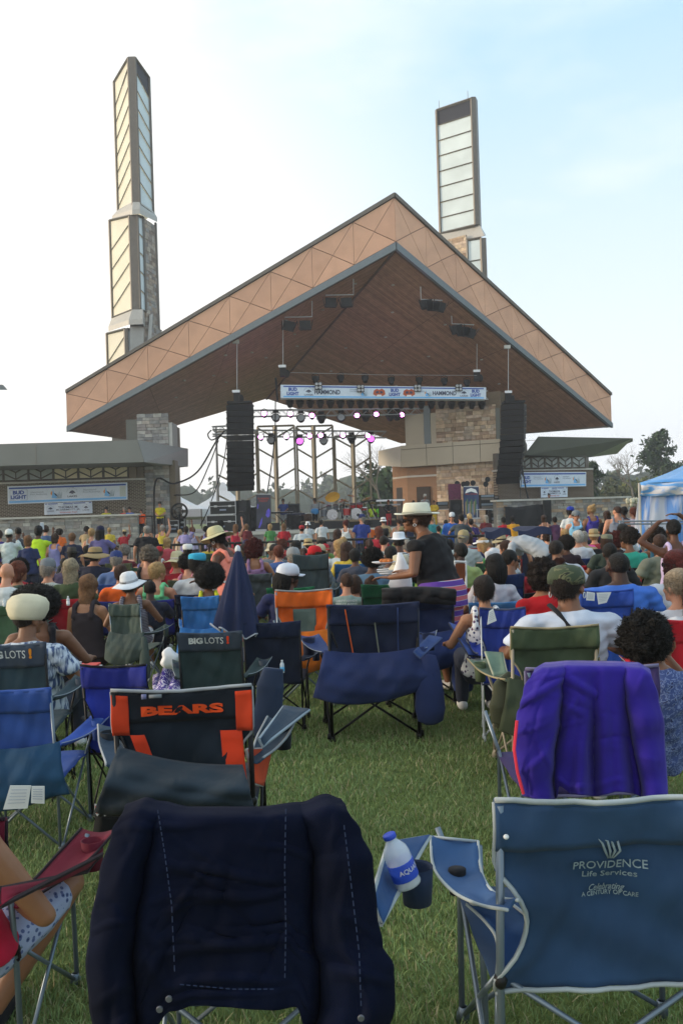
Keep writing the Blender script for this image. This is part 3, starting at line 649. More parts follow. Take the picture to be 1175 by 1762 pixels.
# ---------------------------------------------------------------- stage deck
SZ = .72
m = MB(); m.add([P(236, 917, 45.6), P(905, 900, 45.6), P(1000, 900, 60), P(200, 900, 62)], [(0, 1, 2, 3)])
vs = [Vector((v[0], v[1], 0)) for v in m.v]
m = MB(); m.hexa([v+EZ*-.6 for v in vs]+[v+EZ*SZ for v in vs]); o = m.build('stage_floor', mat('stage_deck', (.22, .22, .22), .6, var=.15)); tag(o, 'grey concrete stage deck across the front', kind='structure')
m = MB()
A, B = vs[0], vs[1]
m.hexa([A+Vector((0, -.12, SZ-.16)), B+Vector((0, -.12, SZ-.16)), B+Vector((0, .0, SZ-.16)), A+Vector((0, .0, SZ-.16)), A+Vector((0, -.12, SZ+.01)), B+Vector((0, -.12, SZ+.01)), B+Vector((0, 0, SZ+.01)), A+Vector((0, 0, SZ+.01))])
tag(m.build('stage_floor_edging', coping), kind='structure')
# ---------------------------------------------------------------- background: trees, hills, tents
leafM = mat('leaf_mass', (.05, .07, .03), .8, var=0, attr=True, spec=.2)
barkM = mat('bark', (.12, .10, .08), .9, var=.2)
def crown(m, c, r, n, size, col, kz=1.0):
    """leaf-sized faces in clumps through the crown's volume"""
    c = np.array(c); r = np.array(r)
    k = max(6, n//60); dirs = rng.normal(size=(k, 3)); dirs /= np.linalg.norm(dirs, axis=1)[:, None]
    cent = dirs*rng.uniform(.35, .95, (k, 1))*r
    for i in range(n):
        q = cent[i % k]+rng.normal(size=3)*r*.17; p = c+q
        a = rng.normal(size=3); a /= np.linalg.norm(a); b = np.cross(a, rng.normal(size=3)); b /= np.linalg.norm(b)
        s = size*rng.uniform(.5, 1.3); kk = rng.uniform(.6, 1.35)*(1+.25*((i % k) % 3-1))
        m.add([p-a*s, p+b*s*.6, p+a*s, p-b*s*.6], [(0, 1, 2, 3)], 0, (col[0]*kk, col[1]*kk, col[2]*kk))
def treeline():
    for nm, x0, x1, d, hpx, n, lab in (('treeline', 250, 1000, 260, 14, 4200, 'hazy far woods seen under the roof and past the tents'),):
        m = MB()
        x = -180.0
        while x < 260:
            h = random.uniform(9, 17) if x > -100 else random.uniform(12, 15); r = random.uniform(5, 9)
            y = d+random.uniform(-15, 25); pxx = 587+x/y*1500
            crown(m, (x, y, h*.45), (r, r, h*.6), 130, 1.1, (.065, .09, .055)); x += r*1.0
            m.ell((x-r*.5, y+3, h*.25), (r*.95, r*.8, h*.62), 10, 7, col=(.05, .07, .04))
        o = m.build(nm, leafM); tag(o, lab, kind='stuff')
treeline()
def tree(name, label, cat, px, d, htop_py, base_w, kind, n, col, size, group=None):
    top = P(px, htop_py, d); gz = g(d); H = top.z-gz
    T = thing(name, label, cat, (top.x, d, gz), group=group)
    m = MB(); 
    if kind == 'pine':
        pts = [Vector((top.x, d, gz)), Vector((top.x+.1, d, gz+H*.5)), Vector((top.x, d, gz+H*.98))]; m.tube(pts, [.28, .18, .03], 8); m.build('trunk', barkM, T, smooth=True)
        m = MB(); br = MB()
        for k in range(34):
            t_ = .12+.86*k/34; z = gz+H*t_; L_ = base_w*(1.05-t_)**.75*random.uniform(.55, 1.15); a = random.uniform(0, 6.28)
            tip = Vector((top.x+math.cos(a)*L_, d+math.sin(a)*L_, z+L_*.28)); br.tube([Vector((top.x, d, z)), tip], [.05, .015], 4)
            for s in range(n//34):
                u = random.random()**.6; p = Vector((top.x, d, z)).lerp(tip, u)+Vector([random.gauss(0, .2+.10*L_) for _ in range(3)])*.8
                q = np.array(p); a1 = rng.normal(size=3); a1 /= np.linalg.norm(a1); b1 = np.cross(a1, rng.normal(size=3)); b1 /= np.linalg.norm(b1); kk = random.uniform(.6, 1.4); sz = size*random.uniform(.5, 1.2)
                m.add([q-a1*sz, q+b1*sz*.4, q+a1*sz, q-b1*sz*.4], [(0, 1, 2, 3)], 0, tuple(c*kk for c in col))
        br.build('limb', barkM, T); m.build('crown', leafM, T)
    elif kind == 'bare':
        bm_ = MB()
        def grow(p, v, r, dep):
            if dep > 6 or r < .004: return
            q = p+v; bm_.tube([p, (p+q)/2+Vector((random.uniform(-.1, .1), 0, .05)), q], [r, r*.85, r*.7], 5, cap=False)
            for _ in range(3 if dep < 3 else 2):
                w_ = v.normalized()+Vector((random.gauss(0, .45), random.gauss(0, .45), random.gauss(.08, .3))); w_.normalize(); grow(q, w_*v.length*random.uniform(.62, .92), r*.62, dep+1)
        m.tube([Vector((top.x, d, gz)), Vector((top.x-.2, d, gz+H*.28))], [.2, .16], 8); m.build('trunk', barkM, T, smooth=True)
        grow(Vector((top.x-.2, d, gz+H*.28)), Vector((-.3, 0, H*.17)), .13, 0); bm_.build('crown', mat('pale_bark', (.17, .15, .13), .9), T)
    else:
        m.tube([Vector((top.x, d, gz)), Vector((top.x+.1, d, gz+H*.6))], [.2, .1], 8); m.build('trunk', barkM, T, smooth=True)
        m = MB(); crown(m, (top.x, d, gz+H*.55), (base_w, base_w, H*.46), n, size, col); m.ell((top.x, d, gz+H*.5), (base_w*.6, base_w*.5, H*.34), 10, 8, col=tuple(c*.7 for c in col)); m.build('crown', leafM, T)
tree('evergreen_tree', 'tall ragged evergreen behind the blue tent', 'tree', 1134, 95, 742, 4.4, 'pine', 3400, (.045, .075, .035), .34)
tree('bare_tree', 'leafless pale tree between the brick wing and the evergreen', 'tree', 1092, 88, 762, 3, 'bare', 0, (0, 0, 0), 0)
tree('bare_tree', 'thin leafless tree seen past the steel frames beside the tan wing', 'tree', 656, 78, 752, 3, 'bare', 0, (0, 0, 0), 0)
tree('evergreen_tree', 'small dark evergreen peeping out behind the brown brick corner', 'tree', 1019, 80, 795, 2.0, 'pine', 1400, (.03, .055, .025), .3)
tree('shrub_tree', 'dark bushy tree beside the tan brick wing', 'tree', 652, 84, 800, 3.2, 'bush', 1500, (.045, .08, .03), .35)
for px, d, tp, wd, lab, col in ((1045, 100, 830, 2.6, 'low olive bush behind the end of the terrace wall', (.075, .085, .035)), (1078, 110, 822, 3.2, 'yellow green bush under the bare tree', (.11, .12, .04)),
                                (1062, 130, 806, 3.4, 'rounded grey green tree beyond the bare tree', (.06, .08, .05)), (1100, 92, 826, 3.0, 'olive bush beside the blue tent roof', (.085, .10, .04)), (1028, 125, 838, 3.0, 'small dull bush beside the brown brick corner', (.06, .07, .04))):
    tree('shrub_tree', lab, 'bush', px, d, tp, wd, 'bush', 1100, col, .3)
whiteV = mat('white_vinyl', (.72, .73, .76), .5, var=.03); blueV = mat('blue_vinyl', (.075, .27, .62), .25, var=.05, spec=.6)
def peak_tent(label, px, d, py_peak, py_eave, hw):
    c = P(px, py_peak, d); ze = P(px, py_eave, d).z; gz = -.6
    T = thing('peak_tent', label, 'tent', (c.x, d, gz), group='white peaked tents behind the stage')
    n = 8; m = MB(); vs = []; fs = []
    prof = [(0.03, 1.0), (.12, .72), (.3, .45), (.6, .18), (1.0, 0)]
    for r, h in prof:
        for k in range(4):
            a, b = [(-1, -1), (1, -1), (1, 1), (-1, 1)][k], [(-1, -1), (1, -1), (1, 1), (-1, 1)][(k+1) % 4]
            for s in range(4):
                t_ = s/4; x, y = a[0]+(b[0]-a[0])*t_, a[1]+(b[1]-a[1])*t_
                vs.append((c.x+x*hw*r, d+y*hw*r, ze+(c.z-ze)*h))
    q = 16; fs = [(j*q+k, j*q+(k+1) % q, (j+1)*q+(k+1) % q, (j+1)*q+k) for j in range(4) for k in range(q)]
    m.add(vs, fs); m.build('canopy', whiteV, T)
    m = MB(); K = [(-1, -1), (1, -1), (1, 1), (-1, 1)]
    for k in range(4):
        a, b = K[k], K[(k+1) % 4]; A = Vector((c.x+a[0]*hw, d+a[1]*hw, ze)); B = Vector((c.x+b[0]*hw, d+b[1]*hw, ze))
        m.add([A, B, B-EZ*.55, A-EZ*.55], [(0, 1, 2, 3)])
    m.build('valance', whiteV, T)
    for a in K:
        m = MB(); m.tube([(c.x+a[0]*hw, d+a[1]*hw, gz), (c.x+a[0]*hw, d+a[1]*hw, ze)], .04, 6); m.build('pole', steel, T)
peak_tent('white peaked tent, tall and half hidden by the road cases', 384, 70, 830, 881, 3.4)
peak_tent('white peaked tent close behind the stone pier', 290, 66, 832, 878, 2.9)
def blue_tent():
    T = thing('blue_tent', 'shiny blue vinyl tent with swagged white valance beside the crowd', 'tent', P(1175, 880, 20))
    d = 21; A = P(1099, 831, 20.3); B = Vector((A.x+6, 19.3, A.z)); pk = P(1235, 762, 23); gz = g(20)
    def top(u, v):
        p = A.lerp(B, u); q = Vector((pk.x, pk.y, pk.z)); return p.lerp(q, v)+EZ*(-.12*math.sin(v*3.14))
    m = MB(); m.grid(top, 12, 8, th=.01); 
    A2 = A+Vector((2.35, 6, 0))
    m.grid(lambda u, v: A2.lerp(A, u).lerp(pk, v)+EZ*(-.12*math.sin(v*3.14)), 12, 8, th=.01); m.build('canopy', blueV, T, smooth=True)
    def val(u, v):
        p = A.lerp(B, u); return p+Vector((0, -.05-.05*math.sin(v*3.1)-.03*math.sin(u*60+v*4), -v*.30-.03*abs(math.sin(u*20))))
    m = MB(); m.grid(val, 80, 10, th=.008); 
    V = mat('swag_vinyl', (.55, .58, .66), .22, var=0, spec=.7); t = V.node_tree; b = t.nodes['Principled BSDF']
    def stripes(V, sc_, dist, c1, c2, rot):
        t = V.node_tree; b = t.nodes['Principled BSDF']; c = t.nodes.new('ShaderNodeTexCoord'); mp = t.nodes.new('ShaderNodeMapping'); mp.inputs['Rotation'].default_value = rot; wv = t.nodes.new('ShaderNodeTexNoise')
        mp.inputs['Scale'].default_value = sc_; wv.inputs['Scale'].default_value = 1.0; wv.inputs['Detail'].default_value = 3; wv.inputs['Distortion'].default_value = dist
        r = t.nodes.new('ShaderNodeValToRGB'); r.color_ramp.elements[0].position = .45; r.color_ramp.elements[0].color = (*c1, 1); r.color_ramp.elements[1].position = .56; r.color_ramp.elements[1].color = (*c2, 1)
        t.links.new(c.outputs['Object'], mp.inputs[0]); t.links.new(mp.outputs[0], wv.inputs['Vector']); t.links.new(wv.outputs[0], r.inputs[0]); t.links.new(r.outputs[0], b.inputs['Base Color'])
    stripes(V, (1.5, 1.5, 7), 1.2, (.10, .32, .68), (.62, .60, .62), (0, .25, 0))
    m.build('valance', V, T, smooth=True)
    W = mat('curtain_vinyl', (.10, .3, .65), .2, var=0, spec=.7); stripes(W, (3.2, 3.2, .35), 1.0, (.075, .24, .62), (.50, .54, .64), (0, 0, 0))
    def cur(u, v):
        p = A.lerp(B, u)+Vector((0, .08, -.22)); z = p.z+(gz-p.z)*v
        return Vector((p.x+.02-.28*v*(1-u), p.y+.05*math.sin(u*70+math.sin(v*3))+.03*math.sin(u*31+v*5), z))
    m = MB(); m.grid(cur, 110, 14, th=.006); m.build('curtain', W, T, smooth=True)
    m = MB(); m.tube([A, Vector((A.x, A.y, gz))], .03, 8); m.build('pole', coping, T)
    m = MB(); m.tube([A, Vector((A.x-.25, A.y-.4, gz))], .008, 4); m.build('guy_rope', coping, T)
blue_tent()
# ---------------------------------------------------------------- steel chevron frames behind the stage
def chev(px0, pxc, px1, top, label):
    d = 60; zb = SZ; zt = zz(pxc, top, d)
    T = thing('chevron_frame', label, 'steel frame', (P(pxc, 870, d).x, d, zb), group='chevron steel frames behind the stage')
    def v(px, z): return Vector((P(px, 800, d).x, d, z))
    def mem(a, b, r, nm):
        m = MB(); m.tube([a, b], r, 4); m.build(nm, mat('pale_bronze_metal', '97907f', .5, var=.05, metal=.1), T)
    mem(v(px0, zb), v(px0, zt), .07, 'side_post'); mem(v(px1, zb), v(px1, zt), .07, 'side_post'); mem(v(pxc, zb), v(pxc, zt), .16, 'centre_post')
    mem(v(px0, zt), v(px1, zt), .07, 'top_rail')
    H = 35.6*d/1500; half = 17.5*d/1500
    z = zt-.1
    while z-half*1.1 > zb-.5:
        za = min(zt, z+0.0)
        for s in (px0, px1): mem(v(s, z), v(pxc, max(zb, z-half*1.05)), .06, 'brace')
        z -= H
for a, c, b, tp, lab in ((374, 408, 442, 742, 'steel chevron frame half hidden behind the hanging speaker stack'), (445, 475, 508, 733, 'steel chevron frame behind the keyboard player'),
                         (512, 541, 574, 733, 'steel chevron frame behind the guitarist'), (577, 608, 637, 750, 'steel chevron frame behind the drummer')):
    chev(a, c, b, tp, lab)
# lamp arm that enters the frame at the far left
T = thing('street_lamp', 'tip of a flat grey lamp head against the white sky', 'lamp', P(-60, 880, 30))
m = MB(); m.hexa([P(-30, 671, 30), P(14, 671, 30), P(14, 671, 30.6), P(-30, 671, 30.6), P(-30, 661, 30), P(6, 662, 30), P(6, 662, 30.6), P(-30, 661, 30.6)]); m.build('lamp_head', greytrim, T)
m = MB(); m.tube([P(-25, 667, 30.3), P(-60, 667, 30.3), Vector((P(-60, 667, 30.3).x, 30.3, g(30)))], .07, 8); m.build('pole', steel, T)
# ---------------------------------------------------------------- fabric
def fab(h, rough=.85, folds=.5, name=None, sheen=.03, var=.2):
    key = name or 'fabric_'+h
    if key in MATS: return MATS[key]
    m = mat(key, h, rough, var=var, scale=5, sheen=sheen); t = m.node_tree; b = t.nodes['Principled BSDF']
    c = t.nodes.new('ShaderNodeTexCoord'); n = t.nodes.new('ShaderNodeTexNoise'); n.inputs['Scale'].default_value = 5; n.inputs['Detail'].default_value = 2; n.inputs['Distortion'].default_value = .5
    mp = t.nodes.new('ShaderNodeMapping'); mp.inputs['Scale'].default_value = (1.6, 1, .8); mp.inputs['Rotation'].default_value = (0, .5, 0)
    t.links.new(c.outputs['Object'], mp.inputs[0]); t.links.new(mp.outputs[0], n.inputs['Vector'])
    u = t.nodes.new('ShaderNodeBump'); u.inputs['Strength'].default_value = folds*.5; u.inputs['Distance'].default_value = .04; t.links.new(n.outputs[0], u.inputs['Height'])
    n2 = t.nodes.new('ShaderNodeTexNoise'); n2.inputs['Scale'].default_value = 420; t.links.new(c.outputs['Object'], n2.inputs['Vector'])
    u2 = t.nodes.new('ShaderNodeBump'); u2.inputs['Strength'].default_value = .25; u2.inputs['Distance'].default_value = .002
    t.links.new(n2.outputs[0], u2.inputs['Height']); t.links.new(u.outputs[0], u2.inputs['Normal']); t.links.new(u2.outputs[0], b.inputs['Normal'])
    return m
def pattern(key, kind, c1, c2, scale=30, c3=None):
    """printed cloth: stripe, check, blotch, dots, camo, streak"""
    if key in MATS: return MATS[key]
    m = fab(c1, name=key); t = m.node_tree; b = t.nodes['Principled BSDF']; c = t.nodes.new('ShaderNodeTexCoord'); A = (*hexc(c1), 1); B = (*hexc(c2), 1)
    if kind == 'stripe':
        s = t.nodes.new('ShaderNodeTexWave'); s.wave_type = 'BANDS'; s.bands_direction = 'Z'; s.inputs['Scale'].default_value = scale; s.inputs['Distortion'].default_value = .4; fac = s.outputs['Fac']
    elif kind == 'streak':
        s = t.nodes.new('ShaderNodeTexNoise'); s.inputs['Scale'].default_value = scale; s.inputs['Detail'].default_value = 3; mp = t.nodes.new('ShaderNodeMapping'); mp.inputs['Scale'].default_value = (3.2, 3.2, .55)
        t.links.new(c.outputs['Object'], mp.inputs[0]); t.links.new(mp.outputs[0], s.inputs['Vector']); fac = s.outputs[0]
    elif kind == 'dots':
        s = t.nodes.new('ShaderNodeTexVoronoi'); s.inputs['Scale'].default_value = scale; fac = s.outputs['Distance']
    else:
        s = t.nodes.new('ShaderNodeTexNoise'); s.inputs['Scale'].default_value = scale; s.inputs['Detail'].default_value = 2; s.inputs['Distortion'].default_value = 1.5; fac = s.outputs[0]
    if kind != 'streak': t.links.new(c.outputs['Object'], s.inputs['Vector'])
    r = t.nodes.new('ShaderNodeValToRGB'); r.color_ramp.interpolation = 'CONSTANT' if kind != 'streak' else 'LINEAR'
    r.color_ramp.elements[0].color = A; r.color_ramp.elements[0].position = 0 if kind != 'streak' else .42; r.color_ramp.elements[1].color = B; r.color_ramp.elements[1].position = {'stripe': .5, 'dots': .35, 'streak': .56}.get(kind, .52)
    if c3: e = r.color_ramp.elements.new(.62 if kind != 'dots' else .15); e.color = (*hexc(c3), 1)
    t.links.new(fac, r.inputs[0]); t.links.new(r.outputs[0], b.inputs['Base Color']); return m
blackmetal = mat('black_tube', '17181a', .4, metal=.4, var=0); greytube = mat('grey_tube', '6f7c88', .35, metal=.5, var=.05); whitetube = mat('white_tube', 'c9cfd2', .4, var=0); plasticB = mat('black_plastic', '141416', .45, var=0)
def wrk(u, v, s=0.0, k=1.0):
    return k*(.0045*math.sin(9*u+5*v+s)+.003*math.sin(17*v-8*u+2*s)+.0022*math.sin(31*u+13*v+3*s)+.004*math.sin(6*math.hypot(u, v)*3+s)*(1-u)*(1-v)+.004*math.sin(18*math.hypot(1-u, v)+s)*u*(1-v))
# master parts of a folding camp chair, facing +Y, origin on the ground
CH = {}
A_ = .27
def chair_master(style):
    if style in CH: return CH[style]
    res = []   # (name, mesh, matkey, childlist)
    def add(name, m, key, kids=(), smooth=True): res.append((name, m.mesh(name, smooth), key, kids))
    fine = 28 if style.startswith('fine') else 12
    cut = 'cut' in style; low = 'low' in style; sd = hash(style) % 7 if False else len(style)
    H = .92; zb = .40
    def wid(v):
        if not cut: return 1-.05*math.sin(math.pi*v)
        return 1-(.27*max(0, math.sin(math.pi*min(1, max(0, (v-.36)/.56))))**.8 if v > .36 else 0)
    def back(u, v):
        x = (u-.5)*2*(A_+.012)*wid(v); z = H-.015*math.sin(math.pi*u)*(1-v)-v*(H-zb)
        y = -.335+.085*v+.045*math.sin(math.pi*u)*(.25+.75*math.sin(math.pi*min(1, v*.9+.1)))+wrk(u, v, sd, 1.7)
        return Vector((x, y, z))
    m = MB(); m.grid(back, fine, fine, th=.006); add('back_panel', m, 'back')
    def flap(u, v):
        p = back(u, v*.24); return p+Vector((0, -.014-.004*math.sin(math.pi*v), .004*(1-v)))
    m = MB(); m.grid(flap, fine, 6, th=.004)
    m.tube([back(u/12, 0)+Vector((0, -.008, .002)) for u in range(13)], .011, 6); add('top_hem', m, 'hem')
    if cut:
        m = MB()
        for e in (0, 1): m.tube([back(e, v/16)+Vector((0, -.006, 0)) for v in range(17)], .0065, 5)
        m.tube([flap(u/12, 0)+Vector((0, -.004, .006)) for u in range(13)], .0075, 5)
        m.tube([back(u/16, 1)+Vector((0, -.01, -.004)) for u in range(17)], .007, 5)
        add('piping', m, 'trim')
    def seat(u, v):
        return Vector(((u-.5)*2*(A_+.01+.03*v), -.235+.50*v, .40+.035*v-.045*math.sin(math.pi*u)*math.sin(math.pi*v)+wrk(u, v, 2)))
    m = MB(); m.grid(seat, 10, 8, th=.005); add('seat', m, 'seat')
    for s in (() if 'noarm' in style else (-1, 1)):
        # armrest sling, widening to the front where the cup holder hangs
        def arm(u, v, s=s):
            w = .035+.055*min(1, v*1.5); yy = -.29+.60*v; xx = A_+.02+.11*v**1.3
            return Vector((s*(xx+(u-.5)*2*w*.8), yy, .615+.03*v-.035*math.sin(math.pi*v)-.02*math.sin(math.pi*u)))
        m = MB(); m.grid(arm, 6, 12, th=.006)
        c = MB()
        if cut:
            for e in (0, 1): c.tube([arm(e, k/10) for k in range(11)], .006, 5)
        else: c.tube([arm(1, k/10) for k in range(11)], .003, 4)
        h = MB(); cx, cy, cz = s*(A_+.13), .20, .635
        h.lathe([(.030, -.12), (.036, -.118), (.043, 0), (.040, 0), (.033, -.11), (.0, -.11)], (cx, cy, cz), 12)
        add('armrest', m, 'arm', (('piping', c.mesh('piping', True), 'trim'), ('cup_holder', h.mesh('cup_holder', True), 'hem')))
    def leg(pts, r=.0095, nm='leg'):
        m = MB(); m.tube(pts, r, 8)
        if pts[0][2] < .04: m.lathe([(.014, -.012), (.02, -.01), (.016, .02), (.012, .025)], pts[0], 8)
        add(nm, m, 'frame')
    for s in (-1, 1):
        leg([(s*A_, -.235, .012), (s*A_, -.26, .42), (s*(A_), -.335, .915)], .0105)
        leg([(s*(A_+.035), .27, .012), (s*(A_+.03), .26, .45), (s*(A_+.09), .28, .63)], .0095)
        leg([(-s*A_, -.22, .03), (s*(A_-.01), -.245, .43)], .008, 'cross_brace'); leg([(-s*(A_+.03), .265, .03), (s*(A_+.02), .255, .43)], .008, 'cross_brace')
        leg([(s*(A_+.012), -.23, .03), (s*(A_+.03), .25, .45)], .008, 'cross_brace'); leg([(s*(A_+.03), .26, .03), (s*(A_+.005), -.24, .43)], .008, 'cross_brace')
        m = MB(); m.ell((s*A_, -.262, .43), (.018, .018, .022), 8, 6); add('joint', m, 'joint')
        m = MB(); m.tube([(s*(A_-.0), -.315, .80), (s*(A_-.10), -.25, .46)], .006, 6); add('back_stay', m, 'frame') if 'stay' in style else None
    if 'skirt' in style:
        def sk(u, v):
            x = (u-.5)*2*(A_+.035+.075*v); z = .625-.03*math.sin(math.pi*u)-v*(.30+.03*math.sin(5*u))
            y = -.285-.10*math.sin(math.pi*min(1, v*.75))+.03*v+.014*math.sin(u*13+v*3)*v+wrk(u, v, 4, 1.3)-.02*math.sin(math.pi*u)
            return Vector((x, y, z))
        m = MB(); m.grid(sk, fine, fine, th=.005); add('skirt', m, 'skirt')
    if 'bag' in style:
        m = MB(); n = 16
        prof = [(0, .58), (.04, .57), (.06, .48), (.078, .34), (.085, .22), (.07, .14), (.03, .115), (0, .112)]
        m.lathe([(r, z) for r, z in prof], (A_+.06, -.33, 0), n, sx=1.1, sy=.62); add('storage_sleeve', m, 'skirt')
    CH[style] = res; return res
def make_chair(style, label, loc, rz=0, sc_=(1, 1, 1), cols=None, frame=None, group='folding chairs on the lawn', cat='folding chair', name='folding_chair'):
    T = thing(name, label, cat, loc, rz, group); T.scale = sc_
    c = dict(back='23304a', hem=None, trim='8e969e', seat=None, arm=None, skirt=None); c.update(cols or {})
    for k in ('hem', 'seat', 'arm', 'skirt'): c[k] = c[k] or c['back']
    if c['trim'] is None: c['trim'] = c['back']
    mm = {k: (fab(v) if isinstance(v, str) else v) for k, v in c.items()}
    mm['frame'] = frame or blackmetal; mm['joint'] = plasticB
    def mk(nm, me, key, par):
        o = bpy.data.objects.new(nm, me); link(o, par)
        if not me.materials: me.materials.append(None)
        o.material_slots[0].link = 'OBJECT'; o.material_slots[0].material = mm[key]; return o
    parts = {}
    for nm, me, key, kids in chair_master(style):
        o = mk(nm, me, key, T); parts.setdefault(nm, o)
        for kn, km, kk in kids: mk(kn, km, kk, o)
    T['sd'] = len(style)
    return T
def chair_at(px, ptop, wpx, label, d=None, rz=0, style='plain', cols=None, frame=None, hz=None, **k):
    """px centre of the back, ptop its top edge, wpx its width (photo pixels), d its depth"""
    if d is None:
        d = 8
        for _ in range(8): d = (EYE-g(d)-.84)*F/max(6, ptop-yh(px))
    top = P(px, ptop, d); h = top.z-g(d); sx = wpx*d/F/.56; sz = h/.92
    off = Vector((0, .33, 0)); off.rotate(Euler((0, 0, rz)))
    loc = Vector((top.x, top.y, g(d)))+off*sz
    return make_chair(style, label, loc, rz, (sx, (sx+sz)/2, sz), cols, frame, **k)
def local(T, p): return T.matrix_local.inverted()@Vector(p)
def back_text(T, s, M, x, z, wd, ht, bold=0, style='fine cut', v0=None, italic=0, name='lettering', off=.022):
    """lettering printed on the chair's back; x, z in master chair units"""
    def fn(X, Z, Y):
        u = X/(2*(A_+.012))+.5; v = (.92-Z)/(.52)
        y = -.335+.085*v+.045*math.sin(math.pi*u)*(.25+.75*math.sin(math.pi*min(1, v*.9+.1)))+wrk(u, v, T['sd'], 1.7)
        return Vector((X, y-off-Y, Z))
    v, f = textmesh(s, bold); lo = v.min(0); hi = v.max(0); q = (v-(lo+hi)/2)/(hi-lo); m = MB()
    m.add([fn(x+a[0]*wd+italic*a[1]*ht, z+a[1]*ht, (a[2]+.5)*.002) for a in q], f)
    me = m.mesh(name); me.materials.append(M); o = bpy.data.objects.new(name, me); link(o, T); return o
def local_part(T, name, m, M, smooth=True):
    me = m.mesh(name, smooth); me.materials.append(M); o = bpy.data.objects.new(name, me); link(o, T); return o
def world_part(T, name, m, M, smooth=True):
    """part whose vertices are in world space, under a thing that may be turned and scaled"""
    inv = (Matrix.LocRotScale(T.location, T.rotation_euler, T.scale)).inverted(); m.v = [tuple(inv@Vector(v)) for v in m.v]
    return local_part(T, name, m, M, smooth)
# ---- foreground chairs
navy, navy2, royal, steelblue = '1b2a49', '141c2e', '26408c', '2b5079'
PROV = chair_at(1052, 1372, 404, 'slate blue folding chair with pale piping and care provider lettering on its back', d=2.13, style='fine cut noarm', cols=dict(back='243f5f', hem='2a4668', trim='98a2a6', arm='30507a', seat='223a58'), frame=greytube)
faint = mat('faded_print', '7f9097', .8, var=.2, scale=60)
back_text(PROV, 'PROVIDENCE', faint, 0, .735, .178, .022, style='fine'); back_text(PROV, 'Life Services', faint, .0, .708, .13, .016)
back_text(PROV, 'Celebrating', faint, -.005, .664, .085, .024, italic=.3); back_text(PROV, 'A CENTURY OF CARE', faint, .002, .650, .135, .012)
for k in range(4):   # the plume emblem
    m = MB(); pts = [(-.004+.004*k, .752), (-.012+.012*k, .772), (-.020+.012*k*(1 if k else 1), .795+.006*(k % 2)), (-.03+.016*k, .808-.004*k)]
    def bk(X, Z):
        u = X/.564+.5; v = (.92-Z)/.52; return Vector((X, -.335+.085*v+.045*math.sin(math.pi*u)*(.25+.75*math.sin(math.pi*min(1, v*.9+.1)))-.022, Z))
    m.tube([bk(x, z) for x, z in pts], [.002, .0036, .003, .0008], 5); local_part(PROV, 'emblem', m, faint)
m = MB(); m.lathe([(.007, 0), (.006, .004), (.0, .005)], (-.262, -.362, .845), 10, rot=Matrix.Rotation(R(90), 3, 'X')); local_part(PROV, 'rivet', m, whitetube)
BE = chair_at(313, 1186, 238, 'black and orange football team chair with grey drooping skirt', d=3.5, style='fine cut stay', cols=dict(back='14202c', hem='111a24', trim='8f959a', arm='24394d', skirt='25323d', seat='14202c'), frame=blackmetal, rz=R(4))
orangeF = fab('c63d1a'); redO = fab('d8401f')
def patch(T, u0, u1, v0, v1, M, off=.020, name='side_panel', sk=0):
    def fn(u, v):
        uu = u0+(u1-u0)*u+sk*v; vv = v0+(v1-v0)*v; x = (uu-.5)*.564; z = .92-.52*vv
        y = -.335+.085*vv+.045*math.sin(math.pi*uu)*(.25+.75*math.sin(math.pi*min(1, vv*.9+.1)))+wrk(uu, vv, T['sd'], 1.7)
        return Vector((x, y-off, z-.015*math.sin(math.pi*uu)*(1-vv)))
    m = MB(); m.grid(fn, 8, 8, th=.002); return local_part(T, name, m, M)
back_text(BE, 'BEARS', mat('team_orange', 'e0511f', .8, var=.05), 0.0, .835, .33, .042, bold=.05, off=.026)
patch(BE, .0, .12, 0.02, .34, orangeF, .024); patch(BE, .88, 1.0, 0.02, .34, orangeF, .024); patch(BE, .12, .22, .34, .98, redO, sk=.16); patch(BE, .76, .92, .34, .98, redO, sk=.03)
m = MB(); m.box((-.10, -.372, .905), (.05, .003, .014)); local_part(BE, 'sewn_tag', m, fab('7c8388')); m = MB(); m.box((-.145, -.372, .905), (.02, .003, .02)); local_part(BE, 'league_badge', m, mat('badge', '6a6f96', .6))
m = MB(); m.box((.215, -.395, .40), (.02, .004, .07), rot=Matrix.Rotation(R(-20), 3, 'Y')); local_part(BE, 'sewn_tag', m, fab('9a9f98'))
DJ = chair_at(396, 1404, 330, 'folding chair hidden under the dark denim jacket, cup holder arm with bottle', d=2.1, style='fine cut noarm', cols=dict(back='0c1428', trim='22304a', arm='2c4c77', hem='203a5c'), frame=greytube)
PU = chair_at(1018, 1152, 226, 'folding chair hidden beneath the purple fleece jacket', d=3.5, style='fine cut noarm', cols=dict(back='3a2f5c', trim='6d6a88', hem='3a2f5c'), frame=greytube)
OL = chair_at(954, 1080, 150, 'olive canvas folding chair with tan edging behind the man in the camouflage cap', d=5.0, style='fine cut skirt', cols=dict(back='3f4c38', hem='46543d', trim='8f8468', arm='5e7062', skirt='37402f'), frame=mat('tan_tube', '9a917f', .5))
BL1 = chair_at(12, 1189, 150, 'faded royal blue folding chair with teal skirt and two white papers', d=4.1, style='fine skirt', cols=dict(back='2b4a8e', arm='3555a8', skirt='204565', seat='2b4a8e'), frame=greytube)
paper = mat('white_paper', (.62, .66, .66), .8, var=.04)
def paper_at(T, pts, d, name='paper'):
    m = MB(); q = [P(x, y, d) for x, y in pts]; m.add(q+[v+Vector((0, .004, 0)) for v in q], [(0, 1, 2, 3), (7, 6, 5, 4), (0, 4, 5, 1), (1, 5, 6, 2), (2, 6, 7, 3), (3, 7, 4, 0)]); return m
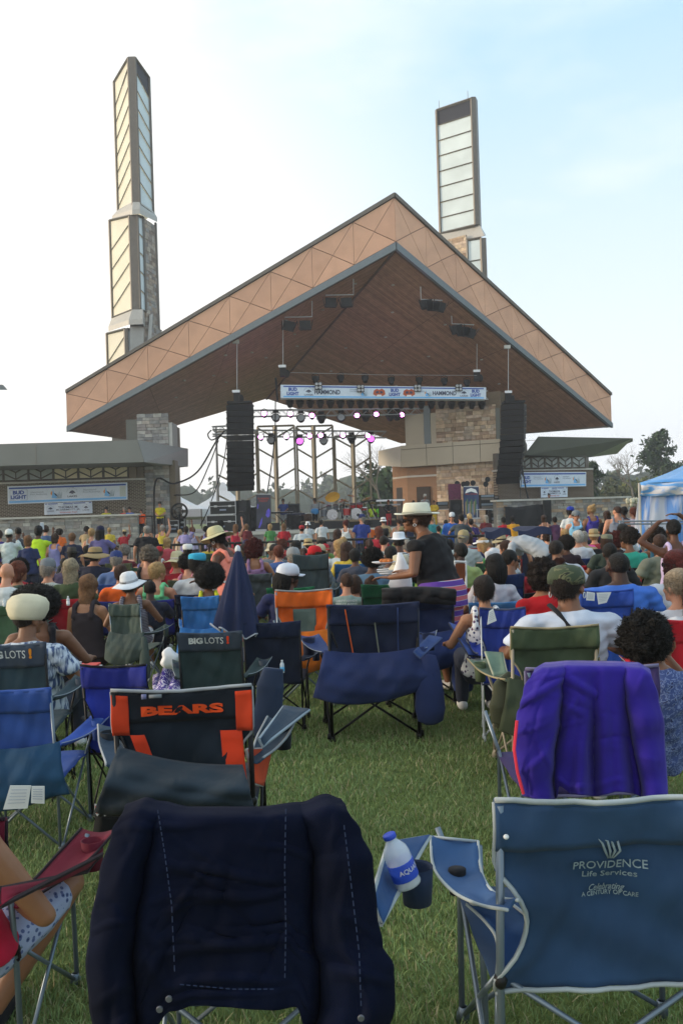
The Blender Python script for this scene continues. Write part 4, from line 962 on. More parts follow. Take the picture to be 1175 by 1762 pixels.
def loose_paper(label, pts, d):
    T = thing('paper_sheet', label, 'paper', P(*pts[0], d)); m = paper_at(T, pts, d); m.build('sheet', paper, T)
    a, b, c_, e = [P(x, y, d-.006) for x, y in pts]
    m = MB()
    for k in range(5):
        t0 = .18+.14*k; p, q = a.lerp(e, t0).lerp(b.lerp(c_, t0), .12), a.lerp(e, t0).lerp(b.lerp(c_, t0), .85); m.tube([p, q], .0012, 3)
    m.build('small_print', pale_ink, T)
loose_paper('larger white paper pinned on the teal skirt of the royal blue chair', [(18, 1352), (54, 1352), (48, 1391), (6, 1393)], 3.62)
loose_paper('smaller white paper beside the larger one on the teal skirt', [(55, 1353), (77, 1353), (77, 1383), (54, 1382)], 3.62)
BG1 = chair_at(14, 1112, 122, 'grey green store chair under the man in the beret', d=4.8, style='fine', cols=dict(back='2a3d46', hem='38424f'), rz=R(5))
def biglots(T, z=.865, exc='e08a1a'):
    wm = mat('print_white', 'c4c8c4', .7, var=.1)
    back_text(T, 'BIG', wm, -.125, z, .12, .045, bold=.045, off=.026); back_text(T, 'LOTS', wm, .035, z, .165, .045, bold=.0, off=.026)
    back_text(T, '!', mat('print_'+exc, exc, .7, var=0), .155, z+.003, .022, .058, bold=.05, off=.026)
biglots(BG1)
BG2 = chair_at(360, 1090, 112, 'grey green store chair with white and orange lettering beside the umbrella pole', d=5.6, style='fine', cols=dict(back='26383a', hem='333d48'))
biglots(BG2, exc='d8431f')
BB = chair_at(191, 1149, 118, 'royal blue chair with black edges behind the orange lettered chair', d=4.5, style='fine cut', cols=dict(back='2a3aa0', hem='222b80', trim='15161c', seat='1d3c58', arm='1c2025'), rz=R(-6))
NV = chair_at(467, 1072, 100, 'plain dark navy folding chair just beyond the umbrella pole', d=6.3, style='fine', cols=dict(back='141d30', hem='16213a', arm='1c2a44'))
OR = chair_at(522, 1017, 98, 'bright orange folding chair with a grey mesh window', d=7.1, style='fine cut skirt noarm', cols=dict(back='e0601c', hem='e56a22', trim='8d8f90', arm='cf6a22', seat='c8641f', skirt='c86a1e'), frame=greytube)
patch(OR, .30, .70, .26, .74, fab('5f6f68'), .012, 'mesh_window')
CN = chair_at(641, 1040, 158, 'large navy folding chair with drooping skirt in the middle of the lawn', d=6.0, style='fine skirt bag stay', cols=dict(back='141d35', hem='18223f', skirt='202e58', arm='263a6a'), rz=R(2))
for x0, c_, hh in ((-.17, 'd8622a', .75), (0.0, '777c70', 1.0), (.15, '2c3c68', 1.0)):
    m = MB(); pts = []
    for k in range(9):
        t_ = k/8; v = .05+t_*.9*hh; u = (x0+.05*t_)/.564+.5; pts.append(Vector((x0+.05*t_*(1 if x0 < .1 else 0), -.335+.085*v+.045*math.sin(math.pi*u)*(.25+.75*math.sin(math.pi*min(1, v*.9+.1)))-.024, .92-.52*v)))
    m.tube(pts, .0045, 5); local_part(CN, 'strap', m, fab(c_))
BK = chair_at(722, 1022, 118, 'navy folding chair with a black fleece blanket over its top', d=7.0, style='fine skirt bag', cols=dict(back='1f2d55', hem='1b2749', skirt='243668', arm='1f2d55'))
def blanket(label, x0, x1, y0, y1, d, M, name='blanket', cat='blanket', sag=4):
    T = thing(name, label, cat, P((x0+x1)/2, y1, d)); m = MB()
    def fn(u, v):
        a = v*math.pi*1.15-.25
        p = P(x0+(x1-x0)*u, y0+(y1-y0)*min(1, max(0, (v-.25)/.75))+sag*math.sin(math.pi*u)*0-sag*math.sin(math.pi*u), d)
        p.y += -.05*math.sin(min(math.pi/2, max(0, (v-.2)*4)))+(.06 if v < .2 else 0)*(1-v*5)+wrk(u, v, 1, 1.6)+.01*math.sin(u*25+v*3); return p
    m.grid(fn, 30, 14, th=.014); m.build('cloth', M, T, smooth=True); return T
blanket('black fleece blanket folded over the top of the navy chair', 657, 783, 1017, 1040, 6.9, fab('0d0b0e'))
# a few more chairs of the near rows
make = chair_at
make(210, 1041, 60, 'grey green folding chair with skirt behind the woman in the white sun hat', d=8.1, style='fine skirt bag', cols=dict(back='44524e', skirt='3d4946', arm='3a4644'), frame=greytube, rz=R(-14))
make(343, 1028, 66, 'bright blue folding chair with drooping skirt under the woman in yellow', d=8.0, style='fine skirt', cols=dict(back='2f68a8', skirt='2c67a5', arm='2f68a8'))
make(864, 1050, 78, 'royal blue folding chair with white paper tag under the woman in the printed tank top', d=5.8, style='fine cut bag', cols=dict(back='263c94', hem='223686', trim='39425c', skirt='24458e', arm='263c94'), frame=whitetube, rz=R(-10))
loose_paper('folded white paper clipped on the royal blue chair by the printed tank top', [(841, 1052), (848, 1047), (854, 1068), (838, 1075)], 5.6)
make(820, 1012, 80, 'crimson folding chair beyond the woman with hoop earrings', d=8.2, style='fine', cols=dict(back='86131f', arm='7a121d'))
make(873, 990, 62, 'flag patterned folding chair with stars and navy top', d=8.2, style='fine', cols=dict(back='1d3468', hem='15284f'))
make(1046, 1018, 90, 'medium blue folding chair with two paper tags under the man in the blue polo', d=6.8, style='fine skirt cut', cols=dict(back='27489e', hem='27489e', trim='27489e', skirt='2c52aa', arm='2f62a8'))
loose_paper('small square paper tag on the blue chair', [(1009, 1018), (1023, 1020), (1022, 1034), (1008, 1033)], 6.48)
loose_paper('larger notched paper tag on the blue chair', [(1026, 1020), (1051, 1019), (1043, 1037), (1029, 1040)], 6.48)
make(1078, 1000, 52, 'scarlet folding chair in front of the man in the blue polo', d=9.5, style='fine skirt', cols=dict(back='a81526', skirt='a01424'))
make(1134, 1021, 60, 'teal blue folding chair under the woman in the white ribbed shirt', d=7.6, style='fine', cols=dict(back='285a92', hem='23507f'))
make(1192, 1070, 90, 'bright red folding chair at the frame edge beside the woman in white', d=4.9, style='fine', cols=dict(back='b01828', arm='901626'))
make(-135, 1412, 300, 'crimson folding chair with dark piping holding the woman in patterned shorts', d=2.5, style='fine cut', cols=dict(back='5a0f24', hem='5a0f24', trim='20121a', arm='6a1228', seat='5e1024'), frame=greytube)
make(667, 1006, 92, 'forest green folding chair behind the black blanket', d=8.4, style='fine', cols=dict(back='114a30', hem='124f33'))
make(500, 1012, 82, 'dark green folding chair peeping out above the orange chair', d=9.2, style='plain', cols=dict(back='0f5a38'))
# ---- garments hung over chairs
def sheet_px(T, name, xl, xr, yt, yb, dep, M, nu=40, nv=40, th=.012):
    """a hanging cloth given by its outline (functions of v / u in photo pixels) and its own depth"""
    def fn(u, v):
        x = xl(v)+(xr(v)-xl(v))*u; y = yt(u)+(yb(u)-yt(u))*v; return P(x, y, dep(u, v))
    m = MB(); m.grid(fn, nu, nv, th=th); return m.build(name, M, T, smooth=True)
def sleeve_px(T, name, pts, M, n=20, flat=.55, seed=0):
    """pts: (px,py,depth,half width px); a hanging sleeve of flattened section"""
    m = MB(); vs = []; K = []
    import itertools
    N_ = 6*(len(pts)-1)
    for i in range(N_+1):
        t_ = i/N_*(len(pts)-1); k = min(int(t_), len(pts)-2); f_ = t_-k; f_ = f_*f_*(3-2*f_)*.5+f_*.5
        a, b = pts[k], pts[k+1]; K.append([a[j]+(b[j]-a[j])*f_ for j in range(4)])
    for i, (x, y, d, w_) in enumerate(K):
        c = P(x, y, d); r = w_*d/F
        j0 = K[max(0, i-1)]; j1 = K[min(len(K)-1, i+1)]; dx, dy = j1[0]-j0[0], j1[1]-j0[1]; l = math.hypot(dx, dy) or 1; nx, ny = dy/l, -dx/l
        ax = Vector((nx, 0, -ny))
        for q in range(n):
            an = 2*math.pi*q/n; rr = r*(1+.035*math.sin(an*3+i*.45+seed)+.04*math.sin(an*2-i*.5+seed)+.02*math.sin(i*.9+seed))
            vs.append(c+ax*math.cos(an)*rr+Vector((0, 1, 0))*math.sin(an)*rr*flat)
    L_ = len(K); fs = [(i*n+q, i*n+(q+1) % n, (i+1)*n+(q+1) % n, (i+1)*n+q) for i in range(L_-1) for q in range(n)]+[tuple(range(n-1, -1, -1)), tuple((L_-1)*n+q for q in range(n))]
    m.add(vs, fs); return m.build(name, M, T, smooth=True)
denim = fab('070e22', folds=1.0, name='dark_denim', sheen=.0, var=.35, rough=.95); denim.node_tree.nodes['Principled BSDF'].inputs['Specular IOR Level'].default_value = .12; stitch = mat('denim_stitch', '1d2c4a', .8)
JK = thing('denim_jacket', 'dark indigo denim jacket draped over a chair back, sleeves hanging', 'jacket', P(400, 1700, 2.0))
def fold(u, v): return .018*math.sin(v*14+u*2)*math.sin(math.pi*u)+.008*math.sin(v*27-u*5)+.006*math.sin(u*19+v*4)+.005*math.sin(u*40+v*9)
def lerpk(Q, t):
    """smooth interpolation through key values (t, value)"""
    for i in range(len(Q)-1):
        if t <= Q[i+1][0] or i == len(Q)-2:
            a, b = Q[i], Q[i+1]; f_ = max(0, min(1, (t-a[0])/(b[0]-a[0]))); f_ = f_*f_*(3-2*f_); return a[1]+(b[1]-a[1])*f_
def cloth_px(T, name, lk, rk, tk, bk, dep, M, nu=90, nv=60, th=.006):
    """one thin hanging cloth: left/right outline keyed by v, top/bottom keyed by u (photo pixels), depth relief dep(u, v)"""
    y0, y1 = min(v for _, v in tk), max(v for _, v in bk)
    def fn(u, v):
        y = lerpk(tk, u)+(lerpk(bk, u)-lerpk(tk, u))*v; w_ = (y-y0)/(y1-y0); x = lerpk(lk, w_)+(lerpk(rk, w_)-lerpk(lk, w_))*u
        return P(x, y, dep(u, v))
    m = MB(); m.grid(fn, nu, nv, th=th); return m.build(name, M, T, smooth=True)
_jr = random.Random(5); JCR = [(_jr.uniform(.02, .98), _jr.uniform(.05, .95), (math.sin(a_), math.cos(a_)), _jr.uniform(-.008, .012), _jr.uniform(.008, .016)) for a_ in [_jr.gauss(.0, .5) if k % 3 else _jr.gauss(1.57, .3) for k in range(46)]]
def crease(d, w_): return math.exp(-(d/w_)**2)
def jdep(u, v):
    gl, gr = .16-.02*v, .80-.05*v        # where the sleeves fall in front of the body
    z = 1.93+.035*crease(u-gl, .022)*min(1, v*3)+.035*crease(u-gr, .022)*min(1, v*3)
    if u < gl: z -= .034*math.sin(math.pi*(u/gl))**.7*min(1, v*3+.2)
    elif u > gr: z -= .038*math.sin(math.pi*((u-gr)/(1-gr)))**.7*min(1, v*3+.2)
    else:
        s_ = (u-gl)/(gr-gl); z -= .025*math.sin(math.pi*s_)
        for k, (c_, sl, am) in enumerate(((.30, .05, .010), (.46, -.06, .013), (.62, .08, .011), (.70, -.03, .012), (.86, .02, .010))): z -= am*crease(v-c_-sl*s_+.02*math.sin(s_*6+k), .022)*math.sin(math.pi*s_)
    z += .003*math.sin(u*60+v*13)*v+.004*math.sin(v*30+u*11)*(.3+abs(u-.5))
    for cu, cv, sl, am, wd in JCR: z -= am*crease((u-cu)*sl[0]+(v-cv)*sl[1], wd)*crease(math.hypot(u-cu, v-cv), .16)
    z -= .012*crease((u-.08)*1.0+.15*math.sin(v*7), .02)*v; z -= .014*crease((u-.90)-.03*math.sin(v*9), .018)*v
    if v < .05: z += (.05-v)*1.6
    return z
cloth_px(JK, 'jacket_back', [(0, 236), (.05, 216), (.14, 196), (.3, 176), (.5, 160), (.65, 152), (.8, 158), (1, 176)], [(0, 582), (.05, 594), (.14, 618), (.25, 638), (.45, 645), (.58, 655), (.66, 674), (.8, 676), (1, 650)],
         [(0, 1386), (.06, 1376), (.14, 1382), (.3, 1392), (.6, 1392), (.8, 1384), (.94, 1370), (1, 1378)], [(0, 1810), (.15, 1810), (.20, 1764), (.27, 1738), (.34, 1728), (.60, 1736), (.68, 1730), (.72, 1768), (.78, 1815), (1, 1815)], jdep, denim, 130, 90)
def on_j(px, py, dd):  # a point on the jacket in front of its cloth
    return P(px, py, dd)
for pts, dd in (([(272, 1394), (284, 1470), (296, 1560), (302, 1695)], 1.872), ([(492, 1392), (490, 1500), (492, 1600), (490, 1700)], 1.872), ([(310, 1694), (400, 1702), (486, 1702)], 1.872), ([(592, 1420), (604, 1520), (618, 1640), (622, 1750)], 1.848)):
    m = MB(); L_ = []
    for i in range(len(pts)-1):
        for k in range(8): L_.append(P(pts[i][0]+(pts[i+1][0]-pts[i][0])*k/8, pts[i][1]+(pts[i+1][1]-pts[i][1])*k/8, dd))
    for i in range(0, len(L_)-1, 1): m.tube([L_[i], L_[i].lerp(L_[i+1], .6)], .0013, 4)
    m.build('stitching', stitch, JK)
brass = mat('button_metal', '6d7078', .4, metal=.7)
for x, y in ((275, 1737), (291, 1719), (621, 1752)):
    m = MB(); m.lathe([(.0, -.004), (.006, -.004), (.0075, 0), (.006, .003), (0, .003)], P(x, y, 1.85), 12, rot=Matrix.Rotation(R(90), 3, 'X')); m.build('button', brass, JK)
fleece = fab('2b1d86', rough=.95, folds=.6, name='purple_fleece', sheen=.08); fleece2 = fab('342a96', rough=.8, name='purple_patch')
PJ = thing('fleece_jacket', 'purple fleece jacket hung over a chair back with both sleeves down', 'jacket', P(1015, 1360, 3.2))
def pdep(u, v):
    gl, gr = .24+.05*math.sin(v*4), .80-.03*math.sin(v*5)
    z = 3.12+.05*(crease(u-gl, .022)+crease(u-gr, .02))*min(1, v*2.5)
    if u < gl: z -= .045*math.sin(math.pi*(u/gl))**.7*min(1, v*2+.2)
    elif u > gr: z -= .042*math.sin(math.pi*((u-gr)/(1-gr)))**.7*min(1, v*2+.2)
    else:
        s_ = (u-gl)/(gr-gl); z += (.030*math.sin(s_*15+.6)+.016*math.sin(s_*27+v*2))*min(1, v*1.4)
    for cu, cv, sl, am, wd in JCR[:30]: z -= 1.1*am*crease((u-cu)*sl[0]+(v-cv)*sl[1], wd*1.1)*crease(math.hypot(u-cu, v-cv), .18)
    z -= .02*crease(v-.12-.5*abs(u-.3), .03)*(u < .55); z += .006*math.sin(v*22+u*9)*(1 if u < gl or u > gr else .3)
    if v < .05: z += (.05-v)*2.5
    return z
cloth_px(PJ, 'jacket_back', [(0, 926), (.05, 920), (.2, 902), (.4, 890), (.6, 886), (.8, 892), (1, 903)], [(0, 1108), (.08, 1118), (.25, 1130), (.45, 1140), (1, 1146)],
         [(0, 1152), (.08, 1142), (.3, 1139), (.7, 1140), (.93, 1142), (1, 1152)], [(0, 1370), (.14, 1380), (.22, 1374), (.27, 1352), (.34, 1366), (.5, 1370), (.66, 1362), (.78, 1366), (.84, 1374), (1, 1378)], pdep, fleece, 120, 60)
m = MB(); m.tube([P(889, 1240, 3.07), P(884, 1290, 3.07), P(890, 1330, 3.08), P(900, 1366, 3.08)], .006, 5); m.build('piping', fab('e03a50'), PJ)
def garment(name, label, cat, pts, M, flat=.4, seed=0):
    T = thing(name, label, cat, P(pts[0][0], pts[-1][1], pts[0][2])); sleeve_px(T, 'cloth', pts, M, flat=flat, seed=seed); return T
garment('folded_jacket', 'olive jacket bundled over the arm of the olive canvas chair', 'jacket', [(885, 1160, 5.2, 12), (872, 1185, 5.1, 24), (866, 1215, 5.05, 25), (864, 1245, 5.05, 18), (862, 1254, 5.05, 8)], fab('3a3d2c'), seed=3)
garment('chair_sleeve', 'slate blue storage sleeve hanging over the arm beyond the orange lettered chair', 'storage sleeve', [(470, 1150, 4.6, 16), (466, 1180, 4.6, 24), (462, 1220, 4.6, 24), (456, 1260, 4.6, 20), (454, 1272, 4.6, 16)], fab('26344c'), seed=2)
m = MB(); 
T = thing('side_table_pad', 'slate blue armrest pad with pale edge jutting beyond the orange lettered chair', 'armrest pad', P(490, 1240, 4.2)) if False else None
def arm_pad(label, quad, d, c1, c2, group=None):
    T = thing('chair_arm_pad', label, 'chair arm', P(*quad[0], d[0])); q = [P(x, y, dd) for (x, y), dd in zip(quad, d)]
    m = MB(); m.grid(lambda u, v: q[0].lerp(q[1], u).lerp(q[3].lerp(q[2], u), v)+EZ*(-.02*math.sin(math.pi*u)*math.sin(math.pi*v)), 8, 6, th=.008); m.build('pad', fab(c1), T, smooth=True)
    m = MB(); m.tube(q+[q[0]], .007, 5); m.build('piping', fab(c2), T)
arm_pad('slate blue chair arm with pale edge jutting beyond the orange lettered chair', [(446, 1272), (488, 1216), (532, 1222), (452, 1284)], (3.6, 4.2, 4.2, 3.6), '2a3b4c', '8795a0')
arm_pad('sage green chair arm with pale edge beside the olive jacket', [(834, 1122), (864, 1124), (872, 1160), (850, 1166)], (5.6, 5.6, 5.3, 5.3), '5f7566', '9a9c88')
arm_pad('blue chair arm pad with dark edge left of the printed tank top', [(772, 1072), (800, 1082), (838, 1132), (806, 1128)], (6.6, 6.7, 6.2, 6.1), '2c488c', '262c3c')
arm_pad('blue cup holder arm of the large navy chair', [(712, 1122), (738, 1094), (760, 1098), (722, 1132)], (5.9, 6.4, 6.4, 5.9), '2d4478', '3b4d78')
arm_pad('crimson chair arm with dark piping below the bare elbow', [(0, 1530), (150, 1500), (176, 1470), (0, 1560)], (2.15, 2.75, 2.85, 2.1), '7a142c', '23141a')
arm_pad('orange lower side cloth of the lettered chair', [(424, 1290), (466, 1288), (452, 1352), (436, 1348)], (3.6, 4.0, 3.9, 3.6), 'cf4a22', '9a9a9a')
def strip_px(T, name, Lp, Rp, M, PM, n=24):
    def crv(Q, t):
        t = t*(len(Q)-1); k = min(int(t), len(Q)-2); f_ = t-k; a, b = P(*Q[k]), P(*Q[k+1]); p0, p3 = P(*Q[max(0, k-1)]), P(*Q[min(len(Q)-1, k+2)])
        return .5*((2*a)+(b-p0)*f_+(2*p0-5*a+4*b-p3)*f_*f_+(-p0+3*a-3*b+p3)*f_**3)
    m = MB(); m.grid(lambda u, v: crv(Lp, v).lerp(crv(Rp, v), u)+Vector((0, .012*math.sin(math.pi*u), -.012*math.sin(math.pi*u)+.003*math.sin(v*22+u*5))), 8, n, th=.006); world_part(T, name, m, M)
    m = MB()
    for Q in (Lp, Rp): m.tube([crv(Q, k/n)+Vector((0, -.004, .002)) for k in range(n+1)], .0048, 6)
    m.tube([P(*Lp[0]), P(*Rp[0])], .0048, 6); world_part(T, 'piping', m, PM)
pm_ = fab('98a2a6')
strip_px(PROV, 'armrest', [(741, 1440, 2.66), (745, 1490, 2.55), (775, 1531, 2.38), (822, 1556, 2.22), (872, 1566, 2.09)], [(822, 1448, 2.66), (826, 1492, 2.55), (838, 1524, 2.38), (862, 1545, 2.22), (890, 1549, 2.09)], fab('30507a'), pm_)
strip_px(PROV, 'side_panel', [(802, 1556, 2.42), (836, 1588, 2.36), (855, 1622, 2.28), (853, 1692, 2.20)], [(880, 1556, 2.34), (908, 1580, 2.32), (922, 1612, 2.30), (905, 1664, 2.26)], fab('2a4a78'), pm_)
m = MB(); m.lathe([(.026, 0), (.024, -.07), (0, -.072)], P(786, 1495, 2.52), 12); world_part(PROV, 'cup_holder', m, fab('0d1018'))
for a_, b_ in (((858, 1700, 2.2), (856, 1800, 2.2)), ((824, 1455, 2.64), (840, 1900, 2.6))):
    m = MB(); m.tube([P(*a_), P(*b_)], .010, 8); world_part(PROV, 'leg', m, greytube)
arm_pad('blue cup holder arm with pale edge beside the denim jacket', [(640, 1545), (668, 1452), (738, 1440), (655, 1590)], (2.0, 2.35, 2.45, 1.98), '2b4a76', '96a0a4')
# ---- bottles, umbrella, small things
clearP = mat('clear_plastic', (.72, .80, .86), .12, var=0, spec=.7); clearP.node_tree.nodes['Principled BSDF'].inputs['Alpha'].default_value = .5
labelB = mat('blue_label', '2747b0', .4, var=0); capB = mat('blue_cap', '2a49b8', .4, var=0)
def bottle(label, px, pybot, d, h, tilt=0, cap=capB, lab=labelB, liquid=True, group=None, txt=None, wr=.165):
    b = P(px, pybot, d); T = thing('water_bottle', label, 'bottle', b, group=group); T.rotation_euler = (0, R(tilt), 0); r = h*wr
    def prt(nm, prof, M, n=20):
        m = MB(); m.lathe([(a*r, z*h) for a, z in prof], (0, 0, 0), n); return local_part(T, nm, m, M)
    prt('bottle_body', [(.0, 0), (.7, 0), (.95, .02), (1, .06), (.96, .12), (1, .2), (.96, .3), (1, .42), (1, .6), (.9, .7), (.6, .8), (.42, .86), (.42, .9)], clearP)
    prt('bottle_label', [(1.02, .16), (1.03, .17), (1.03, .46), (1.02, .47)], lab); prt('cap', [(.48, .895), (.5, .9), (.5, .965), (.46, .975), (0, .976)], cap)
    if txt:
        v, f = textmesh(txt, .02); lo = v.min(0); hi = v.max(0); q = (v-(lo+hi)/2)/(hi-lo); m = MB(); vs = []
        for a in q:
            an = a[0]*2.6+1.0; rr = r*1.04; vs.append((math.sin(an)*rr, -math.cos(an)*rr, h*(.33+a[1]*.10)))
        m.add(vs, f); local_part(T, 'lettering', m, white_ink)
    return T
bottle('large clear water bottle with blue cap and blue label in the cup holder', 704, 1524, 2.14, .14, -20, txt='AQUAFINA', wr=.235)
CHD = thing('cup_holder_pouch', 'dark blue cloth cup holder hanging under the clear bottle', 'cup holder', P(715, 1500, 2.16)); m = MB(); m.lathe([(.0, -.06), (.036, -.058), (.04, .0), (.042, .035), (.038, .03), (.034, -.05)], P(717, 1522, 2.2), 16); m.v = [(a, b, c+.012) for a, b, c in m.v]; m.build('pouch', fab('16263f'), CHD, smooth=True)
bottle('small water bottle on the arm of the dark navy chair', 486, 1158, 5.6, .085, 0, cap=whitetube, lab=mat('aqua_label', '5ea9d6', .4))
bottle('water bottle with pale blue label beside the orange chair', 548, 1121, 6.9, .10, 0, cap=whitetube, lab=MATS['aqua_label'])
bottle('white topped bottle standing on the tray by the royal blue chair', 140, 1162, 6.8, .11, 0, cap=whitetube, lab=whiteV)
bottle('clear bottle in the cup holder of the green chair', 118, 1042, 9, .10, 0, cap=whitetube, lab=whiteV)
bottle('small white bottle beside the olive green chair', 8, 1044, 8.5, .085, 0, cap=whitetube, lab=whiteV)
U = thing('parasol', 'closed navy parasol with white edging on a white pole', 'umbrella', P(413, 1200, 6.4))
ub, ut = P(412, 1085, 6.4), P(409.5, 947, 6.45)
m = MB(); m.tube([P(417, 1182, 6.4), P(411, 1060, 6.4), P(409.5, 946, 6.45)], .014, 10); m.build('pole', whitetube, U, smooth=True)
m = MB(); m.ell(P(409.3, 946, 6.45), (.022, .022, .035), 10, 8); m.build('finial', whitetube, U, smooth=True)
m = MB(); n = 48; vs = []; prof = [0, .08, .25, .45, .65, .82, .93, 1.0]
for j, t_ in enumerate(prof):
    c = ut.lerp(ub, t_); r = .018+.135*t_**.85
    for k in range(n):
        a = 2*math.pi*k/n; pl = 1+.20*math.sin(a*8)*min(1, t_*2)+.06*math.sin(a*3+t_*4); vs.append((c.x+math.cos(a)*r*pl-.02*t_, c.y+math.sin(a)*r*pl, c.z+(.025*math.sin(a*8)-.04*math.cos(a)) * (t_ > .98)))
m.add(vs, [(j*n+k, (j+1)*n+k, (j+1)*n+(k+1) % n, j*n+(k+1) % n) for j in range(len(prof)-1) for k in range(n)]); m.build('canopy', fab('1c2645'), U, smooth=True)
m = MB(); L_ = vs[-n:]; m.tube([Vector(v) for v in L_]+[Vector(L_[0])], .006, 4, cap=False); m.build('edging', fab('b8bcc4'), U)
BGW = thing('plastic_bag', 'white plastic bag lying on the grass near the white sun hat', 'bag', P(290, 1148, 7.9)); m = MB(); m.ell(P(293, 1134, 7.9), (.085, .06, .10), 16, 12); m.v = [(v[0]+.012*math.sin(v[2]*60), v[1]+.01*math.sin(v[0]*70), v[2]+.01*math.sin(v[0]*50)) for v in m.v]; m.build('bag', whiteV, BGW, smooth=True)
BGW = thing('plastic_bag', 'white carrier bag held beside the woman in the black sleeveless top', 'bag', P(688, 1010, 8.3)); m = MB(); m.lathe([(.02, .30), (.045, .22), (.09, .1), (.115, 0), (.10, -.06), (.0, -.08)], P(690, 1005, 8.3), 18, sx=1, sy=.6); m.v = [(v[0]+.01*math.sin(v[2]*40), v[1], v[2]) for v in m.v]; m.build('bag', whiteV, BGW, smooth=True)
def groundcloth(label, x0, x1, y0, y1, M, name='blanket', h=.05):
    gy = lambda px, py: (EYE)*F/(py-yh(px)); T = thing(name, label, 'blanket', P((x0+x1)/2, y1, gy((x0+x1)/2, y1))); m = MB()
    def fn(u, v):
        x = x0+(x1-x0)*u; y = y0+(y1-y0)*v; p = P(x, y, (EYE-.03)*F/(y-yh(x))); p.z = g(p.y)+.02+h*abs(math.sin(u*7+v*3))*math.sin(math.pi*v)*math.sin(math.pi*u); return p
    m.grid(fn, 40, 20, th=.01); m.build('cloth', M, T, smooth=True)
groundcloth('burgundy and white swirl printed blanket spread on the grass', 112, 168, 1066, 1094, pattern('swirl_print', 'blotch', '3a2236', 'b8b2ba', 9), h=.10)
groundcloth('purple and white printed cloth heaped on the grass by the grey green store chair', 264, 312, 1158, 1188, pattern('purple_print', 'blotch', '3d2a86', 'c9c3d6', 22), h=.16)
TR = thing('food_tray', 'white and red food tray on the grass behind the royal blue chair', 'tray', P(145, 1150, 6.8)); m = MB(); m.box(P(140, 1152, 6.8), (.28, .2, .03)); m.build('tray', whiteV, TR); m = MB(); m.box(P(154, 1149, 6.8)+Vector((0, 0, .02)), (.14, .16, .015)); m.build('lid', red_ink, TR)
# canopied chairs and the aluminium lawn chair
def shade_chair(px, py, d, wpx, label):
    c = P(px, py, d); T = thing('canopy_chair', label, 'canopy chair', (c.x, d, g(d)), group='chairs with navy sun canopies'); w_ = wpx*d/F
    m = MB(); m.grid(lambda u, v: Vector((c.x+(u-.5)*w_, d+(v-.5)*.55, c.z+.05*math.sin(math.pi*u)*0-.10*v*0-.12*(v < .05)-.035*math.sin(math.pi*v+u*6))), 14, 8, th=.008); m.build('canopy', fab('1c2540'), T)
    for s in (-1, 1):
        m = MB(); m.tube([(c.x+s*w_*.48, d-.2, g(d)), (c.x+s*w_*.48, d-.2, c.z-.05)], .01, 6); m.build('post', greytube, T)
    m = MB(); m.grid(lambda u, v: Vector((c.x+(u-.5)*w_*.8, d-.22, g(d)+.95-.5*v)), 6, 6, th=.006); m.build('back_panel', fab('1a2236'), T)
    m = MB(); m.grid(lambda u, v: Vector((c.x+(u-.5)*w_*.9, d-.22+.5*v, g(d)+.42)), 4, 4, th=.006); m.build('seat', fab('1a2236'), T)
shade_chair(852, 911, 15, 44, 'navy sun canopy chair on the stage side of the crouching woman')
shade_chair(914, 909, 14, 56, 'wider navy sun canopy chair closer to the dark grey chair')
T = thing('lawn_chair', 'aluminium lawn chair with brown webbing behind the woman with the plate', 'lawn chair', P(790, 1000, 8.6))
for x in (782, 801):
    m = MB(); m.tube([P(x, 965, 8.6), P(x+1, 1030, 8.5), Vector((P(x, 1000, 8.4).x, 8.4, 0))], .011, 8); m.build('frame_tube', whitetube, T)
for y in (966, 980, 1002, 1016):
    m = MB(); m.tube([P(782, y, 8.58), P(801, y+1, 8.58)], .010, 6); m.build('cross_rail', whitetube, T)
m = MB(); m.grid(lambda u, v: P(783+17*u, 970+30*v, 8.56), 4, 6, th=.01); m.build('webbing', fab('6d3d24'), T)

# ---- drooping skirt of the lettered chair, with the club emblem at its corner
def sk_(u, v):
    L0, L1, R0, R1 = (203, 1286), (160, 1402), (418, 1318), (441, 1402)
    x = (L0[0]+(L1[0]-L0[0])*v)*(1-u)+(R0[0]+(R1[0]-R0[0])*v)*u; y = (L0[1]+(L1[1]-L0[1])*v)*(1-u)+(R0[1]+(R1[1]-R0[1])*v)*u+10*math.sin(math.pi*u)*(1-v)
    return P(x, y, 3.36-.22*math.sin(math.pi*min(1, v*.8))+.012*math.sin(u*15+v*9)+.008*math.sin(v*20-u*6))
m = MB(); m.grid(sk_, 30, 24, th=.006); world_part(BE, 'skirt', m, fab('1f2c36', folds=.9))
def sk2(u, v):
    x = 165+(441-165)*u; y = 1402+30*v+ (18*u*(1-u)); return P(x-4*v*(1-u)+6*v*u, y, 3.235+.05*v)
m = MB(); m.grid(sk2, 20, 6, th=.006); world_part(BE, 'skirt', m, fab('10161c'))
for x in (166, 179):
    for c_, k_ in (('c9ccca', 1.0), ('d2481e', .62)):
        q = [P(x+dx*k_, 1393+dy*k_, 3.215-.004*(k_ < 1)) for dx, dy in ((-3, -10), (3, -8), (6, 6), (2, 12), (-3, 4))]; m = MB(); m.add(q+[v+Vector((0, .003, 0)) for v in q], [tuple(range(5)), tuple(range(9, 4, -1))]); world_part(BE, 'emblem', m, mat('emb_'+c_, c_, .7, var=0), smooth=False)
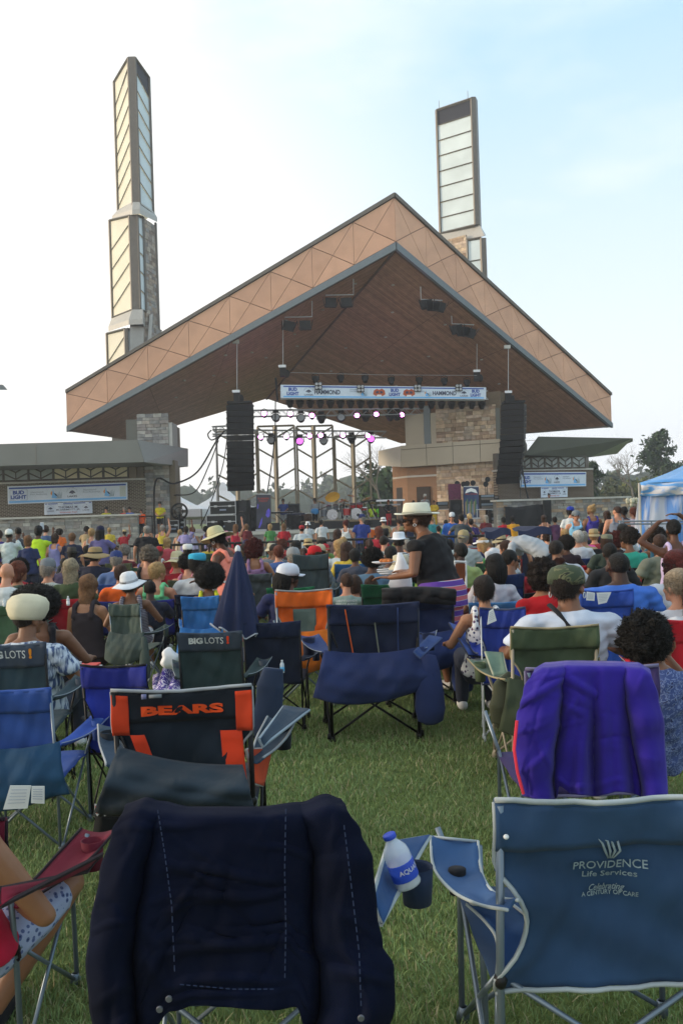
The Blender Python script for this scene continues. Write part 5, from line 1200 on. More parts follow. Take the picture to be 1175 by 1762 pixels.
# ---------------------------------------------------------------- people
def loft(m, rings, n=14, xdir=Vector((1, 0, 0))):
    """rings: (centre, rx, ry); closed body through them"""
    vs = []; L_ = len(rings)
    for i, (c, rx, ry) in enumerate(rings):
        c = Vector(c); t = (Vector(rings[min(i+1, L_-1)][0])-Vector(rings[max(i-1, 0)][0])).normalized()
        x = (xdir-t*xdir.dot(t)).normalized(); y = t.cross(x)
        for k in range(n):
            a = 2*math.pi*k/n; vs.append(c+x*rx*math.cos(a)+y*ry*math.sin(a))
    fs = [(i*n+k, i*n+(k+1) % n, (i+1)*n+(k+1) % n, (i+1)*n+k) for i in range(L_-1) for k in range(n)]+[tuple(range(n-1, -1, -1)), tuple((L_-1)*n+k for k in range(n))]
    m.add(vs, fs)
def caps(m, pts, rs, n=10):
    pts = [Vector(p) for p in pts]; m.tube(pts, list(rs), n)
    for p, r in zip(pts, rs): m.ell(p, r*1.0, n, 6)
TS = bpy.data.scenes.new('workbench')
def remesh(m, vox, name, smooth=4):
    me = m.mesh('tmp'); o = bpy.data.objects.new('tmp', me); TS.collection.objects.link(o)
    r = o.modifiers.new('r', 'REMESH'); r.mode = 'VOXEL'; r.voxel_size = vox; r.use_smooth_shade = True
    if smooth: s = o.modifiers.new('s', 'SMOOTH'); s.iterations = smooth; s.factor = .5
    TS.view_layers[0].update(); dg = TS.view_layers[0].depsgraph; out = bpy.data.meshes.new_from_object(o.evaluated_get(dg)); out.name = name
    bpy.data.objects.remove(o); bpy.data.meshes.remove(me); return out
V = Vector
def pose_joints(kind):
    """joint positions, facing +Y, feet (or chair) on the ground at z=0"""
    J = dict(hipz=.92, sp=[V((0, 0, .90)), V((0, .0, 1.08)), V((0, -.01, 1.28)), V((0, -.015, 1.41)), V((0, .0, 1.48))], head=V((0, .03, 1.625)), up=V((0, 0, 1)),
             kn=[V((-.10, .03, .50)), V((.10, .03, .50))], an=[V((-.11, -.02, .09)), V((.11, -.02, .09))], toe=V((0, 1, 0)),
             el=[V((-.25, -.03, 1.13)), V((.25, -.03, 1.13))], wr=[V((-.27, .06, .89)), V((.27, .06, .89))], hd=[V((0, .1, -1)), V((0, .1, -1))])
    if kind.startswith('sit'):
        J.update(sp=[V((0, -.02, .44)), V((0, -.09, .61)), V((0, -.15, .80)), V((0, -.18, .93)), V((0, -.17, .995))], head=V((0, -.13, 1.13)),
                 kn=[V((-.13, .40, .50)), V((.13, .40, .50))], an=[V((-.13, .46, .09)), V((.13, .46, .09))],
                 el=[V((-.29, -.12, .68)), V((.29, -.12, .68))], wr=[V((-.28, .13, .66)), V((.28, .13, .66))], hd=[V((0, 1, -.1)), V((0, 1, -.1))])
    if kind == 'sitlap': J.update(el=[V((-.27, -.10, .67)), V((.27, -.10, .67))], wr=[V((-.09, .10, .58)), V((.09, .10, .58))], hd=[V((.5, .8, 0)), V((-.5, .8, 0))])
    if kind == 'sitchin': J.update(el=[V((-.29, -.12, .68)), V((.30, .04, .74))], wr=[V((-.28, .13, .66)), V((.12, .0, 1.0))], hd=[V((0, 1, -.1)), V((-.3, -.1, 1))])
    if kind == 'sitclap': J.update(el=[V((-.26, .0, .74)), V((.26, .0, .74))], wr=[V((-.05, .20, .88)), V((.05, .20, .88))], hd=[V((.2, .6, .8)), V((-.2, .6, .8))])
    if kind == 'sitleft': J.update(kn=[V((-.32, .34, .48)), V((.24, .36, .50))], an=[V((-.36, .40, .09)), V((.02, .20, .09))], el=[V((-.29, -.12, .68)), V((.31, -.10, .60))], wr=[V((-.20, .13, .58)), V((.13, .12, .57))], hd=[V((.3, 1, -.1)), V((-.5, 1, -.1))])
    if kind == 'sitlean': J.update(sp=[V((0, -.02, .44)), V((0, .02, .60)), V((0, .10, .77)), V((0, .17, .88)), V((0, .22, .93))], head=V((0, .31, 1.03)), el=[V((-.24, .18, .60)), V((.24, .18, .60))], wr=[V((-.08, .38, .58)), V((.08, .38, .58))])
    if kind == 'sitback': J.update(el=[V((-.36, -.02, .84)), V((.29, -.12, .68))], wr=[V((-.42, .06, 1.08)), V((.28, .13, .66))], hd=[V((.5, 0, .8)), V((0, 1, -.1))])
    if kind == 'ground':
        J.update(sp=[V((0, 0, .12)), V((0, -.02, .30)), V((0, -.02, .50)), V((0, -.01, .63)), V((0, .01, .70))], head=V((0, .05, .84)), kn=[V((-.2, .36, .30)), V((.2, .36, .30))], an=[V((-.1, .55, .07)), V((.1, .55, .07))],
                 el=[V((-.24, .05, .36)), V((.24, .05, .36))], wr=[V((-.12, .26, .28)), V((.12, .26, .28))], hd=[V((.5, .8, 0)), V((-.5, .8, 0))])
    if kind == 'phone': J.update(el=[V((-.24, .16, 1.22)), V((.24, .16, 1.22))], wr=[V((-.07, .34, 1.50)), V((.07, .34, 1.50))], hd=[V((.2, .2, 1)), V((-.2, .2, 1))])
    if kind == 'phoneside': J.update(el=[V((-.26, .0, 1.16)), V((.30, .12, 1.30))], wr=[V((-.2, .2, 1.1)), V((.27, .22, 1.60))], hd=[V((.4, .8, 0)), V((0, .2, 1))])
    if kind == 'raise': J.update(el=[V((-.26, .0, 1.16)), V((.27, .0, 1.62))], wr=[V((-.2, .2, 1.1)), V((.22, .02, 1.87))], hd=[V((.4, .8, 0)), V((-.1, 0, 1))])
    if kind == 'rail': J.update(el=[V((-.34, .14, 1.20)), V((.34, .14, 1.20))], wr=[V((-.38, .36, 1.12)), V((.38, .36, 1.12))], hd=[V((0, .8, -.4)), V((0, .8, -.4))])
    if kind == 'overhead': J.update(el=[V((-.38, .04, 1.50)), V((.36, .04, 1.58))], wr=[V((-.15, .06, 1.72)), V((.08, .06, 1.80))], hd=[V((1, 0, .25)), V((-1, 0, .1))])
    if kind == 'front': J.update(el=[V((-.27, -.01, 1.14)), V((.27, -.01, 1.14))], wr=[V((-.06, .19, 1.0)), V((.06, .19, 1.0))], hd=[V((.7, .3, -.3)), V((-.7, .3, -.3))])
    if kind == 'keys': J.update(el=[V((-.28, .02, 1.16)), V((.28, .02, 1.16))], wr=[V((-.16, .30, 1.06)), V((.16, .30, 1.06))], hd=[V((0, 1, -.2)), V((0, 1, -.2))])
    if kind == 'plate':   # carries a plate ahead in the left hand, bag in the right; weight slightly forward
        J.update(sp=[V((0, -.05, .90)), V((0, -.01, 1.08)), V((0, .03, 1.27)), V((0, .05, 1.39)), V((0, .09, 1.46))], head=V((0, .16, 1.59)),
                 el=[V((-.25, .02, 1.12)), V((.27, .10, 1.12))], wr=[V((-.18, .27, 1.07)), V((.20, .37, 1.09))], hd=[V((0, 1, .0)), V((0, 1, .05))])
    if kind == 'bendlow':
        J.update(sp=[V((0, -.10, .90)), V((0, .02, 1.06)), V((0, .15, 1.20)), V((0, .23, 1.29)), V((0, .29, 1.33))], head=V((0, .40, 1.41)),
                 el=[V((-.22, .20, 1.02)), V((.24, .16, 1.02))], wr=[V((-.12, .36, .86)), V((.14, .36, .86))], hd=[V((.1, .8, -.5)), V((-.1, .8, -.5))])
    if kind == 'bendfull':
        J.update(sp=[V((0, -.14, .88)), V((0, .05, 1.02)), V((0, .24, 1.08)), V((0, .36, 1.08)), V((0, .43, 1.06))], head=V((0, .55, 1.00)),
                 el=[V((-.22, .40, .82)), V((.22, .40, .82))], wr=[V((-.16, .50, .60)), V((.16, .50, .60))], hd=[V((0, .2, -1)), V((0, .2, -1))])
    return J
def hand(m, w, d, up, s, k=1.0, curl=.5):
    """palm and five separate fingers from wrist w along d"""
    w = V(w); d = V(d).normalized(); side = d.cross(V(up)).normalized(); n = side.cross(d).normalized()
    pc = w+d*.05*k
    loft(m, [(w, .024*k, .018*k), (w+d*.03*k, .036*k, .015*k), (w+d*.075*k, .041*k, .013*k), (w+d*.09*k, .038*k, .010*k)], 10, side)
    for i, L_ in enumerate((.072, .082, .077, .06)):
        b = w+d*.085*k+side*(-.030+.020*i)*k; c1 = (d-n*curl*.5).normalized(); c2 = (d-n*curl*1.4).normalized()
        caps(m, [b, b+c1*L_*.5*k, b+(c1*L_*.5+c2*L_*.5)*k], [.0095*k, .0088*k, .0075*k], 7)
    tb = w+d*.03*k-side*s*.032*k; td = (d*.75-side*s*.65-n*.25).normalized()
    caps(m, [tb, tb+td*.035*k, tb+(td+d*.4).normalized()*.065*k], [.012*k, .0105*k, .0085*k], 7)
BODY = {}
def body(kind, yaw=0, female=False, style='tee', hero=False, legs='long', tilt=0, far=False):
    key = (kind, yaw, female, style, hero, legs, tilt, far)
    if key in BODY: return BODY[key]
    J = pose_joints(kind); sp = J['sp']; vox = .0075 if hero else .020 if far else .0125
    sw = .165 if female else .190; hw = .175 if female else .165
    top_dir = (sp[4]-sp[2]).normalized()
    RX = [hw, .135 if female else .155, .155 if female else .175, sw*.80, .062]; RY = [.125, .10 if female else .112, .118, .092, .055]
    def torso(m, e=0, a=0, b=5):
        pts = []
        lowc = sp[0]-(sp[1]-sp[0]).normalized()*.07
        rr = [(lowc, hw*.75+e, .09+e)] if a == 0 else []
        rr += [(sp[i], RX[i]+e, RY[i]+e) for i in range(a, b)]
        loft(m, rr, 18)
    sh = [sp[3]+V((-sw, 0, -.038)), sp[3]+V((sw, 0, -.038))]
    m = MB(); torso(m)
    hips = [sp[0]+V((-.085, .02, -.02)), sp[0]+V((.085, .02, -.02))]
    hc = J['head']; hup = (hc-sp[4]).normalized()
    caps(m, [sp[4]-hup*.03, sp[4].lerp(hc, .55)], [.058, .052] if not female else [.052, .046], 12)
    Rh = Matrix.Rotation(R(yaw), 3, 'Z')@Matrix.Rotation(R(-tilt), 3, 'X')
    def hp(x, y, z): return hc+Rh@V((x, y, z))
    def he(c, r): m.ell(hp(*c), r, 16, 12, rot=Rh)
    he((0, -.008, .025), (.074, .094, .092)); he((0, .022, -.045), (.056, .066, .070)); he((0, .078, -.022), (.014, .022, .024)); he((0, .084, -.03), (.016, .014, .012))
    he((0, .070, .022), (.055, .022, .012)); he((0, .080, -.062), (.022, .012, .010)); he((0, .070, -.092), (.024, .020, .018))
    for s in (-1, 1): he((s*.077, -.004, -.018), (.010, .020, .031)); he((s*.045, .058, -.03), (.022, .02, .02))
    for s, i in ((-1, 0), (1, 1)):
        a, e_, w_ = sh[i], J['el'][i], J['wr'][i]
        r0 = (.044, .036, .026) if female else (.052, .042, .029)
        caps(m, [a-V((s*.02, 0, 0)), a], [.058, .052]); caps(m, [a, a.lerp(e_, .35), e_], [r0[0]+.004, r0[0]+.002, r0[1]]); caps(m, [e_, e_.lerp(w_, .35), w_], [r0[1], r0[1]+.002, r0[2]])
        hand(m, w_, J['hd'][i], (0, 0, 1) if abs(J['hd'][i].normalized().z) < .8 else (0, 1, 0), s, 1.0, .5)
        h, k_, an = hips[i], J['kn'][i], J['an'][i]
        caps(m, [h, h.lerp(k_, .4), k_], [.088, .078, .058]); caps(m, [k_, k_.lerp(an, .35), an], [.056, .056, .038])
        caps(m, [an+V((0, -.03, -.04)), an+J['toe']*.08+V((0, 0, -.05)), an+J['toe']*.15+V((0, 0, -.06))], [.036, .036, .026])
    B = remesh(m, vox, 'person', 3)
    E = .013
    t = MB()
    if style == 'tank':
        torso(t, E, 0, 4) if False else loft(t, [(sp[0], RX[0]+.02, RY[0]+.02), (sp[1], RX[1]+.02, RY[1]+.016), (sp[2], RX[2]+.006, RY[2]+.012), (sp[2].lerp(sp[3], .55), RX[2]-.03, RY[2]+.006)], 18)
        for s in (-1, 1):
            b0 = sp[3]+V((s*.085, 0, .045)); d_ = (sp[2]-sp[3])
            caps(t, [sp[2].lerp(sp[3], .35)+V((s*.10, -.115, .0)), sp[3]+V((s*.095, -.080, .03)), b0+V((0, .0, .015)), sp[3]+V((s*.09, .085, .01)), sp[2].lerp(sp[3], .3)+V((s*.10, .12, 0))], [.022]*5, 8)
    else:
        loft(t, [(sp[0]-(sp[1]-sp[0]).normalized()*.05, RX[0]+.026, RY[0]+.026), (sp[0], RX[0]+.028, RY[0]+.026), (sp[1], RX[1]+.032, RY[1]+.028), (sp[2], RX[2]+E, RY[2]+E+.004), (sp[3], RX[3]+E+.012, RY[3]+E-.004), (sp[3].lerp(sp[4], .6), RX[3]*.62, RY[3]*.80)], 20)
        for s, i in ((-1, 0), (1, 1)):
            a, e_, w_ = sh[i], J['el'][i], J['wr'][i]; caps(t, [a-V((s*.05, 0, .008)), a-V((-s*.004, 0, .002))], [.064, .063])
            q = .062 if not female else .054
            if style == 'tee': m0 = a.lerp(e_, .72); t.tube([a-V((s*.01, 0, 0)), a.lerp(e_, .4), m0], [q, q+.004, q+.008], 12)
            elif style == 'long': t.tube([a, a.lerp(e_, .5), e_], [q, q, q-.006], 12); t.ell(e_, q-.006, 10, 8); t.tube([e_, e_.lerp(w_, .5), e_.lerp(w_, .93)], [q-.006, q-.01, q-.018], 12)
            elif style == 'vest': pass
    TP = remesh(t, vox, 'shirt', 14 if hero else 5)
    v = np.zeros(len(TP.vertices)*3); TP.vertices.foreach_get('co', v); v = v.reshape(-1, 3); nn = np.zeros(len(TP.vertices)*3); TP.vertices.foreach_get('normal', nn); nn = nn.reshape(-1, 3)
    X, Y, Z = v.T; c_ = sp[3]; rr_ = np.sqrt((np.abs(X)-.17)**2+(Z-c_.z)**2)
    dsp = .0045*np.sin(34*Z+14*np.abs(X)+3*np.sin(9*X+5*Y))+.0035*np.sin(62*Z-25*X+4*np.sin(13*Y))+.005*np.sin(70*rr_)*np.exp(-rr_/.16)+.003*np.sin(48*X+8*Z)
    v += nn*(dsp*(.75 if style != 'tank' else .4)+.006)[:, None]; TP.vertices.foreach_set('co', v.ravel()); TP.update()
    b = MB()
    loft(b, [(sp[0]-(sp[1]-sp[0]).normalized()*.075, hw*.75+.02, .11), (sp[0], RX[0]+.014, RY[0]+.012), (sp[0].lerp(sp[1], .5), RX[1]+.016, RY[1]+.014)], 18)
    for i in (0, 1):
        h, k_, an = hips[i], J['kn'][i], J['an'][i]; f_ = 1 if legs == 'long' else .75
        if legs == 'skirt': continue
        caps(b, [h, h.lerp(k_, .5), h.lerp(k_, f_)], [.102, .096, .080])
        if legs == 'long': caps(b, [k_, k_.lerp(an, .5), k_.lerp(an, .95)], [.074, .066, .058])
    if kind == 'plate': loft(b, [(sp[0]+V((0, 0, -.10)), RX[0]+.05, RY[0]+.05), (sp[0]+V((0, 0, .05)), RX[0]+.045, RY[0]+.04), (sp[0]+V((0, .01, .13)), RX[1]+.055, RY[1]+.05)], 22)
    if legs == 'skirt' and kind not in ('ground',) and not kind.startswith('sit'):
        loft(b, [(sp[0], RX[0]+.02, RY[0]+.02), (V((0, sp[0].y*.7, .62)), .175, .15), (V((0, sp[0].y*.4, .30)), .19, .165)], 22)
    elif legs == 'skirt':
        for i in (0, 1): caps(b, [hips[i], hips[i].lerp(J['kn'][i], .8)], [.11, .09])
    BT = remesh(b, vox, 'trousers', 4)
    SH = []
    for i in (0, 1):
        s_ = MB(); an = J['an'][i]; caps(s_, [an+V((0, -.035, -.04)), an+V((0, .0, -.045)), an+J['toe']*.09+V((0, 0, -.048)), an+J['toe']*.16+V((0, 0, -.058))], [.046, .046, .042, .034]); SH.append(remesh(s_, vox, 'shoe', 2))
    BODY[key] = (B, TP, BT, SH, hc, sh, J); return BODY[key]
HAIR = {}
def hair_mesh(st):
    if st in HAIR: return HAIR[st]
    m = MB(); vox = .009; E_ = m.ell
    cap_ = lambda e=0, c=(0, -.014, .030): m.ell(c, (.079+e, .096+e, .093+e), 16, 12)
    if st in ('crop',): cap_(.003)
    elif st in ('short', 'grey'): cap_(.012, (0, -.018, .034)); m.ell((0, -.05, -.01), (.078, .06, .07), 14, 10)
    elif st == 'curly': cap_(.018, (0, -.018, .036)); [m.ell((.085*math.cos(a)*math.sin(b), -.03+.095*math.sin(a)*math.sin(b), .04+.095*math.cos(b)), .034, 8, 6) for a in np.arange(0, 6.28, .6) for b in (.3, .9, 1.5, 2.0) if not (math.sin(a) > .3 and b > 1.0)]
    elif st == 'bigcurl': m.ell((0, -.035, .02), (.130, .130, .145), 16, 12); [m.ell((.122*math.cos(a)*math.sin(b)+random.uniform(-.012,.012), -.04+.122*math.sin(a)*math.sin(b), .02+.135*math.cos(b)+random.uniform(-.012,.012)), random.uniform(.02,.034), 8, 6) for a in np.arange(0, 6.28, .5) for b in (.3, .8, 1.3, 1.8, 2.3) if not (math.sin(a) > .3 and b > 1.0)]
    elif st == 'afro': m.ell((0, -.03, .04), (.135, .125, .125), 18, 12); vox = .011
    elif st == 'bigafro': m.ell((0, -.04, .045), (.185, .16, .155), 18, 12); vox = .012
    elif st == 'bob': cap_(.016); m.ell((0, -.045, -.045), (.092, .065, .095), 14, 10)
    elif st == 'long': cap_(.016); m.ell((0, -.055, -.06), (.095, .06, .12), 14, 10); m.ell((0, -.085, -.18), (.085, .045, .16), 14, 10); m.ell((.03, -.09, -.26), (.04, .04, .12), 10, 8)
    elif st == 'pony': cap_(.010); caps(m, [(0, -.11, .05), (0, -.15, .0), (0, -.15, -.12), (0, -.13, -.2)], [.03, .034, .028, .012])
    elif st == 'bun': cap_(.010); m.ell((0, -.07, .12), (.042, .042, .036), 10, 8)
    elif st == 'braids': cap_(.014)
    elif st == 'dreads': cap_(.012)
    me = remesh(m, vox, 'hair', 2)
    v = np.zeros(len(me.vertices)*3); me.vertices.foreach_get('co', v); v = v.reshape(-1, 3); amp = {'crop': .001, 'short': .004, 'grey': .004}.get(st, .006)
    if 'afro' in st or 'curl' in st: v += rng.normal(size=v.shape)*amp*.8; v += np.sin(v[:, ::-1]*90)*amp*.7
    else: v += np.sin(v[:, ::-1]*np.array([60, 45, 70]))*amp*.6
    me.vertices.foreach_set('co', v.ravel())
    fz = bmesh.new(); fz.from_mesh(me); fz.normal_update(); fz.verts.ensure_lookup_table(); VL = [(q.co.copy(), q.normal.copy()) for q in fz.verts]; puff = 'afro' in st or 'curl' in st
    for _ in range({'bigafro': 8200, 'afro': 6500, 'bigcurl': 6000, 'curly': 1800}.get(st, 1500 if st != 'crop' else 500)):
        p0, n_ = random.choice(VL)
        if puff: d_ = (n_+Vector([random.gauss(0, .6) for _ in range(3)])).normalized(); Ln = random.uniform(.008, .028); w_ = .0016
        else: d_ = (Vector((random.gauss(0, .25), random.gauss(-.1, .25), -1))+n_*.35).normalized(); Ln = random.uniform(.02, .045) if st != 'crop' else .008; w_ = .0018
        sd_ = d_.cross(n_+Vector((.01, 0, 0)));
        if sd_.length < 1e-5: continue
        sd_ = sd_.normalized()*w_; a_ = fz.verts.new(p0-sd_); b_ = fz.verts.new(p0+sd_); c_ = fz.verts.new(p0+d_*Ln); fz.faces.new((a_, b_, c_))
    fz.to_mesh(me); fz.free()
    if st in ('braids', 'dreads'):
        k = MB(); 
        for i in range(26):
            a = -math.pi+math.pi*i/25; p0 = (.07*math.cos(a), -.02+.085*math.sin(a), .06); Ln = .30 if st == 'dreads' else .17
            k.tube([p0, (.10*math.cos(a), -.03+.11*math.sin(a), .0), (.095*math.cos(a)+random.uniform(-.01, .01), -.035+.105*math.sin(a), -.5*Ln), (.07*math.cos(a), -.05+.08*math.sin(a), -Ln)], [.011, .012, .010, .006], 6)
        bm = bmesh.new(); bm.from_mesh(me); t_ = k.mesh('t', True); bm.from_mesh(t_); bm.to_mesh(me); bm.free()
    me.polygons.foreach_set('use_smooth', [True]*len(me.polygons)); HAIR[st] = me; return me
HATS = {}
def hat_mesh(st):
    """(crown mesh, brim mesh, band mesh or None)"""
    if st in HATS: return HATS[st]
    c, b, d = MB(), MB(), None
    def brim(r0, r1, drop, z, wav=0, fwd=0):
        n = 28; vs = []
        for j in range(5):
            t_ = j/4; r = r0+(r1-r0)*t_
            for k in range(n):
                a = 2*math.pi*k/n; vs.append((r*math.cos(a)*.92, -.01+r*1.08*math.sin(a)+fwd*t_*max(0, math.sin(a)), z-drop*t_**1.3+wav*t_*math.sin(3*a+1)))
        K = len(vs); vs += [(x, y, zz_-.004) for x, y, zz_ in vs]
        fs = [(j*n+k, j*n+(k+1) % n, (j+1)*n+(k+1) % n, (j+1)*n+k) for j in range(4) for k in range(n)]; fs += [tuple(K+i for i in reversed(f)) for f in fs]
        fs += [(4*n+k, 4*n+(k+1) % n, K+4*n+(k+1) % n, K+4*n+k) for k in range(n)]; b.add(vs, fs)
    if st in ('cap', 'capback'):
        c.lathe([(.092, -.005), (.093, .03), (.088, .065), (.070, .098), (.04, .113), (.008, .118), (.008, .123), (0, .124)], (0, -.008, .02), 22, sx=.93, sy=1.10)
        s = -1 if st == 'capback' else 1
        b.grid(lambda u, v: V(((u-.5)*.135*(1-.35*v*v*1.0), s*(.088+.078*v*(1-(2*u-1)**2*.35)-.02*(2*u-1)**2)-.008, .030-.012*v-.02*(2*u-1)**2)), 12, 6, th=.004)
    elif st == 'sunhat': c.lathe([(.094, 0), (.092, .04), (.082, .085), (.06, .11), (0, .118)], (0, -.008, .03), 24, sx=.94, sy=1.08); brim(.09, .185, .035, .035, .012); d = MB(); d.lathe([(.097, .0), (.098, .002), (.096, .025), (.093, .027)], (0, -.008, .032), 24, sx=.94, sy=1.08)
    elif st == 'widehat': c.lathe([(.094, 0), (.090, .04), (.080, .085), (.055, .10), (0, .104)], (0, -.008, .035), 24, sx=.94, sy=1.08); brim(.09, .22, .05, .04, .016); d = MB(); d.lathe([(.097, .0), (.098, .002), (.094, .022), (.092, .024)], (0, -.008, .036), 24, sx=.94, sy=1.08)
    elif st == 'fedora': c.lathe([(.094, 0), (.090, .05), (.083, .095), (.07, .108), (.045, .105), (0, .09)], (0, -.008, .035), 24, sx=.92, sy=1.08); brim(.09, .148, -.012, .037, -.006); d = MB(); d.lathe([(.097, .0), (.098, .002), (.096, .022), (.094, .024)], (0, -.008, .038), 24, sx=.92, sy=1.08)
    elif st == 'bucket': c.lathe([(.096, 0), (.092, .05), (.085, .09), (.06, .10), (0, .103)], (0, -.008, .025), 22, sx=.94, sy=1.08); brim(.092, .14, .045, .03, .004)
    elif st == 'kufi': c.lathe([(.086, -.005), (.09, .02), (.088, .06), (.075, .078), (.05, .084), (0, .086)], (0, -.008, .035), 22, sx=.94, sy=1.1); b = None
    elif st == 'beret': c.lathe([(.084, -.035), (.100, -.01), (.116, .04), (.114, .09), (.092, .125), (.045, .145), (0, .148)], (.006, -.014, .025), 22, sx=.96, sy=1.12, rot=Matrix.Rotation(R(-9), 3, 'X')); b = None
    elif st == 'visor': b.grid(lambda u, v: V(((u-.5)*.14*(1-.3*v*v), .088+.08*v-.02*(2*u-1)**2-.008, .045-.015*v-.02*(2*u-1)**2)), 12, 6, th=.004); c.lathe([(.094, 0), (.0945, .002), (.094, .04), (.092, .042)], (0, -.008, .03), 22, sx=.94, sy=1.1)
    HATS[st] = (c.mesh('crown', True), b.mesh('brim', True) if b else None, d.mesh('band', True) if d else None); return HATS[st]
def hairmat(h):
    k = 'hair_'+h
    if k in MATS: return MATS[k]
    return mat(k, h, .65, var=.35, scale=45, bump=.9, bscale=90, spec=.3)
def skinmat(h):
    k = 'skin_'+h
    if k in MATS: return MATS[k]
    m = mat(k, h, .48, var=.10, scale=9, spec=.35); b = m.node_tree.nodes['Principled BSDF']; b.inputs['Subsurface Weight'].default_value = .08; b.inputs['Subsurface Radius'].default_value = (.02, .01, .006); return m
SK = dict(d='3d261b', b='573726', m='75503a', t='94694e', l='b8846a', p='c9957c')
HC = dict(k='0b0908', n='1b120d', b='38241a', l='6b4b30', y='a08256', g='8a847c', r='4a1512', a='5a2a18', w='b5b0a8')
used_labels = set()
def person(px, py, d, kind, label, skin='b', hair='short', hc='k', hat=None, hatc='d8d8d4', top='tee', tc='ffffff', bot='2a3040', legs='long', yaw=0, rz=0, female=False, hero=False, ground=None, w=1.0, group=None, shoes='cfcfcf', band='222222', tilt=0, size=None, glasses=False, earring=None):
    gz = g(d) if ground is None else ground
    yaw = int(round(yaw/30.0)*30)
    B, TP, BT, SH, hcn, sh, J = body(kind, yaw, female, top, hero, legs, tilt, d > 14.5)
    ex = {'afro': .165, 'bigafro': .205, 'bigcurl': .165}.get(hair, .125) if not hat else {'sunhat': .150, 'fedora': .145, 'widehat': .142, 'bucket': .13, 'cap': .143, 'capback': .143, 'beret': .125}.get(hat, .125)
    tp = P(px, py, d); H = hcn.z+ex; s = (tp.z-gz)/H
    if size: s = size
    if not (.78 < s < 1.16) and not size: print('SCALE', label, round(s, 2))
    dz = 0
    if s < .8: dz = (tp.z-gz)-H*.8; s = .8
    if s > 1.14: dz = (tp.z-gz)-H*1.14; s = 1.14
    off = V((hcn.x, hcn.y, 0)); off.rotate(Euler((0, 0, rz))); off *= s
    loc = V((tp.x, tp.y, gz+(dz if ground is None or True else 0)))-off
    if size: loc.z = tp.z-H*s
    assert label not in used_labels, label
    used_labels.add(label)
    n = len(label.split())
    def ob(nm, me, M, par):
        o = bpy.data.objects.new(nm, me); link(o, par)
        if not me.materials: me.materials.append(None)
        o.material_slots[0].link = 'OBJECT'; o.material_slots[0].material = M; return o
    def fm(x): return MATS[x] if x in MATS else fab(x)
    T = ob('person', B, skinmat(SK.get(skin, skin)), None); T.location = loc; T.rotation_euler = (0, 0, rz) if hero or size or ground is not None else (random.uniform(-.03, .03), random.uniform(-.05, .05), rz+random.uniform(-.22, .22)); T.scale = (s*w, s*(1+(w-1)*.8), s); tag(T, label, 'person', group)
    if size is None and w != 1: pass
    ob('shirt', TP, fm(tc), T); ob('trousers' if legs != 'skirt' else 'skirt', BT, fm(bot), T)
    if d < 12:
        for q in SH: ob('shoe', q, fm(shoes), T)
    hm = Matrix.Translation(hcn)@Matrix.Rotation(R(yaw), 4, 'Z')@Matrix.Rotation(R(-tilt), 4, 'X')
    if hair and hair != 'bald':
        hs = hair
        if hat and hair in ('curly',): hs = 'short'
        o = ob('hair', hair_mesh(hs), hairmat(HC.get(hc, hc)), T); o.matrix_local = hm@Matrix.Diagonal((1/w**.5, 1, 1, 1))
    if hat:
        c, b, bd = hat_mesh(hat); o = ob('hat', c, fm(hatc), T); o.matrix_local = hm@Matrix.Translation((0, 0, .012))@Matrix.Scale(1.06, 4)
        if b: ob('brim', b, fm(hatc), o)
        if bd: ob('hat_band', bd, fm(band), o)
    if glasses:
        m = MB(); m.tube([(-.082, -.01, .0), (-.066, .075, .002), (-.03, .092, -.002), (0, .094, .004), (.03, .092, -.002), (.066, .075, .002), (.082, -.01, .0)], .003, 5)
        for sx in (-1, 1): m.ell((sx*.034, .090, -.006), (.026, .006, .020), 12, 8)
        me = m.mesh('glasses', True); o = ob('glasses', me, plasticB, T); o.matrix_local = hm
    if earring:
        for sx in (-1, 1):
            m = MB(); m.tube([(sx*.086, .002+.022*earring*math.cos(a), -.055-.022*(earring-1)+.022*earring*math.sin(a)) for a in np.linspace(0, 6.28, 13)], .0028, 5)
            me = m.mesh('earring', True); o = ob('earring', me, whitetube, T); o.matrix_local = hm
    if rz > 1 or abs(yaw) > 45 or hero:   # eyes where a face shows
        for sx in (-1, 1): m = MB(); m.ell((sx*.031, .076, -.002), (.011, .007, .006), 8, 6); me = m.mesh('eye', True); o = ob('eye', me, plasticB, T); o.matrix_local = hm
        m = MB(); m.ell((0, .088, -.062), (.020, .006, .006), 10, 6); me = m.mesh('lips', True); o = ob('lips', me, mat('lips_tone', '6b3a34', .5, var=0), T); o.matrix_local = hm
    T['hz'] = s; return T
# prints
pattern('print_streak', 'streak', '3c4f76', 'b9c3cf', 14); pattern('print_blue_floral', 'blotch', '3a4a7c', '6f7da6', 46, '232c55'); pattern('print_camo', 'blotch', '3b4634', '5c5f45', 13, '1f2620')
pattern('print_tank', 'dots', '7a2438', 'cfd2d6', 30, '2a3560'); pattern('print_stripe', 'stripe', '16181f', 'cfd0d2', 14); pattern('print_grey_stripe', 'stripe', '8d8791', '4f4d5c', 16)
pattern('print_shorts', 'dots', '23315c', '9fa8c4', 42, '59658f'); pattern('print_hem', 'stripe', '5c3a92', 'b9c6c9', 3.4, 'c0606a')
PPL = []
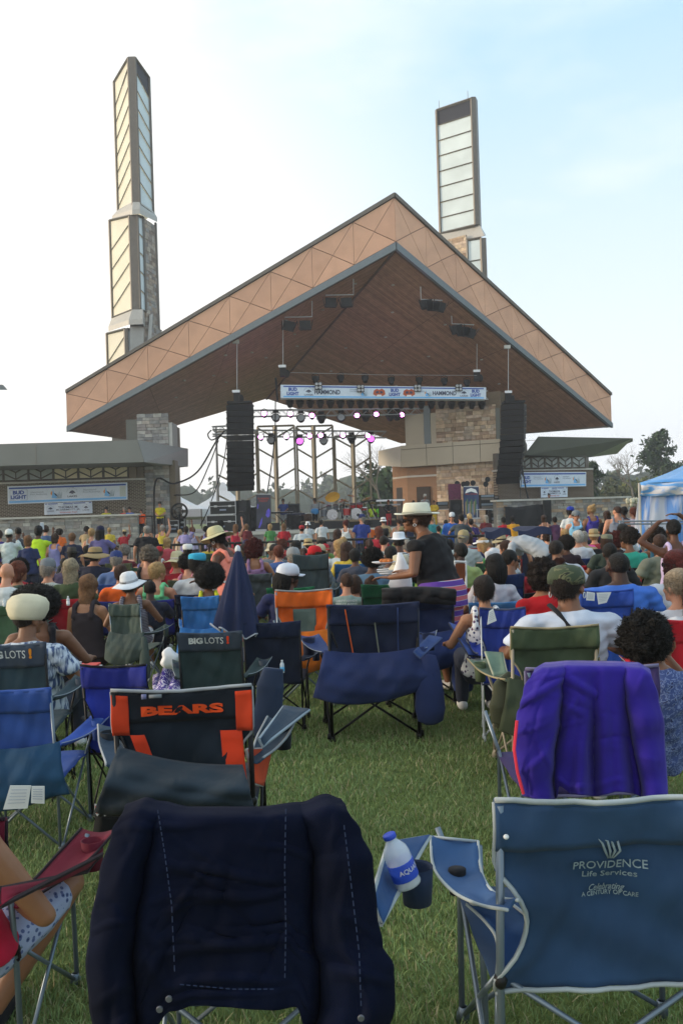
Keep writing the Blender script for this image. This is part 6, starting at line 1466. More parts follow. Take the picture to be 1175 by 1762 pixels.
# standing at the barricade, left to right
K = dict
def pp(*a, **k): return person(*a, **k)
pp(18, 911, 19, 'phone', 'man in white cap and white shirt filming with both hands at the barrier end', 'b', 'crop', 'k', 'cap', 'cfd2d0', 'long', 'b4bfc0', yaw=0)
pp(3, 912, 20, 'stand', 'person in a purple shirt at the very edge beside the man in white', 'l', 'short', 'b', top='tee', tc='3d3278')
pp(28, 907, 21, 'phone', 'dark haired man half hidden behind the man in the white cap', 'b', 'crop', 'k', top='tee', tc='3a4048')
pp(63, 905, 19, 'phoneside', 'man in neon yellow green shirt and black cap holding up a phone', 'b', 'short', 'k', 'cap', '15171a', 'tee', 'b4d62a', bot='202838')
pp(54, 921, 17, 'stand', 'woman with a blond bob in a navy shirt below the neon yellow man', 'l', 'bob', 'l', top='tee', tc='1f2b52', female=True, bot='1a2036')
pp(94, 918, 19, 'stand', 'brown haired woman in a lavender sleeveless dress at the barricade', 'l', 'bob', 'b', top='tank', tc='7f7fb0', female=True, legs='skirt', bot='7f7fb0')
pp(124, 917, 19, 'stand', 'sandy haired young man in a dark navy shirt at the barricade', 'l', 'short', 'l', top='tee', tc='1b2138')
pp(158, 909, 21, 'stand', 'short haired blonde woman standing beside the man with dreadlocks', 'l', 'short', 'y', top='tank', tc='a7a29a', female=True)
pp(175, 905, 19, 'rail', 'man with long dreadlocks and navy cap in a dusty purple shirt leaning on the barricade', 'b', 'dreads', 'k', 'cap', '1a1f3a', 'tee', '5a5686', bot='20242e')
pp(249, 905, 22, 'stand', 'big grey haired man in a black shirt in front of the stone pier', 'l', 'short', 'g', top='tee', tc='101218', w=1.2)
pp(307, 911, 30, 'stand', 'blonde woman with ponytail standing below the road cases', 'l', 'pony', 'y', top='tank', tc='b09a86', female=True)
pp(334, 908, 30, 'stand', 'woman with short auburn hair and lavender top looking down near the white tent', 't', 'curly', 'a', top='tank', tc='9c96b8', female=True)
pp(404, 902, 28, 'raise', 'long haired blonde woman in a red top raising one arm before the road cases', 'l', 'long', 'l', top='tank', tc='a81e3a', female=True)
pp(519, 904, 28, 'stand', 'broad man in a white shirt with a red and white print beyond the barricade', 'l', 'short', 'n', 'capback', '9a2028', 'tee', 'b9c2c8', w=1.15)
pp(597, 895, 28, 'stand', 'red haired woman in a white tank top beyond the barricade', 'l', 'bun', 'r', top='tank', tc='c8ccd0', female=True, yaw=60)
pp(618, 885, 28, 'stand', 'man in navy cap and blue shirt standing tall beyond the barricade', 'l', 'short', 'g', 'cap', '1c2a5c', 'tee', '22367e', yaw=60)
pp(682, 892, 28, 'stand', 'bare shouldered woman with tied brown hair beyond the barricade, face in profile', 'l', 'pony', 'b', top='tank', tc='9a8272', female=True, yaw=60)
pp(773, 882, 26, 'stand', 'man in white cap and bright blue jacket facing the camera', 'l', 'short', 'b', 'cap', 'c4c8cc', 'long', '1d56a8', rz=R(165))
pp(789, 885, 25.6, 'rail', 'dark haired man in a charcoal shirt with his arm round the man in blue', 'l', 'short', 'n', top='tee', tc='3b444c', yaw=30)
pp(812, 893, 27, 'stand', 'person in a purple shirt bent behind the charcoal shirted man', 'l', 'short', 'n', top='tee', tc='3c2a66')
pp(752, 905, 26, 'stand', 'grey shirted person just past the white straw hat', 'l', 'short', 'n', top='tee', tc='5d6468')
pp(866, 890, 30, 'stand', 'person in a bright red shirt before the black speaker cabinets', 'b', 'short', 'k', top='tee', tc='a8142a')
pp(882, 888, 30, 'stand', 'person in a mustard yellow shirt next to the red shirt', 'b', 'short', 'k', top='tee', tc='c08a1e')
pp(939, 886, 28, 'stand', 'woman in a peach top with brown hair below the loudspeaker on the stone wall', 't', 'bob', 'b', top='tank', tc='b08a7c', female=True, yaw=-30)
pp(956, 889, 28, 'stand', 'dark haired person in plum beside the woman in peach', 't', 'short', 'n', top='tee', tc='4a2a4c')
pp(981, 872, 24, 'stand', 'man in a royal blue cap and white shirt before the stone wall', 'l', 'short', 'n', 'cap', '22389c', 'tee', 'c2c8cc', yaw=-60)
pp(991, 879, 22, 'stand', 'heavy woman in grey cap and pale blue tank top facing the camera', 'l', 'short', 'b', 'cap', '6d747a', 'tank', '79b3d8', rz=R(170), female=True, w=1.25)
pp(1019, 869, 22, 'stand', 'blonde woman with hair up in a purple tank top near the stone wall', 't', 'bun', 'y', top='tank', tc='3a3490', female=True, w=1.1, yaw=60)
pp(1039, 879, 21.5, 'stand', 'woman in black with long brown hair beside the purple tank top', 't', 'long', 'b', top='tee', tc='15151a', female=True)
pp(1056, 871, 21, 'stand', 'broad man in a grey sleeveless shirt with short brown hair', 'l', 'crop', 'b', top='tank', tc='6d7686', w=1.2, yaw=30)
pp(1066, 872, 22, 'stand', 'dark haired person mostly hidden behind the grey sleeveless man', 'b', 'short', 'k', top='tee', tc='2a3040')
pp(1074, 872, 22.5, 'stand', 'man in a white shirt between the grey sleeveless man and the blue tent', 'b', 'crop', 'k', top='tee', tc='b9c2d0')
pp(1087, 873, 21.5, 'stand', 'woman with auburn hair and pale lilac top next to the blue tent', 'l', 'bob', 'a', top='tee', tc='bcb4c4', female=True, yaw=60)
# middle rows
def sit(px, py, d, label, kind='sit', chair=None, cst='plain', cw=None, cdy=None, cl=None, cf=None, **k):
    if d is None:
        dy = py-yh(px); d = .28/(dy/1500-.015) if dy > 52 else 15
        if d < 8 or dy > 75: d = .40*1500/dy
        d = max(5, min(22, d))
    if 'yaw' not in k and not k.get('hero'): k['yaw'] = random.choice([0, 0, -30, 30])
    T = person(px, py, d, kind, label, **k)
    if chair:
        loc = T.location.copy(); s = T['hz']; loc.z = g(d); rr = k.get('rz', 0)
        make_chair(cst, cl, loc+V((0, -.05, 0)), rr, (s*(cw or .92), s*1.08, s*.86), dict(back=chair), cf)
    return T
sit(3, 968, 9.4, 'bald man in a white shirt at the very edge among the green chairs', skin='l', hair='bald', tc='c5c9c8', chair='3f5a44', cl='sage green chair of the bald man at the frame edge')
sit(23, 960, 11, 'person with a rounded afro in a red shirt near the frame edge', hair='afro', tc='a3182a', skin='d')
sit(45, 965, 9.8, 'brown haired woman in the navy and red chair', skin='t', hair='bob', hc='a', tc='33453c', female=True, chair='222f55', cl='navy folding chair with the brown haired woman')
sit(76, 961, 10.3, 'man in a grey cap with a pale collar in a red chair', skin='l', hair='short', hc='g', hat='cap', hatc='6d7378', tc='b7bab2', yaw=-30, chair='97141f', cl='small red folding chair under the man in the grey cap')
sit(122, 943, 16.5, 'person in a dark fedora behind the barricade rail', hair='short', hat='fedora', hatc='3a3833', tc='22252c')
sit(109, 960, 14, 'child with close cropped hair below the dark fedora', skin='d', hair='crop', tc='3b3550')
sit(126, 961, 10, 'woman with long ash blond hair in the crimson chair', skin='l', hair='long', hc='#'.strip('#')+'8c8068', tc='3a4a2e', female=True, chair='9b1524', cst='fine', cl='crimson folding chair with a tall back under the ash blond woman', cf=greytube)
sit(164, 942, 14, 'broad man in a wide straw hat and navy shirt', skin='l', hair='short', hc='n', hat='widehat', hatc='8e7a55', tc='171d33', w=1.25, chair='4c5540', cl='olive chair beside the man in the wide straw hat')
sit(205, 948, 12.5, 'person in a navy cap and faded denim shirt', skin='l', hair='short', hc='g', hat='cap', hatc='26376b', tc='4a6390', w=1.05, chair='2d4a86', cl='blue chair of the person in the denim shirt')
sit(246, 942, 11.5, 'woman with curly grey hair and a black sleeveless top', skin='l', hair='curly', hc='6d665c', top='tank', tc='101216', female=True, w=1.1, yaw=30, chair='1a1d24', cl='black chair under the woman with curly grey hair')
sit(154, 989, 9.6, 'woman with long wavy brown hair and bare back sitting on the grass', kind='ground', skin='t', hair='long', hc='l', top='tank', tc='2a2228', female=True, bot='2a2228')
sit(204, 972, 10.2, 'man with brown hair in a bright orange shirt', skin='l', hair='short', hc='b', tc='e0601a', chair='2b3c84', cl='blue chair draped behind the man in orange')
WH = sit(228, 985, 8.8, 'woman in a crumpled white sun hat and grey striped tank top', skin='m', hair='short', hat='sunhat', hatc='cfd3d8', band='9a9ca0', top='tank', tc='print_grey_stripe', female=True, w=1.1, bot='c3c8ce', legs='short', yaw=-30, tilt=-10)
sit(255, 999, 9.4, 'boy in a dark shirt clasping his hands beside the white sun hat', kind='sitclap', skin='d', hair='crop', tc='1e2436', yaw=0)
sit(271, 967, 10, 'woman with short blond hair and a mint green tank top', skin='l', hair='short', hc='y', top='tank', tc='6fc48c', female=True, w=1.15, chair='2a2f80', cl='indigo chair of the woman in mint green')
sit(68, 1003, 6.2, 'woman with a huge black afro and black tank straps', skin='m', hair='bigafro', hc='k', top='tank', tc='14121a', female=True, w=1.2, hero=False, chair='a32a20', cl='rust red chair behind the huge afro')
BM = sit(50, 1037, 5.6, 'man in a cream beret and blue streaked shirt in the store chair', skin='m', hair='crop', hc='n', hat='beret', hatc='c9c2a8', tc='print_streak', w=1.18, hero=True, yaw=-30, glasses=True)
sit(319, 937, 15, 'man in a white kufi cap and red shirt', skin='m', hair='crop', hat='kufi', hatc='cdd0ce', tc='9d1c2c')
sit(292, 925, 22, 'blonde woman in a rose red top near the barricade', skin='l', hair='bob', hc='y', tc='a5404c', female=True)
sit(303, 950, 11.5, 'person in a cream straw sun hat with a pale band', skin='l', hair='short', hc='y', hat='sunhat', hatc='b8b08e', band='cfcac0', tc='97202c', chair='26388c', cl='royal blue chair of the person in the cream straw hat')
sit(344, 953, 10, 'person in a turquoise cap and black and white jersey', skin='m', hair='short', hat='kufi', hatc='2f9dc0', tc='b9c0c6', w=1.1, chair='18223c', cl='navy chair of the person in the turquoise cap')
sit(351, 966, 8.7, 'woman with a round black afro and a yellow green top in the bright blue chair', skin='m', hair='bigafro', hc='k', top='tank', tc='c3c62a', female=True, w=.95)
sit(386, 946, 11, 'person in a pale sage shirt hidden behind the coral tank top', skin='l', hair='grey', hc='g', tc='8fa79a')
CW = person(374, 907, 9.6, 'plate', 'woman in a straw hat and coral tank top, head bent, black shoulder strap', 'b', 'short', 'k', 'sunhat', 'b9b48e', 'tank', 'd98272', bot='d98272', legs='skirt', rz=R(62), female=True, hero=True, band='b9b48e', earring=.8, w=1.1, tilt=18)
sit(439, 926, 13, 'woman with dark auburn hair and bare shoulders in a grey chair', skin='t', hair='bigcurl', hc='r', top='tank', tc='8d6c92', female=True, chair='414a4f', cst='fine', cl='dark grey folding chair with the auburn haired woman', cf=greytube)
sit(420, 936, 15, 'woman with long black hair beside the parasol tip', skin='b', hair='long', hc='n', tc='2a2c38', female=True)
sit(462, 936, 16, 'child in a beige bucket hat', skin='m', hair='crop', hat='bucket', hatc='a9a48e', tc='6d7075')
sit(473, 935, 15, 'man with close cropped hair turning aside next to the beige bucket hat', skin='m', hair='crop', tc='55606d', yaw=60)
sit(486, 938, 14, 'child with short auburn hair in a blue vest', skin='l', hair='short', hc='a', tc='33528c')
sit(505, 931, 17, 'person with a black bob before the grey baseball cap', skin='b', hair='bob', hc='k', tc='22262c')
sit(509, 942, 11.5, 'person in a grey baseball cap with lime and coral shirt', skin='l', hair='short', hc='g', hat='cap', hatc='83878a', tc='b8c63a')
sit(530, 940, 12, 'person in a bright red baseball cap above the tall grey chair', skin='l', hair='short', hc='b', hat='cap', hatc='b2121f', tc='59616a', yaw=60)
make_T = chair_at(534, 956, 62, 'tall charcoal grey folding chair seen from behind beside the red cap', d=9.6, style='fine', cols=dict(back='394548', hem='3b484b'))
sit(487, 970, 8.3, 'woman in a white peaked cap with black braids and navy shirt, looking sideways', skin='b', hair='braids', hc='k', hat='cap', hatc='c5cbd6', tc='16204a', yaw=-60, female=True, w=1.2)
sit(547, 925, 17, 'person in a dark patterned knit cap', skin='l', hair='short', hat='kufi', hatc='4a4640', tc='6a8a48')
sit(556, 937, 14, 'person in a beige cap beside the blue chair', skin='t', hair='short', hat='cap', hatc='b0a88e', tc='8a8f94', chair='223690', cl='bright blue chair beneath the beige cap')
sit(585, 928, 14, 'woman with tousled long blond hair and a white top', skin='l', hair='long', hc='y', tc='b9c6cc', female=True, chair='3a74a0', cl='teal blue chair of the tousled blonde woman')
sit(577, 911, 22, 'brown haired person at the barricade rail before the riser', skin='l', hair='bob', hc='b', tc='5a4c50')
sit(648, 906, 22, 'long auburn haired person in a red top at the barricade', skin='l', hair='long', hc='a', tc='982030', female=True)
sit(663, 910, 24, 'person with a black knit cap at the rail', skin='b', hair='short', hat='kufi', hatc='1b1c20', tc='2c3038')
sit(693, 906, 22, 'person in an olive cap at the rail beside the straw hatted woman', skin='l', hair='short', hc='b', hat='cap', hatc='6a6648', tc='7a8a5c')
sit(654, 921, 16, 'dark haired man with a red headset band and white collar', skin='l', hair='crop', hc='n', tc='b5b9b6', chair='d35a1e', cl='orange chair in the middle rows beside the dark haired man')
sit(685, 917, 14, 'person in a white fedora and black and white striped shirt', skin='b', hair='crop', hat='fedora', hatc='ccd2da', band='dadde2', tc='print_stripe', w=1.1)
sit(704, 928, 15, 'grey haired person in navy beyond the woman with the plate', skin='l', hair='grey', hc='g', tc='2a3350')
sit(636, 941, 10, 'person with a rounded black afro in the dark green chair', skin='b', hair='afro', hc='k', tc='51708a', chair='122b24', cst='fine', cl='very dark green folding chair with the rounded afro above it', cw=1.1)
sit(618, 944, 12.5, 'small black haired person before the orange chair', skin='b', hair='short', hc='k', tc='3a4050')
sit(670, 939, 10.5, 'man with a shaved dark head in a striped shirt', skin='b', hair='crop', hc='k', tc='print_stripe')
sit(690, 956, 8.8, 'person in a cream bucket hat and lime shirt by the carrier bag', skin='m', hair='grey', hc='g', hat='bucket', hatc='b4ad96', tc='a9bb52')
DH = sit(594, 986, 8.6, 'short haired man in a grey shirt with white lettering on the back', skin='l', hair='crop', hc='b', tc='7d918c', w=.95)
sit(614, 990, 9.4, 'child in a pink shirt beside the lettered grey shirt', kind='ground', skin='l', hair='short', hc='b', tc='c98290')
sit(642, 992, 8.9, 'girl with a hair bun and sunglasses on her head behind the green chair', skin='l', hair='bun', hc='b', tc='5b6f62', female=True)
sit(709, 978, 8.8, 'person in a red polka dot bandana bent beside the carrier bag', skin='b', hair='crop', hat='kufi', hatc='b3202c', tc='2a58a0')
HW = person(720, 868, 7.7, 'plate', 'woman in a white straw hat and black sleeveless top carrying a plate of food', 'm', 'short', 'b', 'fedora', 'd3d3c2', 'vest', '101014', bot='print_hem', rz=R(52), female=True, hero=True, band='8f9082', legs='skirt', w=1.3, yaw=30, glasses=True, earring=.5)
sit(799, 913, 15, 'man in a tan flat cap and white and blue shirt', skin='l', hair='short', hc='g', hat='capback', hatc='9a8c68', tc='aab6b8')
sit(788, 934, 10.5, 'person with a smooth dark head near the aluminium lawn chair', skin='d', hair='crop', tc='8a9a62')
pp(829, 926, 12, 'bendlow', 'woman with straw blond hair and white visor stooping over', 'l', 'bob', 'y', 'visor', 'cdd0d2', 'tee', 'bcc0c6', rz=R(60), female=True, size=.72)
pp(868, 930, 11.5, 'bendfull', 'person in a grey shirt bending forward with back turned', 'l', 'short', 'b', top='tee', tc='9aa1a8', rz=R(60), size=.80)
pp(905, 930, 12.5, 'bendfull', 'person in beige bending over between the canopy chairs with green shorts', 'l', 'short', 'l', top='tank', tc='a39a8c', rz=R(-55), legs='short', bot='63b838', size=.78, female=True)
sit(840, 953, 8.2, 'woman with thick black braids and a white print top', skin='m', hair='braids', hc='k', tc='b6b4bc', female=True, yaw=30, chair='3f74a6', cl='light blue chair beside the woman with thick braids')
sit(877, 945, 9, 'man with neat black hair and glasses in a black chair', skin='m', hair='crop', hc='k', tc='8a1a24', yaw=-60, glasses=True, chair='101114', cl='black low folding chair of the man with neat black hair')
sit(863, 919, 16, 'person in a dark straw hat under the first canopy', skin='l', hair='short', hc='b', hat='sunhat', hatc='9d9272', band='2a2420', tc='31353e')
sit(911, 919, 15.5, 'person in a cream straw hat under the wider canopy', skin='l', hair='short', hc='b', hat='widehat', hatc='b5ab8a', band='8a6a50', tc='4a4248')
HE = sit(831, 991, 6.4, 'woman with short brown hair, large hoop earrings and a printed tank top', skin='t', hair='short', hc='n', top='tank', tc='print_tank', female=True, hero=True, earring=1.5, yaw=0)
sit(937, 963, 7.0, 'woman with big dark curls and a bright red sleeveless top', skin='t', hair='bigcurl', hc='n', top='vest', tc='b3121c', female=True, w=1.05, yaw=30, chair='6a1420', cl='dark red chair under the woman with big curls')
JS = sit(960, 928, 10.5, 'man in a white pinstripe jersey with the number 7', skin='m', hair='crop', hc='n', tc='b7bcc6', w=1.15)
sit(971, 959, 8.4, 'child with cropped hair just before the camouflage cap', skin='m', hair='crop', hc='k', tc='a81e28')
CM = sit(971, 974, 5.7, 'large man in a camouflage cap and white shirt with a black shoulder strap', skin='m', hair='short', hc='n', hat='cap', hatc='print_camo', tc='b9c3d4', w=1.38, hero=True, yaw=-30, earring=.9)
sit(974, 920, 13.5, 'woman with a dark rounded afro in the red lettered chair', skin='b', hair='afro', hc='n', tc='2a1a22', female=True, chair='a3202c', cl='red chair with pale lettering under the dark rounded afro')
sit(969, 911, 19, 'person with pale blond hair behind the rounded afro', skin='l', hair='bob', hc='y', tc='6a6f78')
sit(993, 913, 15, 'woman with short silver hair and a white top in a navy chair', skin='l', hair='short', hc='w', tc='c2c6cc', female=True, w=1.1, chair='1f3264', cl='navy chair of the silver haired woman')
sit(1003, 910, 16.5, 'dark haired person in a hot pink shirt', skin='m', hair='bob', hc='k', tc='e24f9a')
sit(1023, 911, 17, 'person in a tan bucket hat in a red chair', skin='l', hair='short', hc='y', hat='bucket', hatc='9a8a68', tc='8c2a30', chair='8c1c24', cl='red chair beneath the tan bucket hat')
sit(1041, 921, 13, 'person in a grey green cap in the bottle green chair', skin='m', hair='bob', hc='b', hat='kufi', hatc='6d7060', tc='2d3a33', chair='10281e', cl='bottle green chair with faint pink lettering')
sit(1054, 915, 14.5, 'woman with dark red curls seated in the crowd by the stone wall', skin='m', hair='bigcurl', hc='r', tc='22181c', female=True)
sit(1071, 902, 17, 'woman with a glossy black bob and pale striped top, face in profile', skin='m', hair='bob', hc='k', tc='a9b4c0', female=True, yaw=60)
sit(1083, 912, 11.5, 'woman with dark hair and teal neckline looking sideways in a black chair', skin='m', hair='curly', hc='n', tc='2f9a86', female=True, yaw=60, chair='0e1013', cst='fine', cl='tall black folding chair with the teal necklined woman')
sit(1058, 933, 9.6, 'dark man with shaved head low in the row before the blue polo', skin='d', hair='crop', hc='k', tc='1c1f24')
sit(1060, 950, 7.3, 'man in a medium blue polo shirt resting one raised hand by his head', kind='sitback', skin='d', hair='crop', hc='k', tc='3d6cc4', w=1.3, hero=True)
sit(1114, 906, 12.5, 'woman with a soft dark afro and a teal tank top', skin='m', hair='afro', hc='n', top='tank', tc='2c5a70', female=True, w=1.1)
sit(1133, 918, 11, 'man in an olive grey shirt beside the girl with raised arms', skin='t', hair='crop', hc='b', tc='656b60', w=1.15)
pp(1157, 893, 8.6, 'overhead', 'girl with cropped hair holding both arms over her head, rainbow crossed straps', 'b', 'crop', 'k', top='tank', tc='b7a8cc', female=True, bot='9ac4c8', size=.86)
sit(1150, 947, 7.3, 'woman with burgundy braids and glasses in a white ribbed shirt', skin='d', hair='braids', hc='r', tc='bcc2cc', female=True, yaw=60, glasses=True, w=1.15, hero=False)
sit(1157, 980, 5.7, 'woman with grey blond ponytail and a white shirt at the frame edge', skin='l', hair='pony', hc='8c7d68', tc='c0c5d0', female=True, yaw=30)
sit(1180, 980, 5.5, 'person in a pale blue denim cap with long brown hair at the frame edge', skin='t', hair='long', hc='b', hat='cap', hatc='4a708c', tc='b9bcc4', female=True)
CB = sit(1117, 1053, 4.2, 'woman with thick black curls and gold hoops in a blue floral shirt, chin on hand', kind='sitchin', skin='m', hair='bigcurl', hc='k', tc='print_blue_floral', female=True, w=1.15, hero=True, yaw=-60, earring=.9)
LWm = person(-112, 1262, 2.45, 'sitleft', 'seated woman cut by the frame with bare arm and patterned blue shorts', 't', 'bob', 'b', None, None, 'tank', 'b01838', bot='print_shorts', legs='short', female=True, hero=True, w=1.15, shoes='1a1a1e')
# props that belong to the people
gold = mat('gold_metal', '9a8458', .3, metal=.8, var=0)
PLT = thing('food_plate', 'paper plate heaped with food in the hand of the woman in black', 'plate', P(660, 968, 7.6)); m = MB(); m.lathe([(.06, 0), (.10, .012), (.105, .018), (.10, .016), (.06, .006), (0, .006)], P(660, 970, 7.55), 20); m.build('plate', whiteV, PLT, smooth=True)
m = MB(); c = P(660, 968, 7.55); [m.ell(c+V((random.uniform(-.06, .06), random.uniform(-.05, .05), .015)), (random.uniform(.02, .035), .025, .018), 8, 6) for _ in range(9)]; o = m.build('food', mat('fried_food', 'a8632f', .7, var=.3, scale=30), PLT, smooth=True)
def tee_text(T, lines, zs, wd, ht, M, y=-.30, name='lettering', rows=None):
    for s, z in zip(lines, zs):
        v, f = textmesh(s, .02); lo = v.min(0); hi = v.max(0); q = (v-(lo+hi)/2)/(hi-lo); m = MB()
        m.add([(a[0]*wd, y+.9*(a[0]*wd)**2+ (0.0), z+a[1]*ht) for a in q], f); local_part(T, name, m, M)
tee_text(DH, ('DIRTY HANDS', 'DIRTY JEANS', 'CLEANSED SOUL'), (.925, .885, .845), .27, .026, white_ink, y=-.325)
tee_text(JS, ('7',), (.84,), .06, .09, navy_ink, y=-.33)
strapB = fab('16161c')
def strap(T, pts, r=.012, M=None):
    m = MB(); m.tube([V(p) for p in pts], r, 6); local_part(T, 'shoulder_strap', m, M or strapB)
strap(CM, [(-.10, -.17, 1.02), (-.07, -.235, .97), (-.03, -.285, .88), (.02, -.30, .78), (.07, -.29, .68), (.12, -.27, .58)], .014)
strap(CW, [(.10, .13, 1.40), (.11, .03, 1.42), (.14, -.06, 1.30), (.17, -.06, 1.15), (.19, -.02, 1.0)], .012)
HB = thing('shoulder_bag', 'small black and white bag at the hip of the woman in coral', 'handbag', P(392, 998, 9.5)); m = MB(); m.box(P(388, 990, 9.55), (.12, .08, .12)); m.build('bag_body', strapB, HB); m = MB(); m.box(P(388, 984, 9.50), (.08, .02, .05)); m.build('flap', whiteV, HB)
for k_, c_ in enumerate(('c9a8d8', 'b8d88c')):
    pass
PH = thing('mobile_phone', 'phone held up by the man in the neon yellow shirt', 'phone', P(73, 906, 19.2)); m = MB(); m.box(P(73, 905, 19.25), (.08, .012, .16)); m.build('phone_body', whiteV, PH); m = MB(); m.box(P(73, 905, 19.24)+V((0, -.008, 0)), (.066, .004, .13)); m.build('screen', mat('phone_screen', 'aab8c8', .2, var=0), PH)
BRC = [thing('wrist_watch', 'silver watch on the wrist of the woman in coral', 'watch', P(388, 1000, 9.4)), ]
m = MB(); m.lathe([(.034, -.012), (.036, 0), (.034, .012)], P(388, 1001, 9.4), 14); m.build('watch_band', whitetube, BRC[0])
# ---- the fence between crowd and stage
def barricade(pa, pb, da, db, n, label):
    for i in range(n):
        a = P(pa+(pb-pa)*i/n, 900, da+(db-da)*i/n); b = P(pa+(pb-pa)*(i+.97)/n, 900, da+(db-da)*(i+.97)/n)
        gz = g(a.y); T = thing('crowd_barrier', label[i], 'barrier', V((a.x, a.y, gz)), group='black crowd barriers')
        A = V((a.x, a.y, gz)); B = V((b.x, b.y, gz))
        for z, r in ((1.06, .035), (.16, .02)):
            m = MB(); m.tube([A+EZ*z, B+EZ*z], r, 6); m.build('rail', blackmetal, T)
        for p in (A, B):
            m = MB(); m.tube([p, p+EZ*1.06], .03, 6); m.build('post', blackmetal, T)
        m = MB()
        for k in range(1, 9): q = A.lerp(B, k/9); m.tube([q+EZ*.16, q+EZ*1.06], .008, 4)
        m.build('bars', blackmetal, T)['kind'] = 'stuff'
names = ['man in neon yellow', 'lavender dress', 'man with dreadlocks', 'big man in black', 'stone pier', 'kufi cap', 'parasol tip', 'white peaked cap', 'tall grey chair', 'blond tousled hair', 'afro in the green chair', 'white fedora', 'woman with the plate', 'blue jacket']
barricade(70, 850, 25.5, 24.5, 14, ['black crowd barrier panel beyond the '+x for x in names])
T = thing('steel_railing', 'grey two bar rail in front of the blue tent', 'railing', P(1070, 900, 19))
for y in (897, 902):
    m = MB(); m.tube([P(1062, y, 19.2), P(1180, y-1.2, 18.6)], .018, 6); m.build('rail', greytube, T)
for x in (1066, 1120, 1178):
    m = MB(); q = P(x, 897, 19); m.tube([q, V((q.x, q.y, g(19)))], .02, 6); m.build('post', greytube, T)
# ---- small figures filling the lawn beyond and before the barriers
cols = dict(white='b9bec4', navy='1b2544', black='121316', red='9c1a28', grey='6a7076', teal='2b7a80', pink='c07a90', green='3f7a44', orange='c8601e', lilac='8a84b4', tan='a08a68', denim='40587c', yellow='bfa83a', maroon='5a1a24')
marks = ['before the stone terrace wall', 'before the stone pier', 'before the road cases', 'before the drum riser', 'before the keyboards', 'before the tan wing', 'before the poster stand', 'below the second speaker stack', 'before the terrace end wall']
def mark(px): return marks[min(8, int([0, 230, 300, 440, 580, 660, 790, 860, 930, 1200].index(next(x for x in [230, 300, 440, 580, 660, 790, 860, 930, 1200] if px < x)))-1)]
hs = ['short', 'crop', 'bob', 'long', 'curly', 'pony', 'afro']; hn = dict(short='short', crop='cropped', bob='bobbed', long='long', curly='curly', pony='tied', afro='rounded'); hcn_ = dict(k='black', n='dark', b='brown', l='light brown', y='blond', g='grey', a='auburn')
rr = random.Random(11)
def filler(n, ylo, yhi, dlo, dhi, kinds, xs=(0, 1175)):
    made = 0
    for i in range(n*3):
        if made >= n: break
        px = xs[0]+(xs[1]-xs[0])*((i*.618034) % 1); d = rr.uniform(dlo, dhi); st = rr.choice(hs); hc = rr.choice('kknnbblyga'); cn = rr.choice(list(cols)); kind = rr.choice(kinds)
        if dlo > 25 and not 60 < px < 850: continue
        H = rr.uniform(1.55, 1.75) if kind in ('stand', 'rail', 'phone', 'raise') else rr.uniform(1.1, 1.22)
        top = V((0, 0, g(d)+H)); py = yh(px)-(top.z-EYE)*F/d
        where = mark(px); act = {'stand': 'standing', 'rail': 'leaning', 'phone': 'filming', 'raise': 'with one arm raised', 'sit': 'seated', 'sitlap': 'seated', 'sitclap': 'clapping'}[kind]
        lab = f'{hn[st]} {hcn_[hc]} haired person in {cn} {act} {where}'.replace('with one arm raised', 'waving')
        hk = {}
        if rr.random() < .28: hcx, hs_ = rr.choice([('white', 'cfd2d4'), ('navy', '1a2448'), ('red', 'a01828'), ('tan', 'a8946c'), ('black', '141518')]), rr.choice(['cap', 'cap', 'bucket', 'sunhat', 'capback']); hk = dict(hat=hs_, hatc=hcx[1]); lab = f"person in {hcx[0]} {dict(cap='cap', bucket='bucket hat', sunhat='sun hat', capback='backward cap')[hs_]} and {cn} top {act} {where}"
        if lab in used_labels: continue
        person(px, py, d, kind, lab, skin=rr.choice('ddbbmtl') if hc in 'kn' else rr.choice('tlp'), hair=st, hc=hc, tc=cols[cn], female=st in ('bob', 'long', 'pony'), yaw=rr.choice([0, 0, 0, -30, 30]), top=rr.choice(['tee', 'tee', 'tank']), group='spectators in the crowd by the stage', bot='2a3040', **hk); made += 1
filler(24, 0, 0, 27, 38, ['stand', 'stand', 'stand', 'rail', 'stand', 'raise'])
filler(34, 0, 0, 15.5, 23, ['sit', 'sitlap', 'sit', 'sitclap'])
filler(9, 0, 0, 11, 15, ['sit', 'sitlap'], xs=(330, 1160))
# chairs under some of the far seated people
cc = ['1f2f66', '7c1a24', '2e4a3a', '3a3f46', '1a1c22', '2b5a8a', '4a4f3a']
cn2 = {'1f2f66': 'blue', '7c1a24': 'red', '2e4a3a': 'green', '3a3f46': 'grey', '1a1c22': 'black', '2b5a8a': 'light blue', '4a4f3a': 'olive'}
for T in [o for o in sc.objects if o.get('category') == 'person' and o.get('group') == 'spectators in the crowd by the stage' and ('seated' in o['label'] or 'clapping' in o['label'])]:
    c = rr.choice(cc); s = T['hz']; loc = T.location.copy(); loc.z = g(loc.y)
    make_chair('plain', f"{cn2[c]} chair under the "+T['label'].replace('person ', '').replace(' seated', '').replace(' clapping', '').replace('haired ', ''), loc, rr.uniform(-.15, .15), (s*.95, s, s), dict(back=c))
